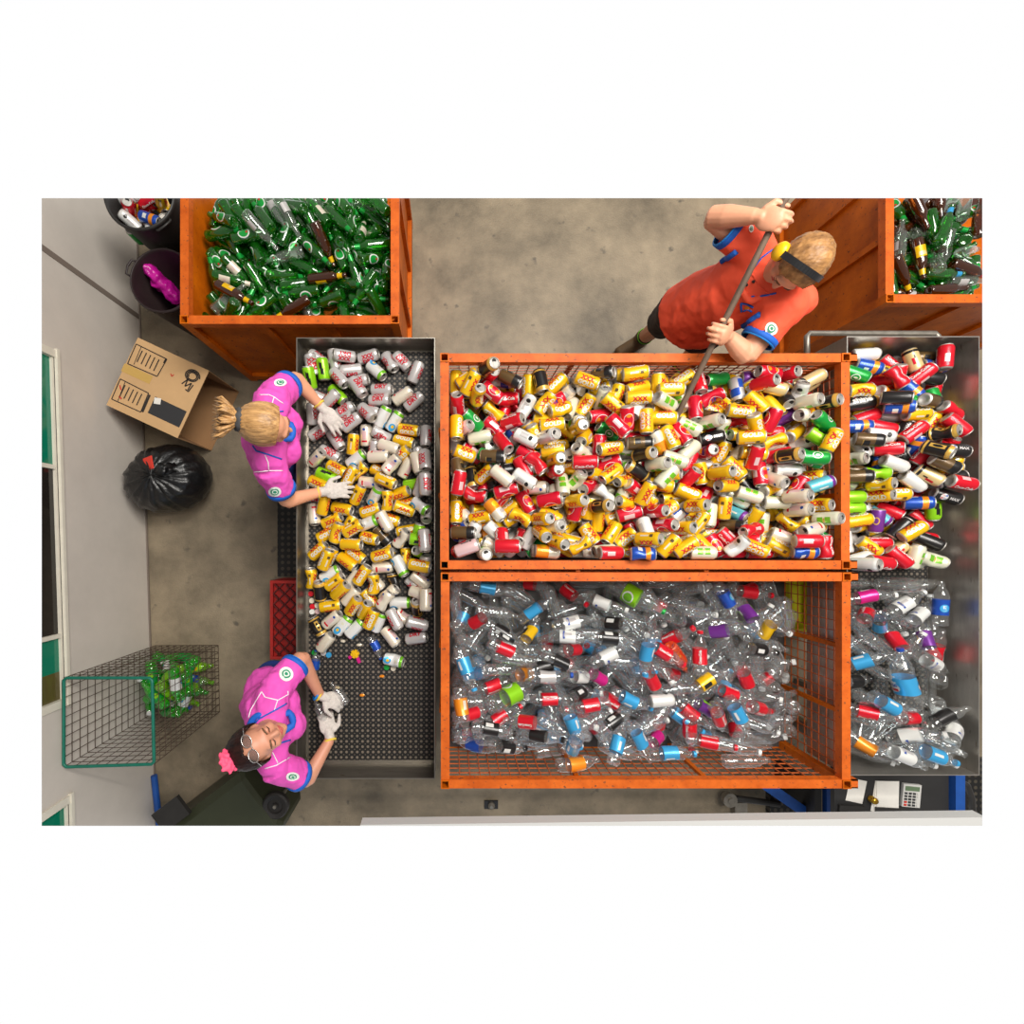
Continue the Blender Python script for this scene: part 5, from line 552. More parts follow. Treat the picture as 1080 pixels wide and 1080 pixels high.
H_PET = 'p,n,30,-325,961,329,706,568,-265;p,n,39,-408,988,117,121,849,-502;p,n,46,-514,981,64,291,-858,418;p,n,147,-527,941,393,-23,788,474;p,n,249,-389,971,102,707,-21,700;p,n,382,-368,901,255,784,-76,560;p,n,402,-312,887,486,-178,684,-514;p,n,284,-277,955,260,633,316,658;p,n,566,-360,944,579,604,506,-210;p,n,637,-396,954,410,734,532,103;p,n,731,-443,941,103,-750,509,-410;p,n,790,-385,894,696,665,241,124;p,n,880,-408,944,699,548,447,108;p,n,964,-430,1000,18,553,-441,707;p,n,961,-539,962,811,-352,233,-405;p,n,904,-549,987,637,300,297,644;p,n,752,-501,949,507,474,524,492;p,n,577,-506,970,180,-611,-73,-767;p,n,507,-602,927,299,689,383,538;p,n,590,-607,964,615,113,780,-19;p,n,460,-649,976,494,-378,692,-367;p,n,348,-571,910,281,225,670,649;p,n,225,-612,911,402,163,688,581;p,n,131,-571,1010,156,-459,724,-491;p,n,120,-656,986,296,779,120,540;p,n,257,-664,952,14,-119,779,-616;p,n,272,-688,1002,613,72,785,56;p,n,330,-617,1052,500,579,406,500;p,n,437,-771,904,473,535,578,394;p,n,637,-771,914,562,547,567,250;p,n,718,-841,932,804,92,507,297;p,n,814,-878,951,524,-673,217,-474;p,n,590,-818,963,505,647,563,-98;p,n,390,-870,897,289,-607,102,-733;p,n,319,-894,937,654,-498,362,-440;p,n,225,-870,959,786,598,148,-54;p,n,131,-847,960,332,35,787,-519;p,n,117,-854,1015,441,-553,441,-553;p,n,121,-935,996,413,700,494,308;p,n,118,-1060,902,504,321,795,107;p,n,131,-1058,957,114,-816,262,-502;p,n,251,-1018,952,220,-775,367,-466;p,n,225,-1063,1006,379,-18,906,-186;p,n,367,-1029,936,337,-664,617,-255;p,n,428,-1114,929,478,475,628,388;p,n,464,-1084,971,538,-153,773,-300;p,n,585,-1028,945,25,-218,673,-707;p,n,566,-1115,999,131,764,194,602;p,n,601,-1045,1002,197,-489,510,-679;p,n,731,-1048,946,402,606,674,-131;p,n,843,-1039,953,30,477,-522,706;p,n,835,-1028,1008,581,502,498,-403;p,n,740,-944,1060,545,118,697,450;p,n,942,-982,941,342,-249,871,249;p,n,1012,-1018,973,13,525,587,616;p,n,952,-1074,1051,671,-438,555,-222;p,n,870,-1080,1106,523,626,328,476;p,n,656,-919,1071,136,414,-83,896;p,n,542,-934,1015,348,357,-371,783;p,n,552,-968,1091,680,173,686,-193;p,n,355,-970,996,350,-398,814,236;p,n,930,-748,953,40,484,-515,706;p,n,976,-688,988,600,430,660,139;p,n,880,-627,1060,620,-227,670,-340;p,n,730,-665,932,514,-35,856,-39;p,n,765,-535,1016,203,707,-16,677;p,n,939,-557,1077,707,468,530,18;p,n,1035,-876,991,70,-637,307,-704;p,n,1329,-266,933,226,672,412,573;p,n,1297,-340,952,476,-213,830,-196;p,n,1130,-337,937,765,426,445,187;p,n,1388,-384,946,219,-774,148,-576;p,n,1317,-383,1020,19,-772,161,-615;p,n,1520,-434,904,149,-750,-243,-597;p,n,1540,-336,943,143,755,-225,599;p,n,1410,-316,983,318,650,-280,632;p,n,1747,-360,867,515,634,577,-20;p,n,1794,-327,892,707,669,228,14;p,n,1775,-395,947,702,-519,480,-88;p,n,1716,-442,1002,408,-296,642,-578;p,n,1609,-430,1048,339,-507,-349,-711;p,n,1492,-453,1035,109,-497,136,-850;p,n,1520,-586,943,521,368,697,-328;p,n,1424,-584,948,35,-213,-365,-906;p,n,1595,-594,954,422,-176,889,-9;p,n,1764,-573,897,388,688,162,592;p,n,1801,-656,930,470,266,742,-398;p,n,1741,-678,952,398,-420,44,-814;p,n,1671,-713,960,616,735,285,-13;p,n,1692,-758,1005,389,778,126,477;p,n,1751,-860,980,250,172,386,871;p,n,1751,-954,973,415,846,324,-80;p,n,1680,-959,1008,882,-232,353,-208;p,n,1609,-970,1023,47,-474,203,-856;p,n,1782,-1005,1031,134,-624,657,-401;p,n,1708,-1079,930,228,-422,-26,-877;p,n,1635,-1081,991,92,772,-156,609;p,n,1588,-886,921,786,285,429,343;p,n,1526,-991,1048,124,122,697,696;p,n,1456,-1014,888,640,-515,484,302;p,n,1466,-1060,1097,594,-317,528,-517;p,n,1496,-1115,1136,705,-82,702,-58;p,n,1285,-1108,939,296,564,710,301;p,n,1295,-1031,954,857,510,74,26;p,n,1059,-987,1016,146,704,354,598;p,n,1080,-921,1058,299,-784,-82,-538;p,n,1395,-852,917,702,-390,590,80;p,n,1335,-782,953,174,705,53,685;p,n,1246,-794,1005,448,506,494,547;p,n,1175,-746,1029,433,-11,422,-796;p,n,1341,-711,949,299,-807,413,-298;p,n,1106,-664,1011,905,378,190,52;p,n,1041,-758,999,406,401,813,118;p,n,1083,-477,979,495,855,57,144;p,n,1098,-356,982,707,618,344,11;p,n,1194,-430,986,281,888,183,316;p,n,1294,-560,972,465,706,38,533;p,n,1376,-677,979,546,-140,693,-449;p,n,1470,-664,941,174,-274,864,-385;p,n,1517,-689,990,460,-699,496,-231;p,n,1785,-735,967,316,-153,893,-281;p,n,1814,-921,1012,145,675,-605,397;p,n,1658,-830,967,738,-182,382,-526;p,n,1852,-477,896,22,15,-906,422;p,n,1801,-406,998,553,786,54,270;p,b,214,-256,1008,632,422,567,317;B,g,987,-303,1011,857,250,450,-15;p,r,672,-296,895,755,48,420,-501;p,b,461,-372,972,318,252,562,721;p,w,823,-335,1017,790,350,378,333;p,r,155,-418,1005,709,-414,84,-565;p,k,285,-501,964,698,252,661,-112;p,y,437,-499,950,114,373,826,407;p,w,647,-429,1056,694,-254,660,-136;p,r,670,-583,980,262,711,562,332;p,w,629,-505,1062,195,597,152,764;p,k,302,-535,1043,462,695,132,536;p,k,820,-497,1133,349,643,294,615;p,k,884,-440,1014,873,-113,407,-243;p,w,822,-580,1116,551,132,695,443;p,b,1074,-579,1042,608,608,362,-362;p,b,106,-705,1034,417,442,-791,-68;p,b,82,-662,1089,240,376,-487,751;p,r,210,-784,994,184,-564,-246,766;p,o,417,-727,967,414,304,854,85;p,k,519,-671,1020,564,300,640,426;p,k,588,-640,1067,630,516,483,320;p,w,706,-729,992,340,-499,697,-387;p,m,800,-735,998,488,643,567,164;p,c,518,-705,1075,624,332,624,332;B,g,343,-811,1011,391,-732,446,-335;p,r,507,-840,1027,673,-216,-673,216;p,r,278,-940,1012,278,-788,-15,-549;p,b,483,-1011,1042,754,303,295,503;p,r,380,-931,1103,515,67,-855,5;p,k,683,-811,1026,96,834,355,412;p,r,865,-858,1009,609,292,732,-88;p,r,712,-856,1079,698,10,-707,112;p,b,624,-950,1127,547,668,-233,448;p,k,870,-941,1051,150,566,548,597;p,b,952,-840,1048,699,390,590,104;p,b,849,-1019,1141,236,-721,-464,-458;p,b,620,-1039,1158,411,882,210,-98;p,r,118,-901,1064,346,-636,575,-382;p,o,61,-856,1143,420,232,570,-667;p,k,222,-975,1090,614,-239,665,-351;p,k,468,-1001,1102,588,-342,385,-624;p,k,306,-1091,1031,515,222,828,-9;p,o,644,-1119,1154,337,-660,431,-515;p,b,975,-1032,1110,598,707,-27,377;p,d,118,-1115,926,421,469,-718,-296;p,r,296,-570,1101,422,-280,649,-567;p,r,1060,-745,1057,609,734,288,92;p,r,1623,-282,971,553,513,486,441;p,v,1556,-395,1070,396,116,406,-815;p,p,1398,-477,1037,386,631,-650,-173;p,k,1240,-431,1023,391,586,692,160;p,r,1190,-514,1019,150,233,352,894;p,r,1316,-593,1036,382,-382,-595,-595;p,f,1205,-618,1022,4,556,-653,515;p,r,1104,-580,1096,234,690,-156,667;p,y,1653,-477,1045,138,467,776,-400;p,k,1644,-581,1015,41,780,-112,614;p,b,996,-579,1138,549,703,-356,278;p,y,1350,-733,1058,246,-697,-118,-663;p,b,1485,-797,967,305,-840,-173,-415;p,r,1568,-746,1025,533,788,-28,308;p,r,1486,-805,1034,488,648,284,512;p,v,1384,-915,972,489,-175,685,-511;p,b,1489,-907,1094,692,528,471,-144;p,r,1608,-876,1062,59,-767,383,-512;p,b,1254,-958,981,722,121,604,-316;p,r,1288,-923,1013,320,-270,553,-720;p,r,1416,-939,1033,426,345,784,-290;p,r,1264,-1005,1036,593,710,342,-167;p,r,1331,-1030,1120,620,-290,543,-486;p,m,1129,-1080,950,160,-875,237,-391;p,b,1162,-1115,1057,670,201,678,224;c,N,1093,-829,1080,511,-531,467,-488;p,d,1464,-323,1026,466,137,694,-532'
FL_PET = 'p,n,1357,-1025,834,11,407,578,-707;p,n,289,-1054,836,556,-220,690,-408;p,n,326,-395,857,533,-556,293,567;p,n,895,-329,834,246,191,-681,663;p,n,1269,-359,860,27,765,-316,-560;p,b,563,-1116,835,303,-639,-303,639;p,n,1168,-887,882,224,464,-754,407;p,n,980,-352,884,530,315,660,-429;p,n,987,-546,834,425,406,579,-565;p,n,726,-308,834,705,-165,688,-56;p,r,1223,-737,880,171,534,-440,-701;p,n,1514,-560,834,165,-704,-63,688;p,n,1214,-568,898,553,730,3,403;p,b,807,-864,874,483,-159,-850,-135;p,b,1591,-346,834,456,-52,705,-540;p,n,181,-407,852,25,-375,715,589;p,n,721,-1066,834,102,-494,506,-700;p,n,462,-963,835,597,-199,679,379;p,b,1469,-1116,834,500,-500,500,-500;p,n,1298,-973,834,545,-706,44,-450;p,n,134,-239,897,490,-508,-533,467;p,r,803,-1042,834,402,-677,203,581;p,n,1195,-238,895,416,-554,374,-616;p,n,304,-617,836,8,-703,-72,-707;p,n,1606,-480,834,148,612,-355,691;p,n,1022,-884,834,439,-681,-190,554;p,n,607,-539,834,453,-47,706,-543;p,n,266,-750,854,770,485,-411,-57;p,n,1416,-467,850,730,361,-542,204;p,n,453,-718,837,678,-734,-30,27;p,r,885,-1032,834,561,-707,-19,431;p,n,635,-398,880,93,-612,-290,729;p,r,640,-668,885,68,407,-794,-447;p,b,480,-538,834,705,705,52,52;p,n,731,-765,837,27,689,255,-678;p,n,1093,-319,835,346,-2,707,-616;p,n,866,-755,908,633,-564,529,-32;p,n,1246,-896,878,257,224,-845,412;p,n,602,-870,834,508,122,-696,-491;p,n,64,-561,834,690,690,-156,-156;p,n,1288,-620,834,109,-631,-319,-699;p,n,191,-258,834,706,173,-686,-47;p,n,1226,-841,834,638,336,-622,-306;p,b,608,-724,836,548,211,695,415;p,n,1604,-950,834,707,226,670,-7;p,n,872,-824,834,686,655,-267,169;p,n,401,-338,834,331,-331,625,-625;p,n,589,-1030,878,393,312,530,-683;p,n,92,-841,880,197,-447,-758,432;p,b,156,-660,834,123,-310,636,696;p,n,263,-991,891,479,-503,-237,679;p,n,1553,-1054,834,217,707,2,673;p,n,1251,-444,834,532,-704,-64,466;p,n,116,-792,834,696,490,509,124;p,b,1618,-868,834,698,325,628,-115;p,b,520,-972,883,155,-131,495,845;p,n,1033,-1068,837,446,-722,-159,504;p,b,845,-642,834,691,470,-529,-152;p,n,1487,-711,834,622,128,-695,337;p,n,999,-774,854,224,-183,612,-736;p,r,545,-591,863,547,837,5,24;p,n,1437,-833,854,545,3,815,-198;p,n,974,-700,930,407,682,-351,496;p,n,759,-504,834,258,-258,658,-658;p,n,1013,-958,836,415,-328,627,-572;p,b,794,-606,880,308,522,-29,794;p,n,33,-320,834,707,707,-4,-5;p,n,252,-389,854,670,-470,-431,-379;p,n,113,-326,910,402,748,134,510;p,n,1112,-699,834,6,420,-568,-707;p,n,342,-910,834,639,639,-303,-302;p,n,1123,-557,846,604,526,591,96;p,n,541,-323,834,500,321,630,-500;p,b,1052,-727,855,500,815,-3,293;p,n,1403,-377,834,581,-203,677,403;p,n,1279,-249,834,399,-666,238,-584;p,n,1143,-489,834,394,394,-587,-587;p,n,824,-462,836,707,-624,-333,8;p,n,1011,-316,834,36,-386,592,706;p,r,1630,-745,834,341,640,-301,-619;p,n,908,-494,920,175,57,30,-982;p,n,787,-239,860,705,-278,546,-359;p,r,1670,-283,862,465,-353,-491,647;p,r,1154,-389,892,133,-232,-677,686;p,b,60,-452,885,720,359,-460,375;p,n,1340,-665,874,354,312,806,-357;p,r,118,-1102,834,467,467,531,531;p,n,695,-620,885,641,689,336,-34;p,n,307,-474,895,550,562,549,-283;p,r,1776,-800,834,628,628,-324,-324;p,r,1170,-1038,872,234,320,797,-455;p,n,1069,-814,918,351,-620,-476,-516;p,n,985,-474,913,503,-330,-765,-228;p,n,1074,-602,884,622,240,743,-52;p,n,385,-1092,886,308,559,500,586;p,n,79,-668,891,722,-549,-419,-43;p,n,193,-551,861,553,245,794,66;p,n,1333,-294,879,745,387,-371,-397;p,n,502,-855,883,599,512,-613,-56;p,n,95,-947,907,653,524,545,-55;p,n,1506,-311,896,590,719,-287,-229;p,n,1305,-1027,886,713,-636,196,-220;p,r,1566,-1059,932,912,376,-70,-147;p,n,40,-754,910,463,865,-191,-32;p,n,116,-910,851,483,667,-451,-343;p,r,465,-247,884,434,-414,295,-744;p,n,1096,-949,899,377,-435,-519,-632;p,n,1025,-427,941,232,-489,556,-631;p,n,1765,-667,834,628,-317,632,-325;p,r,182,-952,834,692,-474,524,-145;p,n,36,-1001,907,276,896,314,-152;p,n,1196,-667,927,156,-743,-45,649;p,n,960,-1008,888,499,-534,-682,13;p,n,491,-650,890,433,208,-712,-513;p,r,731,-928,886,591,-724,200,292;p,b,1736,-527,848,164,-376,702,-582;p,n,1342,-468,904,562,633,-388,-365;p,n,355,-773,850,541,494,-630,257;p,n,1487,-626,871,432,201,535,698;p,n,830,-1028,896,717,660,-10,226'
H_TPET = 'p,n,2456,-631,1028,434,395,761,-277;p,n,2502,-759,1049,611,715,332,-74;p,n,2466,-715,1144,92,-667,613,-412;p,n,2197,-962,1106,528,-258,744,316;p,n,2488,-1029,1112,386,468,776,-171;p,n,2447,-1081,1145,705,-157,690,-59;p,n,2371,-1059,1192,470,-338,514,-632;p,n,2095,-1070,1137,24,-398,141,-906;p,n,2273,-843,1094,265,707,25,656;p,n,2155,-822,1143,327,701,93,627;p,n,2348,-389,1042,565,683,-183,426;p,n,2533,-402,1032,367,-346,-617,-604;p,n,2151,-478,1056,148,558,-434,691;p,n,2133,-555,1055,580,650,277,405;p,n,2357,-568,1092,746,-406,463,254;p,n,2457,-822,1048,352,-244,664,-614;p,n,2240,-682,1054,423,702,83,567;p,n,2401,-919,1071,1,691,148,707;p,n,2109,-912,1112,411,573,225,672;p,n,2397,-988,1197,788,61,511,-338;p,n,2256,-1068,1202,749,-34,615,-245;p,n,2466,-843,1140,422,497,758,24;p,n,2225,-568,1110,571,686,169,417;p,w,2426,-377,1085,317,382,690,528;p,w,2338,-326,1098,706,-400,583,-30;p,m,2190,-294,1060,611,-452,418,-498;p,r,2164,-383,1070,205,467,777,370;p,d,2516,-326,1103,555,-555,438,438;p,b,2222,-440,1077,220,-105,900,-361;p,r,2299,-504,1088,369,-826,-373,-207;p,p,2452,-498,1092,503,-855,-64,-110;p,r,2533,-568,1067,372,-309,532,695;p,b,2134,-619,1101,799,-390,336,-311;p,k,2120,-735,1049,341,-641,459,-513;p,w,2413,-618,1168,30,713,-335,615;B,Q,2260,-694,1177,706,-690,-155,-33;p,r,2308,-886,1157,456,509,602,414;p,k,2449,-873,1200,459,-690,153,-538;p,w,2464,-936,1212,408,-200,884,111;p,w,2285,-962,1208,781,19,422,460;p,b,2346,-1039,1249,679,48,706,-196;p,o,2088,-1032,1182,711,398,142,562;p,w,2192,-1046,1252,514,-200,678,-486;p,r,2105,-867,1166,265,-446,257,-815;p,b,2165,-818,1210,620,16,707,-339'
FL_TPET = 'p,n,2326,-1035,989,693,347,-616,139;p,n,2078,-1024,1003,750,532,393,5;p,n,2099,-413,989,530,153,-690,-468;p,n,2168,-228,993,111,736,109,659;p,n,2382,-308,989,669,-406,-579,230;p,n,2420,-752,989,515,-702,-89,484;p,n,2275,-847,1037,479,511,-476,531;p,n,2426,-228,989,324,632,318,628;p,n,2201,-982,1029,312,-212,839,392;p,n,2301,-959,991,442,-702,-80,-552;p,n,2110,-340,989,359,359,-609,-609;p,n,2308,-538,1014,591,-238,-574,514;p,n,2173,-800,989,638,638,306,306;p,n,2447,-236,1056,164,-705,56,-688;p,n,2037,-564,1002,744,632,-218,13;p,n,2153,-1017,989,552,250,662,-442;p,n,2263,-671,989,229,-229,669,-669;p,n,2453,-1094,989,500,-500,-500,500;p,n,2025,-759,1022,148,-270,-802,-511;p,n,2366,-1084,1047,640,156,-751,33;p,n,2142,-951,1053,504,-461,678,272;p,n,2307,-233,1111,965,-31,166,-202;p,n,2442,-418,989,407,-669,229,-578;p,n,2157,-561,989,631,631,-320,-320;p,n,2064,-893,1029,833,551,-42,-29;p,n,2440,-578,989,536,273,-652,461'
H_BUCKET = 'c,R,-1957,2036,613,306,-248,-578,-714;c,R,-1923,1990,692,631,-159,134,-747;c,R,-1864,2057,596,501,374,396,673;c,Y,-1761,2057,613,537,253,576,-562;c,N,-1926,1922,674,843,-149,-429,-288;c,N,-1840,1928,622,836,447,312,-72;c,K,-1768,1961,588,2,-208,0,-978;c,A,-1803,1930,680,703,171,686,-74;c,Y,-1725,2035,710,23,-208,5,-978;c,O,-1924,2136,596,746,-176,604,-218;c,R,-1824,2056,669,488,325,539,605;c,N,-1921,2046,694,836,-46,543,-71'
FL_BUCKET = 'c,Y,-1759,1907,553,583,-237,-666,400;c,G,-1951,1894,583,0,-310,951,0;c,Y,-1945,2033,553,356,-471,527,611;c,Y,-1851,2161,555,459,582,402,538;c,Y,-1775,2072,553,678,17,-707,-203;c,S,-1874,1923,553,575,-569,420,411'
H_BIN1 = 'g,g,-694,1984,699,636,-61,-704,-309;g,g,-426,1818,612,596,-448,-635,-202;g,w,-948,1618,650,701,-684,-180,-90;g,g,-640,1640,635,120,587,-599,-531;g,g,-549,1804,653,535,118,-768,331;g,g,-719,1663,636,499,670,-228,501;g,g,-990,1814,660,548,-159,689,446;g,g,-527,1654,639,153,75,703,-690;g,g,-592,1365,665,394,166,-822,-376;g,c,-830,1644,654,698,-414,-573,115;g,g,-1341,1509,651,381,-548,-446,-596;g,g,-1293,1880,639,445,-195,680,-549;g,g,-722,1783,690,290,103,-770,559;g,g,-1286,2010,651,33,-701,-94,-706;g,g,-1209,1969,648,614,180,684,350;g,g,-950,1748,675,554,292,-460,-630;g,g,-1216,1678,652,624,204,-750,80;g,g,-1154,1834,645,706,665,-240,-43;g,c,-776,1978,722,582,-352,-613,-402;g,g,-597,2064,659,246,-721,289,-579;g,g,-1049,1645,646,472,-649,280,527;g,g,-1159,1838,693,680,-302,-639,-192;g,g,-1039,1976,643,701,613,353,-91;g,g,-1286,1781,659,641,496,504,299;g,g,-1087,1565,680,538,377,598,-459;g,g,-853,1919,695,621,431,560,-338;g,g,-567,1661,683,339,-178,684,-620;g,g,-552,1882,682,493,540,-68,-678;g,g,-415,1919,647,122,-434,558,696;g,g,-842,1399,650,687,-318,-631,-168;g,g,-431,1716,675,704,-589,391,-65;g,g,-484,2015,694,256,467,531,659;g,c,-1368,1666,641,632,483,403,-452;g,g,-976,1998,705,132,-685,368,615;g,g,-608,1986,736,615,697,118,350;g,g,-1195,1990,697,369,354,612,603;g,c,-452,1964,710,774,-293,-459,324;g,g,-827,1519,655,678,469,529,-201;g,g,-1290,1312,673,701,82,-702,-91;g,g,-1112,1890,695,658,503,497,258;g,g,-1042,1929,692,195,302,-716,-598;g,g,-1288,1826,684,202,698,-116,678;g,g,-1286,1605,679,586,45,776,228;g,g,-1300,1899,708,424,703,-75,566;g,g,-1288,2050,685,387,-678,-494,383;g,g,-1056,1989,738,499,-705,53,-501;g,g,-669,1651,676,777,621,103,10;g,g,-683,1980,750,585,706,-45,397;g,g,-1082,1385,643,136,-547,448,694;g,g,-864,1503,687,706,-632,-317,47;g,g,-1300,1461,694,275,280,-649,-651;g,g,-449,1903,714,252,415,-473,-735;g,g,-1053,1682,716,675,-433,-456,-385;g,g,-450,1802,717,564,-653,-272,427;g,g,-779,1887,751,443,666,-239,551;g,g,-381,1628,660,60,-53,889,-450;g,g,-1286,1728,686,412,-692,-355,476;g,g,-812,1668,698,188,415,572,-682;g,g,-570,1823,727,320,852,259,322;g,g,-450,1623,715,423,302,-552,-652;g,w,-1333,1409,733,498,753,191,-385;g,g,-454,1517,687,640,-190,600,-440;g,g,-1192,1926,746,705,474,524,-60;g,g,-1317,1990,728,118,-260,478,-830;g,g,-1157,1431,674,23,-81,624,777;g,g,-1316,1839,734,635,-356,-611,-311;g,g,-971,1630,698,528,287,646,-470;g,g,-588,1424,690,155,662,249,-690;g,g,-1133,1562,705,226,358,-690,587;g,c,-944,1918,753,488,-619,111,605;g,c,-716,1535,676,593,-600,-494,210;g,g,-1214,1408,739,581,-397,-585,-403;g,g,-835,1601,735,659,493,507,256;g,g,-679,1546,728,495,703,77,-505;g,g,-1036,1385,685,100,294,-643,-700;g,g,-453,1352,710,703,225,670,-79;g,g,-1291,1668,704,516,-138,694,-483;g,g,-656,1702,733,705,340,620,-60;g,c,-865,1382,693,643,703,76,294;g,g,-499,1767,735,0,838,302,-454;g,g,-1110,1396,702,175,-42,-628,-757;g,g,-469,1487,725,352,651,-425,522;g,g,-916,1781,697,5,-800,251,-545;g,g,-404,1443,729,237,634,-549,490;g,g,-928,1992,770,62,455,-541,-704;g,g,-830,1976,800,707,-668,-233,2;g,g,-1290,1584,730,114,738,-245,619;g,g,-475,1412,756,112,701,94,698;g,g,-976,1438,715,407,705,-57,578;g,w,-440,1988,753,220,-610,357,672;g,g,-910,1750,742,549,-706,-44,-446;g,g,-1049,1799,757,385,416,572,-593;g,g,-535,1715,746,16,-596,499,629;g,g,-690,1977,801,316,-461,536,-633;g,g,-964,1769,778,266,-386,-592,655;g,g,-1320,1341,752,364,890,42,271;g,g,-771,1718,754,707,-701,-90,9;g,g,-587,1276,684,455,532,466,541;g,g,-1139,2003,776,214,-419,570,-674;g,g,-1128,1377,746,608,-300,-641,-362;g,g,-1026,1548,724,18,-730,414,-544;g,g,-1294,1719,734,706,403,581,-30;g,g,-581,1634,766,76,312,-712,625;g,g,-654,1675,781,613,-419,-570,-352;g,g,-399,1976,799,200,403,-581,678;g,g,-1106,1690,739,540,57,627,-559;g,g,-887,1510,738,629,-215,747,-26;g,g,-635,1373,733,406,-580,405,579;g,g,-1238,1976,797,608,688,-164,360;g,g,-1251,1364,758,285,-189,-600,-723;g,g,-510,1615,792,68,-211,675,-704;g,g,-510,2004,773,359,529,-131,758;g,g,-547,1543,787,839,-513,-182,9;g,g,-958,1546,755,155,685,570,427;g,g,-1278,1644,751,164,685,-176,688;g,g,-980,1969,809,208,-683,183,676;g,g,-790,1813,788,570,741,-235,-266;g,g,-1342,1921,776,185,-384,-594,-683;g,g,-434,1627,798,304,-884,111,-337;g,g,-452,1293,727,517,-141,827,-172;g,g,-1244,1818,772,15,496,-598,629;g,g,-1256,1712,782,493,197,679,-507;g,g,-411,1346,770,193,-104,885,-411;g,g,-946,1349,703,161,-39,933,-320;g,g,-1127,1819,776,215,644,-537,-500;g,g,-1311,1579,784,182,638,-444,602;g,g,-377,1537,760,215,-429,-720,-501;g,g,-918,1796,829,288,-509,-490,-646;g,w,-516,1800,775,445,-881,-135,-90;g,g,-1084,1946,820,548,-374,-600,-447;g,g,-363,1599,794,482,-744,-388,-254;g,g,-883,1455,749,591,453,-543,-388;g,g,-760,1756,812,177,-122,830,-515;g,g,-648,1758,805,207,-646,614,404;g,g,-1370,1540,770,822,-406,-204,-345;g,g,-1187,1361,788,97,-416,-572,-700;g,g,-1104,1341,794,628,139,-693,325;g,g,-1236,1820,823,544,388,673,-316;g,g,-688,1930,830,31,638,-443,629;g,g,-454,1690,813,81,-592,-212,773;g,w,-763,1874,852,700,-598,-378,100;g,g,-774,1664,805,22,-485,514,-707;g,g,-1116,1501,762,378,196,816,-392;g,w,-1223,1548,776,110,782,-428,441;g,g,-1286,1755,831,342,541,322,698;g,g,-499,1439,811,297,708,319,-555;g,g,-572,1852,827,706,-706,36,44;g,c,-963,1645,783,15,685,177,-707;g,g,-623,1800,858,766,388,495,-132;g,g,-1155,1921,825,306,717,436,-450;g,g,-903,1886,857,166,-832,104,519;g,g,-632,1936,858,351,-13,-777,-522;g,g,-1124,1692,794,203,60,-775,-596;g,g,-571,1477,796,706,417,179,543;g,g,-1272,1305,801,285,-224,-906,218;g,g,-1295,1822,850,510,-135,-828,-192;g,g,-443,1930,850,469,-707,-22,529;g,g,-1153,1803,821,612,700,337,147;g,g,-1126,1733,841,51,-699,-107,-705;g,c,-977,1845,853,313,514,-363,711;g,g,-1059,1828,866,22,424,-651,-629;g,g,-722,1404,753,368,695,-470,-401;g,c,-1270,1388,815,610,-113,698,357;g,w,-1250,1500,800,290,-616,474,-558;g,y,-720,1691,824,282,206,867,-356;g,y,-714,1526,779,649,-346,526,-428;g,y,-1216,1389,861,468,688,165,530;g,y,-924,1351,764,238,696,127,-666;g,c,-904,1804,879,469,761,-158,419;g,c,-1059,1731,877,103,-470,695,-535'
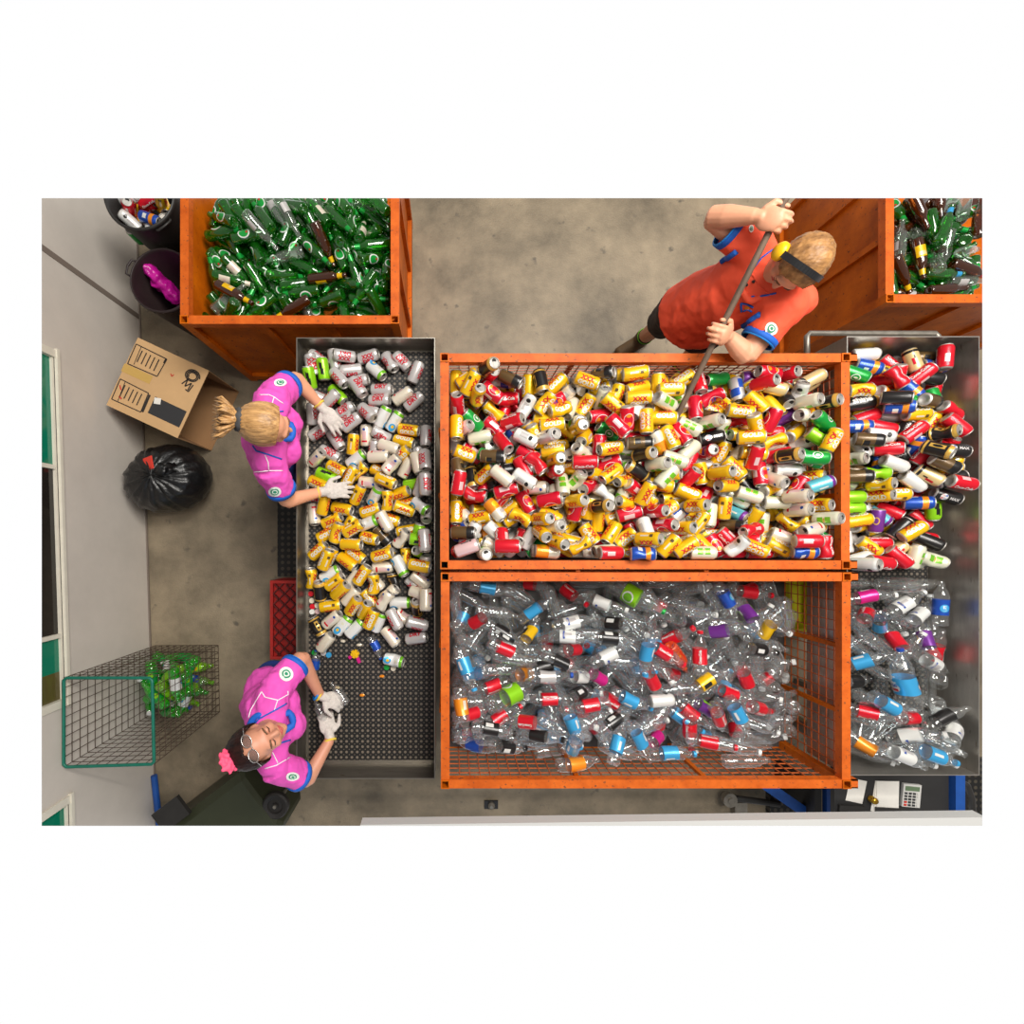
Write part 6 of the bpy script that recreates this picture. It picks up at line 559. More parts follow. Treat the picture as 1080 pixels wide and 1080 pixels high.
FL_BIN1 = 'g,g,-530,1375,601,321,-321,-630,630;g,g,-1196,1383,601,624,123,696,-333;g,g,-1059,1832,601,393,393,588,588;g,g,-764,1974,605,39,579,496,646;g,g,-531,2061,601,133,702,-89,-694;g,g,-392,1660,601,352,76,703,-613;g,g,-879,1972,646,435,293,729,441;g,g,-845,2067,618,677,289,-578,-352;g,g,-481,1479,638,55,511,466,720;g,g,-630,1386,601,186,186,682,682;g,g,-995,1971,601,702,-518,-481,84;g,g,-688,1794,639,470,-134,-844,224;g,g,-761,1876,602,573,-317,-632,414;g,g,-496,1968,630,37,715,423,556;g,g,-1292,2026,601,40,659,-256,706;g,g,-979,1274,601,337,638,305,622;g,g,-632,1793,601,634,697,120,-312;g,g,-416,1371,601,707,-580,404,14;g,g,-1198,1729,601,405,-426,564,580;g,g,-721,1355,604,552,-759,-58,-340;g,g,-1001,1390,604,644,-564,-512,70;g,g,-942,2012,604,585,100,755,-280;g,g,-782,1830,649,610,-136,-716,311;g,g,-659,1485,627,628,-479,380,-480;g,g,-1151,1427,601,509,700,98,491;g,g,-1009,1474,601,119,-506,494,-697;g,g,-1159,1511,655,650,-194,696,-234;g,g,-1041,1446,647,557,139,-770,-279;g,g,-940,1611,601,132,620,340,-695;g,g,-1292,1373,646,305,-662,26,-684;g,g,-1332,1590,601,617,-519,-481,-345;g,g,-807,1390,601,571,573,414,-417;g,g,-827,2065,676,644,-154,747,-58;g,g,-602,1981,621,408,-246,-769,426;g,g,-737,2019,651,30,629,514,582;g,g,-426,1587,603,642,734,166,145;g,g,-1108,1659,620,767,-517,-380,4;g,g,-1327,1778,601,686,655,266,-170;g,g,-577,1746,601,546,-596,-381,-449;g,g,-1114,1975,601,614,523,476,-351;g,g,-580,1595,602,679,-379,-597,198;g,g,-1199,1554,602,675,350,637,-128;g,g,-1241,1938,601,165,538,-459,-688;g,g,-871,1407,602,429,-442,552,562;g,g,-652,1551,601,669,-406,-579,230;g,g,-523,1881,604,275,-556,520,587;g,g,-1376,1492,601,435,-395,-586,-557;g,g,-1260,1781,601,423,-408,578,567;g,g,-567,1297,637,354,752,-169,-530;g,g,-1379,1273,754,454,4,-13,891;g,g,-395,1357,660,334,-603,-420,-590;g,g,-787,1547,632,586,567,-191,547;g,g,-398,1987,637,131,-294,491,810;g,g,-1018,1712,617,615,528,382,444;g,g,-1213,1275,615,336,-578,-539,512;g,g,-1290,1312,621,770,-207,603,12;g,g,-927,1821,626,364,763,307,-436;g,g,-843,1763,604,3,-445,618,648;g,g,-720,1951,645,543,-349,742,183;g,g,-451,1429,661,346,693,139,-616'
H_BIN2 = 'g,b,2888,1838,666,736,-629,-29,250;g,c,3039,1615,633,702,68,704,87;g,b,3047,1948,648,442,470,757,103;g,g,2732,1741,645,497,758,360,-223;g,b,2616,1977,657,428,-593,-593,-337;g,b,2734,1566,641,606,-639,-302,-364;g,g,3045,2015,658,402,-544,17,736;g,b,2773,1990,689,250,-638,-306,-662;g,g,3072,1515,672,487,271,728,-399;g,g,2817,1504,672,265,-700,-97,656;g,b,3036,1864,650,155,-707,17,-690;g,g,3116,1579,694,540,493,-507,457;g,g,2864,1608,692,752,593,-212,197;g,g,2773,1694,685,520,476,411,577;g,b,3060,1932,694,666,672,-221,-239;g,g,2978,1785,679,168,543,-46,-822;g,b,2688,1852,716,687,-411,576,-166;g,b,2833,1746,711,94,-696,123,701;g,b,2760,1630,693,541,436,327,641;g,g,3024,1712,656,698,-417,179,-554;g,g,3018,1469,713,606,-557,436,-365;g,g,2918,1553,703,777,609,-158,30;g,b,2620,1530,670,396,-465,-424,-669;g,c,2821,1815,720,603,118,768,179;g,g,2759,1689,734,727,-96,622,275;g,g,2711,1557,721,661,152,691,-251;g,b,2891,1944,710,624,450,634,79;g,g,3037,1821,711,516,-428,-563,483;g,b,2695,1468,696,707,-121,-697,-27;g,b,2599,1669,706,174,-236,-666,685;g,g,2933,1846,735,726,412,476,276;g,b,2546,1758,690,808,-168,316,468;g,g,3056,1639,718,564,629,-14,534;g,c,2942,1992,740,538,629,20,-560;g,g,3036,1921,740,597,-22,-777,200;g,b,3038,1403,701,679,252,-661,-197;g,g,2656,1960,709,313,247,-486,778;g,g,2806,1805,773,704,682,188,-67;g,c,2892,1689,755,604,753,194,-178;g,b,2835,1976,775,427,518,-481,564;g,o,3057,1868,790,495,-449,546,505;g,g,2602,1488,729,52,173,-686,705;g,b,2806,1401,706,432,348,820,140;g,c,3040,1524,741,324,-628,324,-628;g,b,2735,1913,748,771,623,86,96;g,b,2704,1908,794,707,650,278,23;g,u,2828,1805,820,706,-677,204,-40;g,c,3001,1970,763,377,-199,751,504;g,u,2949,1735,786,107,-861,-360,-342;g,c,2633,1758,756,112,-50,705,698;g,y,2727,1637,776,392,488,-512,589;g,y,2644,1554,756,617,712,312,124;g,c,3040,1700,745,524,-489,681,-147;g,u,2874,1552,766,704,-68,704,-68;g,r,3036,1579,758,704,177,685,-68;g,b,2907,1469,755,664,183,683,242;g,c,2810,1612,786,354,-323,830,284'
FL_BIN2 = 'g,g,2977,1488,601,60,366,605,-704;g,b,2539,1456,602,676,576,411,209;g,g,2600,1859,634,454,3,842,292;g,g,2891,2056,617,440,610,515,411;g,g,2979,1928,601,375,686,171,-599;g,b,3078,1700,601,456,655,-267,540;g,b,2717,1824,628,65,-194,-582,-787;g,g,2889,1993,660,720,-368,267,524;g,g,3108,1759,656,78,148,723,670;g,b,2909,1493,601,630,-702,-122,-309;g,g,2710,1951,601,469,68,-704,-529;g,g,3040,1855,601,439,-439,-555,555;g,b,2826,1681,601,21,398,-584,707;g,g,2967,1982,644,420,-711,-305,-474;g,g,2470,1775,602,69,-19,707,704;g,b,2706,1445,604,468,749,109,456;g,g,2867,1764,601,176,-176,685,-685;g,b,3050,1464,604,607,-706,277,-238;g,b,2533,1844,601,573,-572,416,415;g,g,3128,1480,628,747,-577,202,261;g,b,2767,1439,646,227,-357,-395,815;g,g,2752,2039,601,425,-425,565,-565;g,g,2784,1623,601,702,-617,-346,-83;g,b,2804,1832,662,428,730,-334,414;g,g,2528,1550,601,30,-440,554,-706;g,b,2671,1545,601,506,-119,697,-494;g,g,2890,1572,651,591,-205,-724,-291;g,g,2549,1392,640,780,197,525,277;g,g,2668,1917,657,648,-743,111,128;g,b,2534,1637,645,137,161,793,571;g,g,2639,1705,602,228,-488,511,669;g,b,3009,1479,652,538,-216,737,349;g,g,2612,1733,660,586,-482,471,450;g,g,2821,1917,636,520,43,716,-463'
H_BASKET = 'p,L,-1844,-1010,54,645,469,529,290;p,W,-2071,-1091,54,627,-673,218,-327;p,G,-2057,-982,88,521,-212,675,-478;p,G,-1945,-856,54,492,-596,-380,508;p,G,-1886,-1092,54,11,698,-116,707;p,d,-2002,-1207,65,112,705,54,698;p,G,-2060,-889,54,324,-378,597,-629;p,L,-1922,-1135,96,429,-15,838,-336;p,d,-1868,-988,115,677,-396,-586,205;p,G,-1895,-1083,154,835,-36,-543,75;p,W,-1972,-931,154,473,-17,-838,-269;p,W,-1964,-899,216,196,218,-285,913;p,G,-2075,-914,204,263,656,-664,-244;p,L,-1825,-909,115,358,85,930,2;p,G,-1834,-917,222,133,-249,-578,766;p,W,-1989,-1185,125,453,-398,584,-543;p,W,-1859,-1127,200,532,309,-636,465;p,L,-1848,-1034,264,696,307,-637,-122;p,G,-1787,-935,299,518,-672,-502,-167;p,G,-1829,-876,333,452,-493,-742,44;p,W,-2044,-993,238,931,-287,-214,74;p,G,-1820,-964,362,58,604,-655,-450;p,W,-2107,-1126,168,916,264,242,-179;p,G,-1967,-1195,210,166,-733,-507,423;p,G,-1976,-1032,287,550,110,698,445;p,L,-1835,-885,410,132,-598,-588,528;p,L,-1861,-1005,386,357,933,28,33;p,G,-2001,-923,333,543,587,-394,453;p,W,-1754,-924,493,122,158,-761,617;p,G,-1946,-1019,397,9,-636,447,629'
# ================================================================ cans and bottles
def cm(name, rgb, metal=.3, rough=.32): M[name] = mat(name, rgb, rough, metal, coat=.25); return name
cm('alu', (190, 186, 180), .75, .52); cm('aludark', (120, 116, 112), .7, .4); cm('opening', (22, 18, 16), 0, .7)
for n_, c_ in (('yellow', (236, 186, 16)), ('red', (206, 14, 44)), ('deepred', (214, 20, 40)), ('silver', (192, 188, 186)), ('cream', (226, 216, 196)), ('lime', (140, 206, 24)), ('white', (228, 228, 224)), ('ink', (30, 28, 28)),
               ('gold', (206, 164, 74)), ('paleivory', (222, 220, 196)), ('leaf', (112, 184, 36)), ('green', (20, 150, 58)), ('blue', (28, 74, 168)), ('sky', (60, 160, 214)), ('orange', (238, 144, 34)), ('rose', (226, 190, 190)),
               ('champagne', (216, 190, 134)), ('purple', (112, 48, 140)), ('teal', (98, 186, 204)), ('bronze', (96, 74, 44)), ('black', (34, 32, 32)), ('magenta', (206, 30, 130))): cm('c_' + n_, c_)
_t2 = {}
def text2d(s, size, bold=.045):
    k = (s, size)
    if k in _t2: return _t2[k]
    cu = bpy.data.curves.new('t', 'FONT'); cu.body = s; cu.size = size; cu.align_x = 'CENTER'; cu.align_y = 'CENTER'; cu.offset = bold * size; cu.resolution_u = 2
    o = bpy.data.objects.new('t', cu); COL.objects.link(o); bpy.context.view_layer.update(); dg = bpy.context.evaluated_depsgraph_get()
    me = bpy.data.meshes.new_from_object(o.evaluated_get(dg)); bpy.data.objects.remove(o); bpy.data.curves.remove(cu)
    bm = bmesh.new(); bm.from_mesh(me); bpy.data.meshes.remove(me)
    ys = [v.co.y for v in bm.verts]; y = min(ys)
    while y < max(ys):
        y += .0045; bmesh.ops.bisect_plane(bm, geom=bm.verts[:] + bm.edges[:] + bm.faces[:], plane_co=(0, y, 0), plane_no=(0, 1, 0))
    bm.verts.index_update(); r = ([(v.co.x, v.co.y) for v in bm.verts], [[v.index for v in f.verts] for f in bm.faces]); bm.free(); _t2[k] = r; return r
def dent(mode):
    """bends and squeezes a can or bottle; mode 0 leaves it whole"""
    if mode == 0: return lambda p: p
    if mode == 1:
        def f(p):
            g = math.exp(-(p.z / .022) ** 2); return Vector((p.x * (1 - .32 * g), p.y * (1 + .10 * g), p.z * .94)) + Vector((.008 * (p.z / .06) ** 2, 0, 0))
        return f
    def f2(p):
        n_ = noise.noise(Vector((p.x * 22 + mode * 9, p.y * 22, p.z * 14))); k = max(0, 1 - abs(p.z) / .17)
        return Vector((p.x * (1 + .16 * n_) * (1 - .10 * (mode % 2) * k), p.y * (1 + .10 * n_), p.z)) + Vector((.006 * math.sin(p.z * 22 + mode), 0, 0))
    return f2
def decal_mesh(name, items, r, fn):
    bm = bmesh.new(); mats = []
    def mi(m):
        if m not in mats: mats.append(m)
        return mats.index(m)
    def rad(z): return r(z) if callable(r) else r
    def put(u, v, th, lift): a = th - v / .033; rr = rad(u) + lift; return bm.verts.new(fn(Vector((rr * math.cos(a), rr * math.sin(a), u))))
    for it in items:
        if it[0] == 't':
            _, s, size, zc, th, m, off = it; vs, fs = text2d(s, size); vv = [put(zc + x, y + off, th, .0009) for x, y in vs]
            for f in fs:
                try: bm.faces.new([vv[i] for i in f]).material_index = mi(m)
                except ValueError: pass
        elif it[0] == 'r':
            _, z0, z1, v0, v1, th, m = it; n_ = max(1, int(abs(v1 - v0) / .004)); nz = max(1, int(abs(z1 - z0) / .012))
            g = [[put(z0 + (z1 - z0) * j / nz, v0 + (v1 - v0) * i / n_, th, .0006) for i in range(n_ + 1)] for j in range(nz + 1)]
            for j in range(nz):
                for i in range(n_): bm.faces.new((g[j][i], g[j][i + 1], g[j + 1][i + 1], g[j + 1][i])).material_index = mi(m)
        elif it[0] == 'e':
            _, zc, rz, rv, th, m, lift = it; n_ = 18; prev = None
            for k in range(4):
                f = k / 3
                ring = [put(zc + rz * f * math.cos(2 * PI * i / n_), rv * f * math.sin(2 * PI * i / n_), th, .0006 + lift) for i in range(n_)] if k else [put(zc, 0, th, .0006 + lift)]
                if prev is not None:
                    for i in range(n_):
                        if len(prev) == 1: bm.faces.new((prev[0], ring[i], ring[(i + 1) % n_])).material_index = mi(m)
                        else: bm.faces.new((prev[i], ring[i], ring[(i + 1) % n_], prev[(i + 1) % n_])).material_index = mi(m)
                prev = ring
    me = bpy.data.meshes.new(name); bm.to_mesh(me); bm.free(); finish(me, mats, False); return me
def both(*its):
    out = []
    for it in its:
        for k in (0, PI):
            it2 = list(it); idx = {'t': 4, 'r': 5, 'e': 4}[it[0]]; it2[idx] = it[idx] + k; out.append(tuple(it2))
    return out
OV = both(('e', .004, .034, .026, 0, 'c_white', 0), ('e', .004, .031, .023, 0, 'c_red', .0003), ('r', -.012, .012, -.021, .021, 0, 'c_blue'), ('e', .022, .010, .012, 0, 'c_orange', .0005), ('e', -.018, .008, .014, 0, 'c_orange', .0005)) + [('r', -.03, .02, -.012, .012, PI / 2, 'c_rose')]
BAR = [('r', -.03, .01, -.010, .010, PI / 2, 'c_rose')]
#      code: (object name, short look, main colour, [(z above which, colour)...] bands, decals, half length)
D = {
 'Y': ('beer_can', 'yellow beer can', 'c_yellow', [], both(('t', 'XXX', .030, .002, 0, 'c_red', .014), ('t', 'GOLD', .030, .002, 0, 'c_white', -.012)) + [('r', -.028, .012, -.004, .004, PI / 2, 'c_cream'), ('r', .018, .034, -.008, .008, PI / 2, 'c_bronze')]),
 'S': ('beer_can', 'silver beer can', 'c_silver', [], both(('t', 'XXX', .030, .004, 0, 'c_red', .014), ('t', 'DRY', .034, .002, 0, 'c_red', -.013))),
 'W': ('drink_can', 'cream printed can', 'c_cream', [], both(('r', -.020, .024, -.012, .012, 0, 'c_rose'), ('r', -.036, -.026, -.016, .016, 0, 'c_red'), ('e', .034, .007, .008, 0, 'c_blue', 0))),
 'E': ('drink_can', 'white green-rimmed can', 'c_white', [(.040, 'c_leaf')], both(('e', -.034, .022, .020, 0, 'c_sky', 0), ('e', -.03, .009, .008, 0, 'c_yellow', .0004), ('r', .008, .022, -.008, .008, 0, 'c_paleivory'))),
 'L': ('soft_drink_can', 'lime green can', 'c_lime', [], both(('r', -.030, .030, -.005, .007, 0, 'c_ink'), ('r', .0, .036, .007, .012, 0, 'c_ink'), ('r', -.034, .0, -.011, -.005, 0, 'c_ink'))),
 'K': ('drink_can', 'black gold-banded can', 'c_black', [(-.05, 'c_gold'), (-.040, 'c_black'), (.040, 'c_gold')], both(('r', -.030, .030, -.010, .010, 0, 'c_gold'), ('e', 0, .02, .007, 0, 'c_ink', .0004))),
 'R': ('soft_drink_can', 'plain red can', 'c_deepred', [], both(('t', 'Coca-Cola', .0205, -.003, 0, 'c_white', .0)) + BAR),
 'P': ('soft_drink_can', 'red blue-oval can', 'c_red', [], OV),
 'V': ('soft_drink_can', 'ivory green-lettered can', 'c_paleivory', [], both(('r', -.030, -.006, -.016, .016, 0, 'c_leaf'), ('r', .004, .028, -.016, .016, 0, 'c_leaf'), ('e', -.001, .004, .012, 0, 'c_gold', .0003))),
 'N': ('drink_can', 'white printed can', 'c_white', [], both(('r', -.028, .012, -.012, .012, 0, 'c_silver'), ('e', .026, .010, .012, 0, 'c_ink', 0))),
 'G': ('soft_drink_can', 'bright green can', 'c_green', [], both(('e', .0, .022, .018, 0, 'c_white', 0), ('e', .0, .017, .014, 0, 'c_green', .0003), ('e', .0, .010, .005, 0, 'c_white', .0005))),
 'B': ('soft_drink_can', 'silver blue-panelled can', 'c_silver', [], both(('r', -.045, .002, -.052, .0, 0, 'c_blue'), ('r', .002, .044, .0, .052, 0, 'c_blue'), ('e', .0, .012, .012, 0, 'c_red', .0004))),
 'O': ('soft_drink_can', 'orange white-topped can', 'c_orange', [(.006, 'c_cream')], both(('e', -.022, .016, .018, 0, 'c_yellow', 0), ('r', .018, .038, -.014, .014, 0, 'c_silver'))),
 'I': ('drink_can', 'pale pink can', 'c_rose', [], both(('r', -.02, .022, -.003, .003, 0, 'c_ink'), ('e', .03, .006, .006, 0, 'c_ink', 0))),
 'X': ('soft_drink_can', 'black cola can', 'c_black', [], both(('e', -.022, .016, .016, 0, 'c_white', 0), ('r', -.034, -.023, -.012, .012, 0, 'c_red'), ('r', -.021, -.010, -.012, .012, 0, 'c_blue'), ('t', 'MAX', .018, .022, 0, 'c_silver', 0))),
 'C': ('drink_can', 'champagne black-banded can', 'c_champagne', [(-.050, 'c_black'), (-.036, 'c_champagne')], both(('r', -.004, .030, -.006, .006, 0, 'c_red'), ('r', -.02, .0, .006, .012, 0, 'c_ink'))),
 'U': ('soft_drink_can', 'purple can', 'c_purple', [], both(('e', 0, .02, .014, 0, 'c_gold', 0), ('e', 0, .014, .009, 0, 'c_purple', .0003))),
 'Z': ('drink_can', 'plain silver can', 'alu', [], []),
 'A': ('soft_drink_can', 'solid blue can', 'c_blue', [(.010, 'c_orange'), (.034, 'c_blue')], both(('r', -.026, -.004, -.014, .014, 0, 'c_white'))),
 'T': ('soft_drink_can', 'pale teal can', 'c_teal', [(.040, 'c_purple')], both(('r', -.02, .02, -.004, .004, 0, 'c_white'))),
 'M': ('drink_can', 'dark bronze can', 'c_bronze', [(.02, 'c_black')], both(('r', -.03, .0, -.014, .014, 0, 'c_ink'), ('r', -.03, -.026, -.016, .016, 0, 'c_gold'))),
 'H': ('drink_can', 'tall black energy can', 'c_black', [(.06, 'c_gold')], both(('t', 'shine', .042, .0, 0, 'c_white', 0))),
 'F': ('drink_can', 'tall silver energy can', 'c_silver', [], both(('r', -.05, .05, -.004, .004, 0, 'aludark'))),
}
def can_profile(h):
    return [(-h + .008, 0), (-h + .006, .014), (-h, .021), (-h, .0255), (-h + .006, .0315), (-h + .012, .033), (h - .017, .033), (h - .010, .0313), (h - .004, .0272), (h - .001, .0268)]
def can_meshes(code, mode, n=20):
    nm, look, main, bands, dec = D[code]; h = .082 if code in 'HF' else .061; fn = dent(mode); prof = can_profile(h)
    zs = sorted([z for z, _ in bands] + ([-.040 + .008 * k_ for k_ in range(11)] if mode else [])); prof = prof[:6] + [(z, .033) for z in zs if -h + .013 < z < h - .018] + prof[6:]
    mats = ['alu', main]
    for _, m in bands:
        if m not in mats: mats.append(m)
    def zm(z, r, i):
        if z < -h + .0085 or z > h - .0045: return 0
        m = main
        for zb_, mm in bands:
            if z > zb_: m = mm
        return mats.index(m)
    bm = bmesh.new(); lathe(bm, prof, n, zmats=zm, cap1=False)
    for v in bm.verts: v.co = fn(v.co)
    me = bpy.data.meshes.new(nm); bm.to_mesh(me); bm.free(); finish(me, mats, True)
    bm = bmesh.new(); lathe(bm, [(h - .001, .0268), (h, .0272), (h + .0006, .0262), (h - .0004, .0246), (h - .005, .0236), (h - .004, .021), (h - .004, 0)], n, cap0=False)
    obox(bm, (.0045, 0, h - .0025), ((1, 0, 0), (0, 1, 0), (0, 0, 1)), (.0105, .0062, .0007))
    ring = [bm.verts.new((-.0115 + .0095 * math.cos(a * PI / 6), .0118 * math.sin(a * PI / 6), h - .0034)) for a in range(12)]; bm.faces.new(ring).material_index = 1
    for v in bm.verts: v.co = fn(v.co)
    lid = bpy.data.meshes.new('lid'); bm.to_mesh(lid); bm.free(); finish(lid, ['alu', 'opening'], False)
    dm = decal_mesh('lettering', dec, .033, fn) if dec else None
    return [(nm, me, None), ('lid', lid, 0)] + ([('lettering', dm, 0)] if dm else [])
# ---- plastic bottles
M['pet'] = clear('clear plastic', (250, 252, 253), .07, .045); M['petgreen'] = clear('green plastic', (110, 226, 60), .08, .34, hazergb=(50, 196, 30)); M['petlime'] = clear('lime plastic', (190, 236, 60), .08, .35, hazergb=(150, 214, 24)); M['petorange'] = clear('orange plastic', (250, 120, 60), .08, .45, hazergb=(236, 84, 30))
M['gg'] = clear('green glass', (104, 206, 80), .07, .30, .04, hazergb=(26, 116, 22)); M['gb'] = clear('brown glass', (140, 76, 28), .07, .26, .04, hazergb=(104, 50, 14)); M['gc'] = clear('clear glass', (226, 238, 230), .08, .06, .04)
PET = { # code: look, label colour, decals, cap colour, body
 'r': ('red-labelled clear bottle', 'c_deepred', both(('t', 'Coca-Cola', .0165, -.016, 0, 'c_white', 0)), 'c_deepred', 'pet'),
 'b': ('blue-labelled clear bottle', 'c_sky', both(('r', -.045, .0, -.006, .006, 0, 'c_white')), 'c_sky', 'pet'),
 'k': ('black-labelled clear bottle', 'c_black', both(('r', -.045, -.005, -.010, .010, 0, 'c_white')), 'c_black', 'pet'),
 'w': ('white-labelled clear bottle', 'c_white', both(('r', -.045, .005, -.012, .012, 0, 'c_silver'), ('r', -.04, -.03, -.02, .02, 0, 'c_blue')), 'c_white', 'pet'),
 'y': ('yellow-labelled clear bottle', 'c_yellow', both(('r', -.045, .0, -.012, .012, 0, 'c_black')), 'c_yellow', 'pet'),
 'o': ('orange-labelled clear bottle', 'c_orange', both(('r', -.045, .0, -.008, .008, 0, 'c_cream')), 'c_orange', 'pet'),
 'm': ('magenta-labelled clear bottle', 'c_magenta', both(('r', -.04, .0, -.008, .008, 0, 'c_white')), 'c_white', 'pet'),
 'p': ('purple-labelled clear bottle', 'c_purple', both(('e', -.02, .014, .012, 0, 'c_yellow', 0), ('e', .0, .006, .008, 0, 'c_orange', 0)), 'c_purple', 'pet'),
 'v': ('lilac-labelled clear bottle', 'c_purple', both(('r', -.05, .0, -.006, .018, 0, 'c_lime'), ('r', -.04, -.01, .018, .03, 0, 'c_white')), 'c_lime', 'pet'),
 'd': ('navy-labelled clear bottle', 'c_blue', both(('e', -.02, .02, .018, 0, 'c_sky', 0), ('r', -.034, -.006, -.006, .006, 0, 'c_white')), 'c_blue', 'pet'),
 'c': ('silver-labelled clear bottle', 'c_silver', both(('e', -.02, .014, .014, 0, 'c_white', 0), ('r', -.032, -.021, -.010, .010, 0, 'c_red'), ('r', -.019, -.008, -.010, .010, 0, 'c_blue')), 'c_blue', 'pet'),
 'g': ('large lime-labelled clear bottle', 'c_lime', both(('e', -.03, .03, .022, 0, 'c_white', 0), ('e', -.03, .024, .016, 0, 'c_leaf', .0004)), 'c_green', 'pet'),
 'Q': ('large blue-labelled clear bottle', 'c_sky', both(('e', -.03, .024, .024, 0, 'c_white', 0), ('r', -.048, -.034, -.018, .018, 0, 'c_red'), ('r', -.026, -.012, -.018, .018, 0, 'c_blue'), ('t', 'pepsi', .03, .025, 0, 'c_white', 0)), 'c_blue', 'pet'),
 'f': ('orange-red plastic bottle', None, [], 'c_deepred', 'petorange'),
 'n': ('unlabelled clear bottle', None, [], 'c_white', 'pet'),
 'G': ('green plastic bottle', 'c_green', both(('e', -.02, .02, .016, 0, 'c_lime', 0)), 'c_green', 'petgreen'),
 'L': ('lime plastic bottle', 'c_lime', both(('e', -.02, .02, .016, 0, 'c_yellow', 0)), 'c_leaf', 'petlime'),
 'W': ('white-labelled green bottle', 'c_white', both(('e', -.02, .016, .016, 0, 'c_sky', 0), ('e', -.02, .007, .007, 0, 'c_red', .0004)), 'c_white', 'petgreen'),
}
def pet_prof(big):
    if big: return [(-.142, 0), (-.146, .02), (-.155, .034), (-.152, .044), (-.140, .051), (-.10, .052), (-.07, .050), (-.068, .050), (.02, .050), (.025, .052), (.05, .052), (.08, .045), (.108, .028), (.126, .0165), (.134, .0165), (.136, .019), (.139, .019), (.141, .0145), (.158, .0145)]
    return [(-.104, 0), (-.108, .012), (-.115, .022), (-.113, .029), (-.104, .0335), (-.082, .034), (-.078, .0318), (-.074, .034), (-.055, .0335), (-.052, .0325), (.008, .0325), (.012, .0335), (.022, .034), (.026, .032), (.03, .034), (.045, .033), (.062, .028), (.078, .019), (.088, .0145), (.094, .0145), (.096, .017), (.099, .017), (.101, .0128), (.117, .0128)]
def pet_meshes(code, mode, cap):
    look, lab, dec, capm, body = PET[code]; big = code in 'Qg'; fn = dent(mode); prof = pet_prof(big); pp = [prof[0]]
    for a, b in zip(prof, prof[1:]):
        n_ = max(1, int(abs(b[0] - a[0]) / .022))
        for i in range(1, n_ + 1): pp.append((a[0] + (b[0] - a[0]) * i / n_, a[1] + (b[1] - a[1]) * i / n_))
    bm = bmesh.new(); lathe(bm, pp, 20, cap1=False)
    for v in bm.verts:
        a = math.atan2(v.co.y, v.co.x)
        if v.co.z < prof[4][0]: v.co.z += .004 * max(0, math.cos(a * 5))
        v.co = fn(v.co)
    me = bpy.data.meshes.new('plastic_bottle'); bm.to_mesh(me); bm.free(); finish(me, body, True); out = [('plastic_bottle', me, None)]
    if lab:
        z0, z1, r = (-.066, .018, .0512) if big else (-.056, .024, .0346); bm = bmesh.new()
        rr = [(z0, r), (z0 + (z1 - z0) / 4, r), ((z0 + z1) / 2, r), (z0 + (z1 - z0) * 3 / 4, r), (z1, r)]; lathe(bm, rr, 24, cap0=False, cap1=False)
        for v in bm.verts: v.co = fn(v.co)
        l = bpy.data.meshes.new('label_sleeve'); bm.to_mesh(l); bm.free(); finish(l, lab, True); out.append(('label_sleeve', l, 0))
        if dec: out.append(('lettering', decal_mesh('lettering', dec, r + .0006, fn), 1))
    if cap:
        z = .158 if big else .117; bm = bmesh.new(); lathe(bm, [(z - .013, .0145), (z - .013, .0162), (z + .001, .0158), (z + .002, .0145), (z + .002, 0)], 14)
        for v in bm.verts: v.co = fn(v.co)
        c = bpy.data.meshes.new('screw_cap'); bm.to_mesh(c); bm.free(); finish(c, capm, False); out.append(('screw_cap', c, 0))
    return out
GL = { # glass: look, body, body-label decals, neck colour
 'g': ('green glass bottle', 'gg', [('e', -.035, .034, .030, 0, 'c_white', 0), ('e', -.035, .027, .023, 0, 'c_green', .0004), ('r', -.047, -.028, -.024, .024, 0, 'c_white'), ('e', -.018, .006, .006, 0, 'c_red', .0009)], 'c_green'),
 'w': ('white-labelled green bottle', 'gg', [('r', -.07, -.01, -.035, .035, 0, 'c_cream'), ('r', -.05, -.03, -.02, .02, 0, 'c_rose')], 'c_cream'),
 'u': ('blue-labelled green bottle', 'gg', [('r', -.06, -.01, -.03, .03, 0, 'c_white'), ('r', -.05, -.03, -.026, .026, 0, 'c_blue')], 'c_sky'),
 'c': ('clear glass bottle', 'gc', [('r', -.07, -.02, -.028, .028, 0, 'c_silver')], None),
 'b': ('brown glass bottle', 'gb', [('r', -.06, -.01, -.032, .032, 0, 'c_silver')], None),
 'y': ('yellow-labelled brown bottle', 'gb', [('r', -.065, .0, -.034, .034, 0, 'c_yellow'), ('r', -.03, -.008, -.02, .02, 0, 'c_cream')], 'c_yellow'),
 'r': ('red-labelled brown bottle', 'gb', [('e', -.035, .034, .032, 0, 'c_deepred', 0), ('e', -.035, .026, .024, 0, 'c_cream', .0004)], 'c_deepred'),
 'o': ('orange-labelled brown bottle', 'gb', [('r', -.06, .0, -.034, .034, 0, 'c_orange')], None),
}
GP = [(-.108, 0), (-.110, .016), (-.115, .025), (-.110, .0295), (-.104, .0305), (.022, .0305), (.035, .028), (.048, .022), (.06, .0165), (.075, .0142), (.10, .0132), (.106, .0132), (.108, .0148), (.116, .0148), (.118, .0125), (.119, .010)]
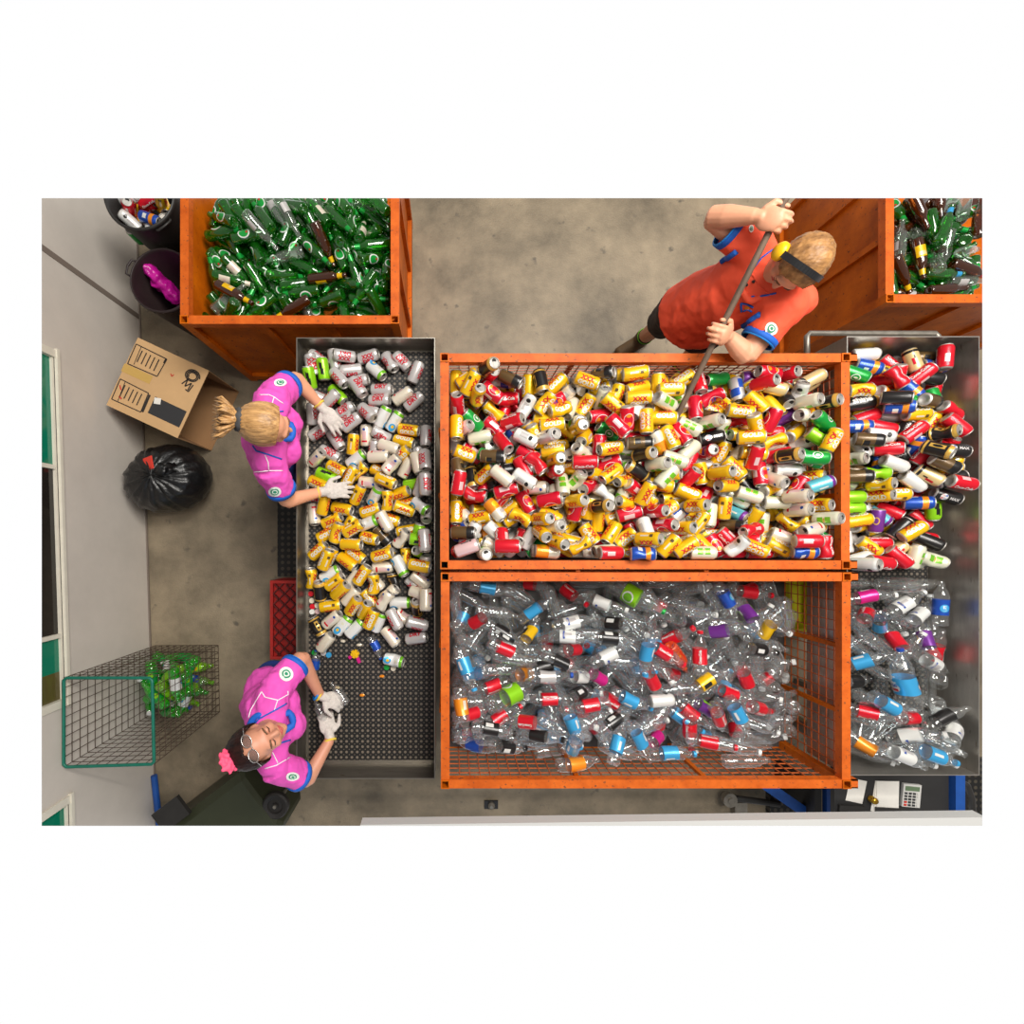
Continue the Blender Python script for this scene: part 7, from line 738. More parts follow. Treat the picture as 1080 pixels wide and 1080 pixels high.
def glass_meshes(code):
    look, body, dec, neck = GL[code]; bm = bmesh.new(); lathe(bm, GP, 18, cap1=False); me = bpy.data.meshes.new('glass_bottle'); bm.to_mesh(me); bm.free(); finish(me, body, True)
    out = [('glass_bottle', me, None), ('label', decal_mesh('label', [d_ if d_[0] != 'r' else (d_[0], d_[1], d_[2], d_[3], d_[4], d_[5], d_[6]) for d_ in dec], .0309, lambda p: p), 0)]
    if neck:
        bm = bmesh.new(); lathe(bm, [(.066, .0162), (.08, .0146), (.096, .0142)], 16, cap0=False, cap1=False); l = bpy.data.meshes.new('neck_label'); bm.to_mesh(l); bm.free(); finish(l, neck, True); out.append(('neck_label', l, 0))
    return out
PROTO = {}
def proto(k, code, mode):
    key = (k, code, mode)
    if key not in PROTO:
        if k in ('can', 'tall'): PROTO[key] = can_meshes(code, mode)
        elif k in ('pet', 'big'): PROTO[key] = pet_meshes(code, mode % 8, mode >= 8)
        else: PROTO[key] = glass_meshes(code)
    return PROTO[key]
def place(k, code, mode, loc, q):
    os_ = []
    for nm, me, par in proto(k, code, mode):
        o = bpy.data.objects.new(nm, me); COL.objects.link(o)
        if par is None: o.location = loc; o.rotation_mode = 'QUATERNION'; o.rotation_quaternion = q
        else: o.parent = os_[par]
        os_.append(o)
    hl = {'can': .07, 'tall': .09, 'pet': .125, 'big': .165, 'glass': .125}[k]
    T_ = Matrix.Translation(loc) @ q.to_matrix().to_4x4()
    for s in 'TR':
        if (loc - CP).dot(PLANES[s]) > -hl * 1.4:      # at the edge of the built part: end it there like everything else
            for o in os_:
                if True:
                    bm = bmesh.new(); bm.from_mesh(o.data); bmesh.ops.transform(bm, matrix=T_, verts=bm.verts); clip(bm, s, fill=False); bmesh.ops.transform(bm, matrix=T_.inverted(), verts=bm.verts)
                    if len(bm.verts): me2 = o.data.copy(); bm.to_mesh(me2); o.data = me2
                    else: o.data = bpy.data.meshes.new('cut')
                    bm.free()
    for o in os_[::-1]:
        if len(o.data.vertices) == 0 and o is not os_[0] and not o.children: bpy.data.objects.remove(o)
    return os_[0]
ORD = 'first second third fourth fifth sixth seventh eighth ninth tenth eleventh twelfth thirteenth fourteenth fifteenth sixteenth seventeenth eighteenth nineteenth twentieth'.split()
def ordw(i): return ORD[i] if i < 20 else 'twenty-' + ORD[i - 20]
def look_of(k, code):
    if k in ('can', 'tall'): return D[code][1]
    if k in ('pet', 'big'): return PET[code][0]
    return GL[code][0]
def cat_of(k): return 'can' if k in ('can', 'tall') else 'bottle'
def decode(s):
    for t in s.split(';'):
        k, c, *n_ = t.split(','); v = [int(x) for x in n_]; yield {'c': 'can', 't': 'tall', 'p': 'pet', 'B': 'big', 'g': 'glass'}[k], c, Vector(v[:3]) / 1000, Quaternion((v[3] / 1000, v[4] / 1000, v[5] / 1000, v[6] / 1000)).normalized()
def heap(data, group, col_from, row_from, rows, axis=1, rev=False):
    """every can or bottle of a heap as a thing of its own; its label counts it from two landmarks"""
    rnd = random.Random(group); its = list(decode(data)); ys = [i[2].y for i in its]; y0, y1 = min(ys), max(ys) + 1e-4; rec = {}
    for k, c, loc, q in its:
        r = int((y1 - loc.y) / (y1 - y0 + 1e-4) * rows) if not rev else int((loc.y - y0) / (y1 - y0) * rows)
        rec.setdefault((look_of(k, c), min(r, rows - 1)), []).append((loc.x, k, c, loc, q))
    for (look, r), L_ in rec.items():
        L_.sort(key=lambda t_: t_[0])
        for i, (x, k, c, loc, q) in enumerate(L_):
            if k in ('can', 'tall'): mode = 1 if (rnd.random() < .16 and k == 'can') else 0
            elif k in ('pet', 'big'): mode = rnd.choice((2, 3, 4, 5, 0)) + (8 if rnd.random() < .5 else 0)
            else: mode = 0
            o = place(k, c, mode, loc, q); num = (ordw(i) + ' such') if len(L_) > 1 else 'only such'
            tag(o, '%s, %s from %s, %s row from %s' % (look, num, col_from, ordw(r), row_from), cat_of(k), group)
def filler(data, name, label, base, edge=False):
    """the lower layers of a heap that nobody could count"""
    vs, fs, mi, mats = [], [], [], []
    def idx(m):
        if m not in mats: mats.append(m)
        return mats.index(m)
    for k, c, loc, q in decode(data):
        R_ = q.to_matrix(); n = 10; prof, m = ((can_profile(.061), D[c][2]) if k == 'can' else ((pet_prof(False)[::2], 'pet') if k == 'pet' else (GP[::2], GL[c][1])))
        b0_ = len(vs)
        for z, r in prof:
            for i in range(n): vs.append(R_ @ Vector((r * math.cos(2 * PI * i / n), r * math.sin(2 * PI * i / n), z)) + loc - Vector(base))
        for j in range(len(prof) - 1):
            for i in range(n): fs.append((b0_ + j * n + i, b0_ + j * n + (i + 1) % n, b0_ + (j + 1) * n + (i + 1) % n, b0_ + (j + 1) * n + i)); mi.append(idx('alu') if k == 'can' and (j < 4 or j > 7) else idx(m))
        if k == 'can': t0 = len(fs); fs.append(tuple(b0_ + (len(prof) - 1) * n + i for i in range(n))); mi.append(idx('alu'))
        if k == 'pet' and PET[c][1]:
            b1_ = len(vs)
            for z in (-.05, .006):
                for i in range(n): vs.append(R_ @ Vector((.0342 * math.cos(2 * PI * i / n), .0342 * math.sin(2 * PI * i / n), z)) + loc - Vector(base))
            for i in range(n): fs.append((b1_ + i, b1_ + (i + 1) % n, b1_ + n + (i + 1) % n, b1_ + n + i)); mi.append(idx(PET[c][1]))
    me = bpy.data.meshes.new(name); me.from_pydata(vs, [], fs); finish(me, mats, True); me.polygons.foreach_set('material_index', mi); me.update()
    if edge:
        bm = bmesh.new(); bm.from_mesh(me); bmesh.ops.translate(bm, verts=bm.verts, vec=base); clip(bm, 'TR', fill=False); bmesh.ops.translate(bm, verts=bm.verts, vec=-Vector(base)); bm.to_mesh(me); bm.free()
    o = bpy.data.objects.new(name, me); COL.objects.link(o); o.location = base; return tag(o, label, 'heap', None, 'stuff')
heap(H_TABLE, 'cans on the sorting table', 'the women', 'the glass bin', 11)
heap(H_CAGE, 'cans in the wire cage', 'the sorting table', 'the man', 10)
heap(H_TROUGH, 'cans in the steel trough', 'the can cage', 'the push handle', 9)
heap(H_PET, 'bottles in the wire cage', 'the sorting table', 'the can cage', 9)
heap(H_TPET, 'bottles in the steel trough', 'the bottle cage', "the trough's cans", 7)
heap(H_BUCKET, 'cans in the black tub', 'the wall', 'the dark tub', 2, rev=True)
heap(H_BIN1, 'bottles in the glass bin by the tubs', 'the black tubs', "the bin's front rail", 6, rev=True)
heap(H_BIN2, 'bottles in the glass bin by the man', 'the man', "the bin's front rail", 5, rev=True)
heap(H_BASKET, 'green bottles in the wire basket', 'the wall', 'the wheelie bin', 4, rev=True)
filler(FL_CAGE, 'can_heap', 'lower layer of crushed cans filling the can cage', (.94, .38, .8))
filler(FL_TROUGH, 'can_heap', 'lower layer of cans under the heap in the steel trough', (2.3, .4, .95))
filler(FL_PET, 'bottle_heap', 'lower layer of clear bottles filling the bottle cage', (.94, -.68, .8))
filler(FL_TPET, 'bottle_heap', 'lower layer of clear bottles in the steel trough', (2.3, -.66, .95))
filler(FL_BIN1, 'bottle_heap', 'lower layer of green bottles in the bin by the tubs', (-.85, 1.5, .58), True)
filler(FL_BIN2, 'bottle_heap', 'lower layer of bottles in the bin behind the man', (2.8, 1.6, .6), True)
filler(FL_BUCKET, 'can_heap', 'lower cans in the black tub', (-1.83, 2.0, .5), True)
# heap floors for the bins and the tub: a false deck under the bottles
# ---- loose bits on the sorting table
def loose_cap(px, py, m, label, z=.82):
    q = U(px, py, z); bm = bmesh.new(); lathe(bm, [(0, .0005), (0, .0155), (.011, .0158), (.013, .0145), (.013, 0)], 18, c=(q.x, q.y, z)); tag(obj('bottle_cap', bm, m, base=(q.x, q.y, z)), label, 'bottle cap', 'loose caps on the sorting table')
for x, y, m, lb in ((328.5, 626, 'c_deepred', 'red cap topmost of the caps against the table edge'), (329.3, 633.3, 'c_cream', 'cream cap just below the topmost red cap at the table edge'), (330, 639.5, 'c_deepred', 'lower red cap among the caps at the table edge'), (329.5, 645, 'c_white', 'white cap lowest of the row at the table edge'), (335.5, 644.5, 'c_rose', 'pinkish cap beside the lowest white cap at table edge'), (335, 638.5, 'c_cream', 'pale cap beside the lower red cap at table edge'),
                    (332, 688, 'c_green', 'green cap near the upper hand of the woman with pink scrunchie'), (347, 690.5, 'c_sky', 'sky blue cap on the bare sheet near the fallen cans'), (341.5, 688.5, 'c_silver', 'grey cap next to the sky blue cap'), (408, 703.5, 'c_green', 'green cap half under the white can nearest the whistle'), (415, 704.5, 'c_cream', 'cream cap half under the white can nearest the whistle')):
    loose_cap(x, y, m, lb)
q = U(375, 690, .822); t = thing('party_whistle', q, 'small pink and yellow plastic toy on the bare perforated sheet', 'toy')
bm = bmesh.new(); A = Matrix.Rotation(.4, 3, 'Z')
for k in range(3): A = Matrix.Rotation(k * PI / 3 + .2, 3, 'Z'); obox(bm, (q.x, q.y + .006, .836 + .002 * k), (A @ Vector((1, 0, 0)), A @ Vector((0, 1, 0)), ez), (.024, .008, .008))
obj('star_hub', bm, 'c_yellow', t)
for a, b in (((368, 694), (374, 690)), ((376, 691), (379.5, 699))):
    bm = bmesh.new(); a = U(*a, .828); b = U(*b, .832); d = b - a; obox(bm, (a + b) / 2, (d, (d.y, -d.x, 0), ez), (d.length / 2, .009, .006)); obj('strip', bm, 'c_magenta', t)
def small_bottle(px, py, ang, label):
    q = U(px, py, .85); o = place('pet', 'd', 10, q, Vector((0, 0, 1)).rotation_difference(Vector((math.cos(math.radians(-ang)), math.sin(math.radians(-ang)), 0)))); o.scale = (.72, .72, .62); q.z = .821 + .034 * .72; o.location = q; tag(o, label, 'bottle', 'small bottles on the sorting table')
small_bottle(396, 683, 62, 'small clear water bottle lying by the fallen white can')
small_bottle(332, 699, -80, 'small clear water bottle beside the upper arm of woman with ribbon')
for i, (px, py, m, lb) in enumerate(((379, 680, 'c_cream', 'pale scrap of torn paper on the sheet above the pink toy'), (362, 676, 'c_cream', 'torn white scrap near the lowest cream can'), (403, 713, 'c_orange', 'orange peel scrap on the bare perforated sheet'), (382, 733, 'c_orange', 'tan scrap midway on the bare perforated sheet'), (356, 725, 'c_champagne', 'beige scrap near the upper gloved hand'))):
    q = U(px, py, .821); bm = bmesh.new(); bmesh.ops.create_icosphere(bm, subdivisions=2, radius=1)
    for v in bm.verts: d = v.co.copy(); v.co = Vector((q.x + d.x * .014 * (1 + .5 * noise.noise(d * 3 + Vector((i, 0, 0)))), q.y + d.y * .008 * (1 + .5 * noise.noise(d * 3)), .826 + d.z * .004 + .003 * noise.noise(d * 4)))
    tag(obj('paper_scrap', bm, m, base=(q.x, q.y, .821)), lb, 'scrap')
# pole held by the man
bm = bmesh.new(); pa, pb = U(690, 487, 1.07), U(829.5, 208, 1.66); tube(bm, [pa, pb], .0135, 14); clip(bm, 'T'); tag(obj('long_pole', bm, 'pole', base=pa, smooth=False), 'long brown pole held by the man and pushed into the cans', 'pole')
# ================================================================ people
def ell(bm, c, r, R=None, n=(20, 14)):
    Mx = Matrix.Translation(Vector(c)) @ ((R.to_4x4()) if R is not None else Matrix.Identity(4)) @ Matrix.Diagonal((r[0], r[1], r[2], 1)); bmesh.ops.create_uvsphere(bm, u_segments=n[0], v_segments=n[1], radius=1, matrix=Mx)
def limb(bm, pts, rs, n=14, e=.5):
    """tapered limb with rounded ends through joints pts with radii rs"""
    P_, R_ = [], []
    pts = [Vector(p) for p in pts]; d = (pts[0] - pts[1]).normalized()
    for k in (1, .8, .45): P_.append(pts[0] + d * rs[0] * k * e); R_.append(rs[0] * math.sqrt(max(.02, 1 - k * k)))
    for i in range(len(pts) - 1):
        for k in range(6): P_.append(pts[i].lerp(pts[i + 1], k / 6)); R_.append(rs[i] + (rs[i + 1] - rs[i]) * k / 6)
    P_.append(pts[-1]); R_.append(rs[-1]); d = (pts[-1] - pts[-2]).normalized()
    for k in (.45, .8, 1): P_.append(pts[-1] + d * rs[-1] * k * e); R_.append(rs[-1] * math.sqrt(max(.02, 1 - k * k)))
    tube(bm, P_, R_, n)
def basis(fwd, up=Vector((0, 0, 1))):
    f = Vector(fwd).normalized(); r = f.cross(up).normalized(); u = r.cross(f); return Matrix((r, f, u)).transposed()   # columns: right, forward, up
def hand(bm, W, d, nrm, thumb, curl, sc=1.0, spread=.05, tcurl=.5, r0=.0085):
    """palm and five fingers; d: towards the fingers, nrm: back of the hand, thumb: +1 or -1 side"""
    d = Vector(d).normalized(); nrm = (Vector(nrm) - d * d.dot(Vector(nrm))).normalized(); s = nrm.cross(d) * thumb
    Rm = Matrix((s, d, nrm)).transposed()
    limb(bm, [W - d * .02, W + d * .03 * sc], [.026 * sc, .024 * sc], 12)
    ell(bm, W + d * .052 * sc, (.043 * sc, .052 * sc, .017 * sc), Rm, (16, 10))
    for i, (off, L_) in enumerate(((.030, .074), (.010, .082), (-.010, .076), (-.029, .060))):
        b = W + d * (.088 - .006 * abs(i - 1)) * sc + s * off * sc; a = 0; dirx = (d + s * (off / .03) * spread).normalized(); pts = [b - d * .03 * sc, b]; p = b
        for ph, fr in enumerate((.45, .31, .24)):
            a += curl * (.9 if ph == 0 else 1.0); dd = dirx * math.cos(a) - nrm * math.sin(a); p = p + dd * L_ * fr * sc; pts.append(p)
        limb(bm, pts, [r0 * sc * 1.05, r0 * sc * 1.05, r0 * sc, r0 * .92 * sc, r0 * .78 * sc], 10)
    b = W + d * .022 * sc + s * .026 * sc; t1 = (d * .55 + s * .8 - nrm * .25 * tcurl).normalized(); t2 = (d * .9 + s * (.5 - .6 * tcurl) - nrm * .5 * tcurl).normalized()
    limb(bm, [b, b + t1 * .038 * sc, b + t1 * .038 * sc + t2 * .030 * sc, b + t1 * .038 * sc + t2 * .052 * sc], [.014 * sc, .0115 * sc, .0098 * sc, .008 * sc], 10)
def head_mesh(bm, C, B, sc=1.0):
    P_ = lambda x, y, z: C + B @ (Vector((x, y, z)) * sc)
    E = lambda c, r: ell(bm, P_(*c), tuple(k * sc for k in r), B, (24, 16))
    E((0, -.012, .025), (.073, .092, .088)); E((0, .018, -.03), (.062, .070, .080)); E((0, .045, -.080), (.040, .038, .032)); E((0, .074, -.094), (.018, .014, .014))
    E((0, .074, .032), (.052, .016, .018)); E((.036, .062, -.030), (.024, .022, .022)); E((-.036, .062, -.030), (.024, .022, .022))
    limb(bm, [P_(0, .084, .018), P_(0, .104, -.018)], [.009 * sc, .014 * sc], 10); E((.011, .094, -.022), (.008, .009, .008)); E((-.011, .094, -.022), (.008, .009, .008))
    E((0, .083, -.052), (.022, .010, .010))
    for s in (-1, 1): E((.073 * s, -.004, -.008), (.010, .020, .030))
def face_parts(C, B, parent, sc=1.0, lips='lip', lid='skin'):
    P_ = lambda x, y, z: C + B @ (Vector((x, y, z)) * sc)
    for s in (-1, 1):
        bm = bmesh.new(); ell(bm, P_(.031 * s, .0765, .011), (.0150 * sc, .0105 * sc, .0085 * sc), B); obj('eyelid', bm, lid, parent, smooth=True)
        bm = bmesh.new(); limb(bm, [P_(.017 * s, .0845, .006), P_(.031 * s, .0885, .0035), P_(.045 * s, .0815, .006)], [.0012, .0020, .0012], 6); obj('eyelash', bm, 'iris', parent, smooth=True)
        bm = bmesh.new(); limb(bm, [P_(.014 * s, .0905, .028), P_(.032 * s, .0885, .033), P_(.048 * s, .078, .028)], [.0035, .004, .0025], 8); obj('eyebrow', bm, 'brow', parent, smooth=True)
    bm = bmesh.new(); limb(bm, [P_(-.022, .084, -.052), P_(-.008, .0915, -.048), P_(.008, .0915, -.048), P_(.022, .084, -.052)], [.002, .0045, .0045, .002], 8)
    limb(bm, [P_(-.018, .085, -.056), P_(0, .0915, -.060), P_(.018, .085, -.056)], [.002, .005, .002], 8); obj('mouth', bm, lips, parent, smooth=True)
def shell_hair(C, B, sc, m, parent, cut, thick=.012, seed=0.0, top=1.0):
    """hair cap: cut(x, y, z) says where hair grows on the head"""
    bm = bmesh.new(); bmesh.ops.create_uvsphere(bm, u_segments=96, v_segments=64, radius=1, matrix=Matrix.Rotation(PI / 2, 4, 'X'))
    for v in bm.verts:
        n_ = v.co.copy(); st_ = noise.noise(Vector((n_.x * 16 + seed, n_.z * 4, n_.y * 2))) * .03 + noise.noise(Vector((n_.x * 46, n_.z * 7, n_.y * 4 + seed))) * .022
        k = 1 + st_ * (1 if n_.z > -.6 else .4); x, y, z = n_.x * (.073 + thick) * k, n_.y * (.092 + thick) * k - .012, n_.z * (.088 + thick * 1.3 * top) * k + .025
        v.co = Vector((x, y, z))
    kill = [f for f in bm.faces if not cut(*f.calc_center_median())]; bmesh.ops.delete(bm, geom=kill, context='FACES')
    geo = bmesh.ops.solidify(bm, geom=bm.faces[:], thickness=-.008)
    for v in bm.verts: v.co = C + B @ (v.co * sc)
    return obj('hair', bm, m, parent, smooth=True)
def loc_bvh(o):
    me = o.data; off = wl(o.parent) if o.parent else o.location; return BVHTree.FromPolygons([v.co + off for v in me.vertices], [p.vertices[:] for p in me.polygons])
def drape(tree, pix, lift=.003):
    out = []
    for px, py in pix:
        d = (U(px, py, 0) - CP).normalized(); h, n_, _, _ = tree.ray_cast(CP, d)
        if h is not None: out.append((h + (n_ if n_.dot(d) < 0 else -n_) * lift, n_))
    return out
def dens(pix, k=5):
    out = []
    for a, b in zip(pix, pix[1:]): out += [(a[0] + (b[0] - a[0]) * i / k, a[1] + (b[1] - a[1]) * i / k) for i in range(k)]
    return out + [pix[-1]]
def seamline(tree, pix, r, m, nm, parent):
    p = [a for a, _ in drape(tree, dens(pix), r * .3)]
    if len(p) > 1: bm = bmesh.new(); tube(bm, p, r, 6); return obj(nm, bm, m, parent, smooth=True)
def badge(tree, c, r, parent, nm='sleeve_badge', mats=('patchwhite', 'patchgreen'), rr=((1.0, 0), (.62, 1), (.42, 0), (.26, 1))):
    bm = bmesh.new()
    for li, (f, mi_) in enumerate(rr):
        ring = drape(tree, [(c[0] + r[0] * f * math.cos(i * PI / 10), c[1] + r[1] * f * math.sin(i * PI / 10)) for i in range(20)], .0035 + .0012 * li); cen = drape(tree, [c], .0035 + .0012 * li)
        if not cen or len(ring) < 5: continue
        cv = bm.verts.new(cen[0][0]); vs = [bm.verts.new(p) for p, _ in ring]
        for i in range(len(vs)): bm.faces.new((cv, vs[i], vs[(i + 1) % len(vs)])).material_index = mi_
    return obj(nm, bm, list(mats), parent)
def cuff(p, d, r, w_, m, nm, parent, thick=.004):
    d = Vector(d).normalized(); A = Matrix((d.orthogonal().normalized(), d.cross(d.orthogonal()).normalized(), d)).transposed(); bm = bmesh.new()
    lathe(bm, [(-w_ / 2, r - .004), (-w_ / 2, r + thick), (0, r + thick * 1.2), (w_ / 2, r + thick), (w_ / 2, r - .004)], 28, c=p, ax=A, cap0=False, cap1=False); return obj(nm, bm, m, parent, smooth=True)
def wrinkle(bm, amp, sc, seed=0):
    for v in bm.verts: v.co += v.normal * amp * (noise.noise(v.co * sc + Vector((seed, 0, 0))) + .6 * noise.noise(v.co * sc * 2.1 + Vector((0, seed, 0))))
def woman(P, label, hair_m, skin):
    """P: joints; the body is one surface, clothes lie over it"""
    body = bmesh.new(); pel, che, nek, hc, B = P['pelvis'], P['chest'], P['neck'], P['head'], P['B']
    fw = P['fw']; TB = basis(fw)
    head_mesh(body, hc, B, .98); limb(body, [nek - Vector((0, 0, .05)), hc - B @ Vector((0, .0, .07))], [.056, .05])
    limb(body, [pel, che, nek - Vector((0, 0, .05))], [.108, .108, .07]); ell(body, pel, (.160, .112, .13), TB); ell(body, che + Vector((0, 0, .03)), (.150, .10, .16), TB)
    for s in ('l', 'r'):
        sh, el, wr, hd = P[s + 'sh'], P[s + 'el'], P[s + 'wr'], P[s + 'hd']
        limb(body, [nek - Vector((0, 0, .06)), sh], [.06, .058]); limb(body, [sh, el], [.054, .042]); limb(body, [el, wr], [.042, .027])
        limb(body, [wr, wr + (hd - wr) * .45], [.025, .024])
        hp = pel + TB @ Vector((.085 if s == 'r' else -.085, 0, -.06)); kn = Vector((hp.x + .02, hp.y + P.get('ldy', 0) * .6, .5)); an = Vector((hp.x - .02, hp.y + P.get('ldy', 0), .09))
        limb(body, [hp, kn, an], [.095, .06, .045])
    body = remesh(body, .0075, 5)
    o = obj('person', body, skin, base=(pel.x, pel.y, 0), smooth=True); tag(o, label, 'person')
    # trousers and shoes
    tr_ = bmesh.new(); ell(tr_, pel + Vector((0, 0, -.03)), (.178, .135, .13), TB)
    for s in (1, -1):
        hp = pel + TB @ Vector((.085 * s, 0, -.06)); limb(tr_, [hp, (hp.x + .02, hp.y + P.get('ldy', 0) * .6, .5), (hp.x - .02, hp.y + P.get('ldy', 0), .10)], [.108, .075, .062])
    obj('trousers', remesh(tr_, .012, 4), 'navy', o, smooth=True)
    for s in (1, -1):
        hp = pel + TB @ Vector((.085 * s, 0, -.06)); sb = bmesh.new(); limb(sb, [(hp.x - .05, hp.y + P.get('ldy', 0), .055), (hp.x + .14, hp.y + P.get('ldy', 0), .045)], [.045, .040]); obj('shoe', remesh(sb, .008, 3), 'tyre', o, smooth=True)
    # polo shirt
    sb = bmesh.new(); limb(sb, [pel + Vector((.0, 0, -.06)), pel + Vector((0, 0, .1)), che, nek - Vector((0, 0, .065))], [.125, .122, .125, .085], 18)
    ell(sb, pel + Vector((0, 0, .02)), (.180, .132, .15), TB); ell(sb, che + Vector((0, 0, .02)), (.172, .122, .18), TB); ell(sb, che + TB @ Vector((.065, .075, .01)), (.075, .065, .075), TB); ell(sb, che + TB @ Vector((-.065, .075, .01)), (.075, .065, .075), TB)
    for s in ('l', 'r'):
        sh, el = P[s + 'sh'], P[s + 'el']; limb(sb, [nek - Vector((0, 0, .075)), sh], [.082, .080], 16); e_ = sh.lerp(el, P.get('sleeve', .62)); limb(sb, [sh, e_], [.080, .070], 16, .12)
    sb = remesh(sb, .008, 5); wrinkle(sb, .010, 11, P['seed']); wrinkle(sb, .004, 30, P['seed'])
    shirt = obj('polo_shirt', sb, 'pink', o, smooth=True)
    for s in ('l', 'r'):
        sh, el = P[s + 'sh'], P[s + 'el']; f = P.get('sleeve', .62); d = el - sh; p = sh.lerp(el, f) + d.normalized() * .008; cuff(p, d, .070, .024, 'blue', 'sleeve_hem', o); cuff(p + d.normalized() * .013, d, .067, .008, 'cyanblue', 'sleeve_edge', o)
        # knitted glove with a yellow cuff
        wr, hd = P[s + 'wr'], P[s + 'hd']; g = bmesh.new(); hand(g, wr + (hd - wr).normalized() * .02, hd - wr, P[s + 'n'], P[s + 'th'], P[s + 'curl'], 1.06, .16, .4, .0098)
        gl_ = obj('glove', remesh(g, .0042, 2), 'glove', o, smooth=True); cuff(wr + (hd - wr).normalized() * -.004, hd - wr, .030, .010, P.get(s + 'cuff', 'glovecuff'), 'glove_cuff', o)
    # collar
    cb = bmesh.new(); ring = []
    for k in range(28):
        a = 2 * PI * k / 28; ring.append(nek + Vector((0, 0, -.018)) + TB @ Vector((.072 * math.sin(a), .066 * math.cos(a) + (.045 if abs(a) < .45 or a > 2 * PI - .45 else 0), -.035 * max(0, math.cos(a)) - (.035 if abs(a) < .45 or a > 2 * PI - .45 else 0))))
    tube(cb, ring, .016, 10, closed=True); obj('collar', cb, 'blue', o, smooth=True)
    face_parts(hc, B, o, .98, 'lip', skin); bpy.context.view_layer.update()
    return o, loc_bvh(shirt)
UP = Vector((0, 0, 1))
# ---- woman with the blond ponytail
hc = U(281, 449, 1.51); fw = Vector((1, -.05, 0)).normalized(); B = basis(Vector((.88, -.06, -.46)))
Pw = dict(pelvis=Vector((-.975, .51, .92)), chest=Vector((-.872, .515, 1.20)), neck=Vector((-.852, .515, 1.40)), head=hc, B=B, fw=fw, seed=3.0, sleeve=.60,
          lsh=U(287, 420, 1.30), lel=U(312, 400, 1.12), lwr=U(337, 427, .99), lhd=U(353, 446, .96), ln=Vector((0, .1, 1)), lth=-1, lcurl=.30,
          rsh=U(284, 492, 1.30), rel=U(303, 528, 1.11), rwr=U(337, 519, .985), rhd=U(358, 517, .965), rn=Vector((0, 0, 1)), rth=1, rcurl=.32)
Pw['lsh'].z = Pw['rsh'].z = 1.30
o1, tr1 = woman(Pw, 'person with blond ponytail and pink polo reaching gloved hands over the beer cans', 'blond', 'skin')
shell_hair(hc, B, 1.0, 'blond', o1, lambda x, y, z: y < .034 - max(0, .03 - z) * .9 and z > -.075, .012, 2.0)
pt = hc + B @ Vector((0, -.108, .035)); bm = bmesh.new(); rr = random.Random(4)
for k in range(90):
    a = rr.uniform(0, 2 * PI); e_ = rr.uniform(.2, 1); q2 = Vector((math.cos(a) * e_, 0, math.sin(a) * e_)); L_ = rr.uniform(.05, .088)
    p1 = pt + B @ (q2 * .020 + Vector((0, -.012, 0))); p2 = p1 + B @ (q2 * .034 + Vector((0, -.026, .006))); p3 = p2 + B @ (q2 * .030 + Vector((rr.uniform(-.008, .008), -L_ * .45, -.012))); p4 = p3 + B @ (q2 * .006 + Vector((rr.uniform(-.012, .012), -L_ * .30, -.022)))
    tube(bm, [pt + B @ (q2 * .008), p1, p2, p3, p4], [.006, .0075, .0072, .0052, .0012], 6)
ell(bm, pt + B @ Vector((0, -.03, 0)), (.040, .034, .040), B); obj('ponytail', bm, 'blond', o1, smooth=True)
bm = bmesh.new(); ring = [pt + B @ Vector((.030 * math.cos(k * PI / 12), .004 * math.sin(k * PI / 2), .033 * math.sin(k * PI / 12))) for k in range(24)]; tube(bm, ring, [.017 + .004 * (k % 2) for k in range(24)], 8, closed=True); obj('scrunchie', bm, 'scrunchie', o1, smooth=True)
def z1(x, y): return (235 + x / 6.754, 385 + y / 6.754)
for pl in (((262, 212), (330, 212), (365, 228), (430, 275)), ((365, 228), (352, 270), (330, 318)), ((225, 762), (330, 752), (425, 752)), ((328, 752), (322, 690), (300, 642))): seamline(tr1, [z1(*p) for p in pl], .0026, 'white', 'piping', o1)
for pl in (((335, 332), (430, 330)), ((215, 575), (240, 612), (330, 640), (418, 670))): seamline(tr1, [z1(*p) for p in pl], .004, 'blue', 'blue_piping', o1)
badge(tr1, z1(408, 128), (6.6, 4.0), o1); badge(tr1, z1(372, 900), (6.6, 5.2), o1)
# ---- woman with the pink ribbon
hc = U(273, 783, 1.50); B = basis(Vector((.80, .50, .30)), Vector((-.15, .06, 1))); fw = Vector((.95, .25, 0)).normalized()
Pw = dict(pelvis=Vector((-.985, -.865, .92)), chest=Vector((-.872, -.87, 1.18)), neck=Vector((-.855, -.87, 1.385)), head=hc, B=B, fw=fw, seed=8.0, sleeve=.70, ldy=-.13,
          lsh=U(288, 731, 1.28), lel=U(318, 694, 1.12), lwr=U(337, 733, .99), lhd=U(357, 741, .95), ln=Vector((.3, .4, 1)), lth=-1, lcurl=.62,
          rsh=U(288, 806, 1.28), rel=U(324, 822, 1.10), rwr=U(348, 780, .99), rhd=U(345, 763, .955), rn=Vector((.5, -.2, 1)), rth=-1, rcurl=.6)
o2, tr2 = woman(Pw, 'person with pink hair ribbon and glasses, pink polo, looking down at the empty sheet', 'darkhair', 'skin2')
shell_hair(hc, B, 1.0, 'darkhair', o2, lambda x, y, z: y < .030 - max(0, .03 - z) * .6 and z > -.085, .011, 5.0)
pt = hc + B @ Vector((.0, -.045, .102)); bm = bmesh.new(); limb(bm, [pt, pt + B @ Vector((.01, -.03, .0)), pt + B @ Vector((.015, -.055, -.05)), pt + B @ Vector((.01, -.06, -.14))], [.03, .036, .03, .012], 12); bm = remesh(bm, .006, 2); wrinkle(bm, .006, 60, 3); obj('ponytail', bm, 'darkhair', o2, smooth=True)
bm = bmesh.new()
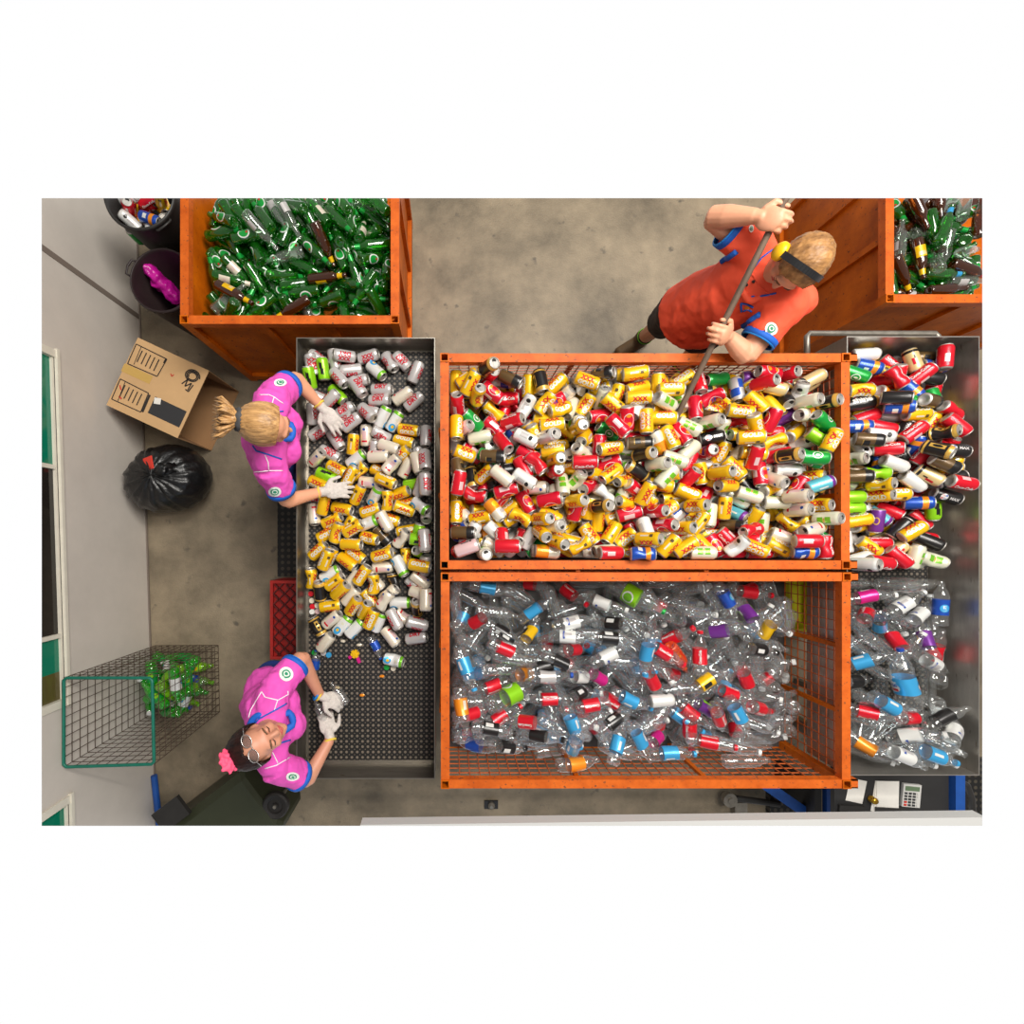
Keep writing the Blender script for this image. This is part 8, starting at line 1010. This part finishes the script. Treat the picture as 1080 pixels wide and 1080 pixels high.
for k in range(9):
    a = k * 2 * PI / 9; b = pt + B @ Vector((.0, .012, .028)); limb(bm, [b, b + B @ Vector((.032 * math.cos(a), -.010, .030 * math.sin(a))), b + B @ Vector((.050 * math.cos(a + .5), -.016, .046 * math.sin(a + .5)))], [.010, .012, .006], 8)
bm = remesh(bm, .004, 1); wrinkle(bm, .004, 70, 2); obj('ribbon', bm, 'pinkribbon', o2, smooth=True)
gp = lambda x, y, z: hc + B @ Vector((x, y, z))
for s in (-1, 1):
    bm = bmesh.new(); cx = .033 * s; pts = [gp(cx + .027 * math.cos(k * PI / 10), .060 + .035 * (.118 - (.100 + .019 * math.sin(k * PI / 10))) * 10 - .018, .100 + .019 * math.sin(k * PI / 10)) for k in range(20)]
    vs = [bm.verts.new(p) for p in pts]; bm.faces.new(vs); bmesh.ops.solidify(bm, geom=bm.faces[:], thickness=.002); obj('spectacle_lens', bm, 'lens', o2)
    bm = bmesh.new(); tube(bm, pts, .0017, 6, closed=True); tube(bm, [pts[0] if s > 0 else pts[10], gp(.086 * s, .02, .06), gp(.088 * s, -.05, .02)], .0017, 6); obj('spectacle_frame', bm, 'silverwire', o2, smooth=True)
bm = bmesh.new(); tube(bm, [gp(-.007, .063, .102), gp(.007, .063, .102)], .0018, 6); obj('spectacle_bridge', bm, 'silverwire', o2)
def z2(x, y): return (230 + x / 6.97, 680 + y / 6.97)
for pl in (((320, 345), (345, 385), (440, 408), (515, 365), (512, 340)), ((437, 408), (410, 490)), ((225, 535), (240, 480), (320, 345)), ((400, 790), (440, 872)), ((345, 910), (430, 885), (535, 822))): seamline(tr2, [z2(*p) for p in pl], .0026, 'white', 'piping', o2)
for pl in (((262, 590), (300, 545), (420, 480), (503, 432)), ((455, 722), (530, 700))): seamline(tr2, [z2(*p) for p in pl], .004, 'blue', 'blue_piping', o2)
badge(tr2, z2(500, 217), (7.5, 7.5), o2); badge(tr2, z2(545, 968), (7.0, 4.6), o2)
wr = Pw['lwr']; cuff(wr - (Pw['lhd'] - wr).normalized() * .018, Pw['lhd'] - wr, .031, .010, 'cyanblue', 'wristband', o2)
hb = Pw['rhd'] + Vector((-.03, .045, -.01)); t_ = place('pet', 'n', 3, hb, Vector((0, 0, 1)).rotation_difference(Vector((-.35, .9, .1)).normalized())); t_.scale = (.8, .8, .75); tag(t_, 'crushed clear bottle held in the lower glove of the woman with ribbon', 'bottle')
hb = Pw['lhd'] + Vector((.0, .045, -.015)); t_ = place('pet', 'n', 2, hb, Vector((0, 0, 1)).rotation_difference(Vector((-.5, .7, .0)).normalized())); t_.scale = (.72, .72, .62); tag(t_, 'small clear bottle held in the upper glove of the woman with ribbon', 'bottle')
# ---- man with the pole
hc = U(842, 277, 1.60); B = basis(Vector((-.42, -.62, -.66)), Vector((.25, -.1, 1))); pd = (pb - pa).normalized()
def onpole(py):
    f = 1 / (H - pa.z) + (1 / (H - pb.z) - 1 / (H - pa.z)) * (487 - py) / (487 - 208); return U(690 + 139.5 * (487 - py) / 279, py, H - 1 / f)
hu, hl = onpole(233), onpole(352)
pel = Vector((1.345, 1.235, .95)); che = Vector((1.405, 1.20, 1.24)); nek = Vector((1.43, 1.175, 1.47)); fw = Vector((-.80, -.60, 0)).normalized(); TB = basis(fw)
J = dict(rsh=U(792, 258, 1.43), rel=U(752, 229, 1.47), lsh=U(828, 322, 1.40), lel=U(787, 375, 1.315))
body = bmesh.new(); head_mesh(body, hc, B, 1.0); limb(body, [nek - UP * .05, hc - B @ Vector((0, .01, .07))], [.064, .058])
limb(body, [pel, che, nek - UP * .06], [.14, .135, .08]); ell(body, pel, (.165, .125, .13), TB); ell(body, che + UP * .05, (.175, .115, .17), TB)
def grip(hp, side):
    """palm on one side of the pole, fingers going over its top"""
    l = Vector((side, 0, 0)); l = (l - pd * l.dot(pd)).normalized(); u_ = (UP - pd * UP.dot(pd)).normalized(); u_ = (u_ - l * u_.dot(l)).normalized()
    n_ = (l * .72 + u_ * .69).normalized(); d_ = (u_ * .72 - l * .69).normalized(); d_ = (d_ - n_ * d_.dot(n_)).normalized(); return hp + n_ * .027 - d_ * .072, d_, n_
wu, d_u, n_u = grip(hu, -1); wlo, d_l, n_l = grip(hl, 1)
for sh, el, wr in ((J['rsh'], J['rel'], wu), (J['lsh'], J['lel'], wlo)):
    limb(body, [nek - UP * .07, sh], [.07, .066]); limb(body, [sh, el], [.060, .048]); limb(body, [el, el.lerp(wr, .35), wr], [.046, .047, .030])
hand(body, wu, d_u, n_u, 1 if n_u.cross(d_u).dot(pd) > 0 else -1, .80, 1.08, .0, 1.0, .0088)
hand(body, wlo, d_l, n_l, 1 if n_l.cross(d_l).dot(pd) > 0 else -1, .80, 1.08, .0, 1.0, .0088)
kr, fr_ = U(699, 341, .50), U(676, 358, .09); kl, fl_ = U(748, 352, .50), Vector((1.62, 1.20, .09))
hr = pel + TB @ Vector((.09, 0, -.06)); hl_ = pel + TB @ Vector((-.09, 0, -.06))
limb(body, [hr, kr, fr_], [.10, .062, .044]); limb(body, [hl_, kl, fl_], [.10, .062, .044])
o3 = tag(obj('person', remesh(body, .0046, 2), 'skin', base=(pel.x, pel.y, 0), smooth=True), 'person in orange-red polo and ear muffs pushing a long pole into the can cage', 'person')
sh_ = bmesh.new(); ell(sh_, pel - UP * .03, (.18, .14, .13), TB)
for hp, kn in ((hr, kr), (hl_, kl)): limb(sh_, [hp, hp.lerp(kn, 1.0)], [.118, .098], 16, .15)
sh_ = remesh(sh_, .010, 4); wrinkle(sh_, .008, 12, 2); obj('work_shorts', sh_, 'shorts', o3, smooth=True)
for f_, dr in ((fr_, Vector((-.5, -.3, 0)).normalized()), (fl_, Vector((-.6, -.2, 0)).normalized())):
    b = bmesh.new(); limb(b, [f_ + Vector((0, 0, .05)), f_ + Vector((0, 0, -.03))], [.055, .05]); limb(b, [f_ - dr * .06 + Vector((0, 0, -.035)), f_ + dr * .17 + Vector((0, 0, -.04))], [.048, .046]); obj('work_boot', remesh(b, .008, 3), 'shoe', o3, smooth=True)
    u_ = (kr - fr_).normalized() if f_ is fr_ else (kl - fl_).normalized(); cuff(f_ + u_ * .085, u_, .048, .05, 'sock', 'sock', o3); cuff(f_ + u_ * .095, u_, .051, .012, 'lime', 'sock_band', o3)
sb = bmesh.new(); hem = Vector((1.315, 1.245, .90)); limb(sb, [hem, pel + UP * .1, che, nek - UP * .06], [.185, .172, .165, .10], 20, .15); ell(sb, pel + UP * .0, (.20, .160, .12), TB); ell(sb, che + UP * .05, (.180, .135, .19), TB); ell(sb, (J['lsh'] + nek) / 2 - UP * .07, (.10, .10, .10)); ell(sb, U(843, 317, 1.37), (.075, .075, .075)); ell(sb, J['lsh'], (.092, .092, .092)); ell(sb, (J['lsh'] * 1.3 + che * .7) / 2 - UP * .0, (.105, .105, .12), TB)
for a, b_ in (('rsh', 'rel'), ('lsh', 'lel')):
    limb(sb, [nek - UP * .08, J[a]], [.09, .088], 16); limb(sb, [J[a], J[a].lerp(J[b_], .50 if a == 'rsh' else .60)], [.088, .084], 16, .12)
sb = remesh(sb, .008, 9); wrinkle(sb, .007, 8, 5); wrinkle(sb, .003, 24, 2); shirt = obj('polo_shirt', sb, 'redshirt', o3, smooth=True); tr3 = loc_bvh(shirt)
for a, b_ in (('rsh', 'rel'), ('lsh', 'lel')):
    d = (J[b_] - J[a]); p = J[a].lerp(J[b_], .50 if a == 'rsh' else .60) + d.normalized() * .01; cuff(p, d, .079, .026, 'blue', 'sleeve_hem', o3, .002); cuff(p + d.normalized() * .014, d, .076, .008, 'cyanblue', 'sleeve_edge', o3)
cb = bmesh.new(); ring = []
for k in range(28):
    a = 2 * PI * k / 28; ring.append(nek + UP * -.012 + TB @ Vector((.080 * math.sin(a), .074 * math.cos(a) + (.04 if a < .45 or a > 2 * PI - .45 else 0), -.035 * max(0, math.cos(a)) - (.03 if a < .45 or a > 2 * PI - .45 else 0))))
tube(cb, ring, .017, 10, closed=True); obj('collar', cb, 'redshirt', o3, smooth=True)
cb = bmesh.new(); tube(cb, [p - UP * .004 - (p - nek) * .16 for p in ring], .013, 8, closed=True); obj('collar_lining', cb, 'blue', o3, smooth=True)
def z3(x, y): return (700 + x / 6, 205 + y / 6)
for pl in (((560, 478), (620, 400), (680, 355), (742, 318)), ((605, 645), (655, 637), (712, 625))): seamline(tr3, [z3(*p) for p in pl], .004, 'blue', 'blue_piping', o3)
for pl in (((370, 430), (415, 395), (462, 358)), ((500, 830), (550, 805), (612, 762))): seamline(tr3, [z3(*p) for p in pl], .014, 'blue', 'side_panel', o3)
seamline(tr3, [z3(*p) for p in ((555, 500), (610, 585), (680, 640))], .003, 'redshirt', 'placket', o3)
for x, y in ((525, 572), (568, 552)):
    dp = drape(tr3, [z3(x, y)], .002)
    if dp: bm = bmesh.new(); ell(bm, dp[0][0], (.007, .007, .005)); obj('button', bm, 'ink', o3, smooth=True)
badge(tr3, z3(680, 850), (6.6, 6.8), o3); badge(tr3, z3(552, 218), (2.6, 4), o3)
for pl in (((490, 688), (492, 742)), ((490, 690), (530, 695), (568, 716)), ((505, 738), (530, 728), (560, 742))): seamline(tr3, [z3(*p) for p in pl], .0045, 'blue', 'chest_logo', o3)
badge(tr3, z3(528, 718), (2.6, 2.2), o3, 'chest_emblem', ('lime', 'c_orange'), ((1.0, 1),))
face_parts(hc, B, o3, 1.0)
shell_hair(hc, B, 1.0, 'lightbrown', o3, lambda x, y, z: y < .056 - max(0, .045 - z) * 1.5 and z > -.050, .008, 9.0, 1.1)
gp = lambda x, y, z: hc + B @ Vector((x, y, z))
bm = bmesh.new()
for k in range(25):
    a = PI * (k / 24); 
    c = gp(.095 * math.cos(a), .004, .012 + .122 * math.sin(a)); tdir = (B @ Vector((-math.sin(a), 0, math.cos(a)))).normalized(); nd = (B @ Vector((math.cos(a), 0, math.sin(a)))).normalized()
    if k: obox(bm, (c + pc_) / 2, (tdir, B @ Vector((0, 1, 0)), nd), ((c - pc_).length / 2 + .001, .0125, .005))
    pc_ = c
bmesh.ops.remove_doubles(bm, verts=bm.verts, dist=.0008); obj('headband', bm, 'muffblack', o3)
for s in (-1, 1):
    A = basis(B @ Vector((0, 1, 0)), B @ Vector((s, 0, 0))); bm = bmesh.new(); lathe(bm, [(0, 0), (0, .030), (.008, .034), (.014, .034)], 24, c=gp(.072 * s, .002, -.008), ax=A); obj('ear_cushion', bm, 'muffblack', o3, smooth=True)
    bm = bmesh.new(); lathe(bm, [(.014, .036), (.030, .036), (.042, .026), (.046, 0)], 24, c=gp(.072 * s, .002, -.008), ax=A); obj('ear_cup', bm, 'muffyellow', o3, smooth=True)
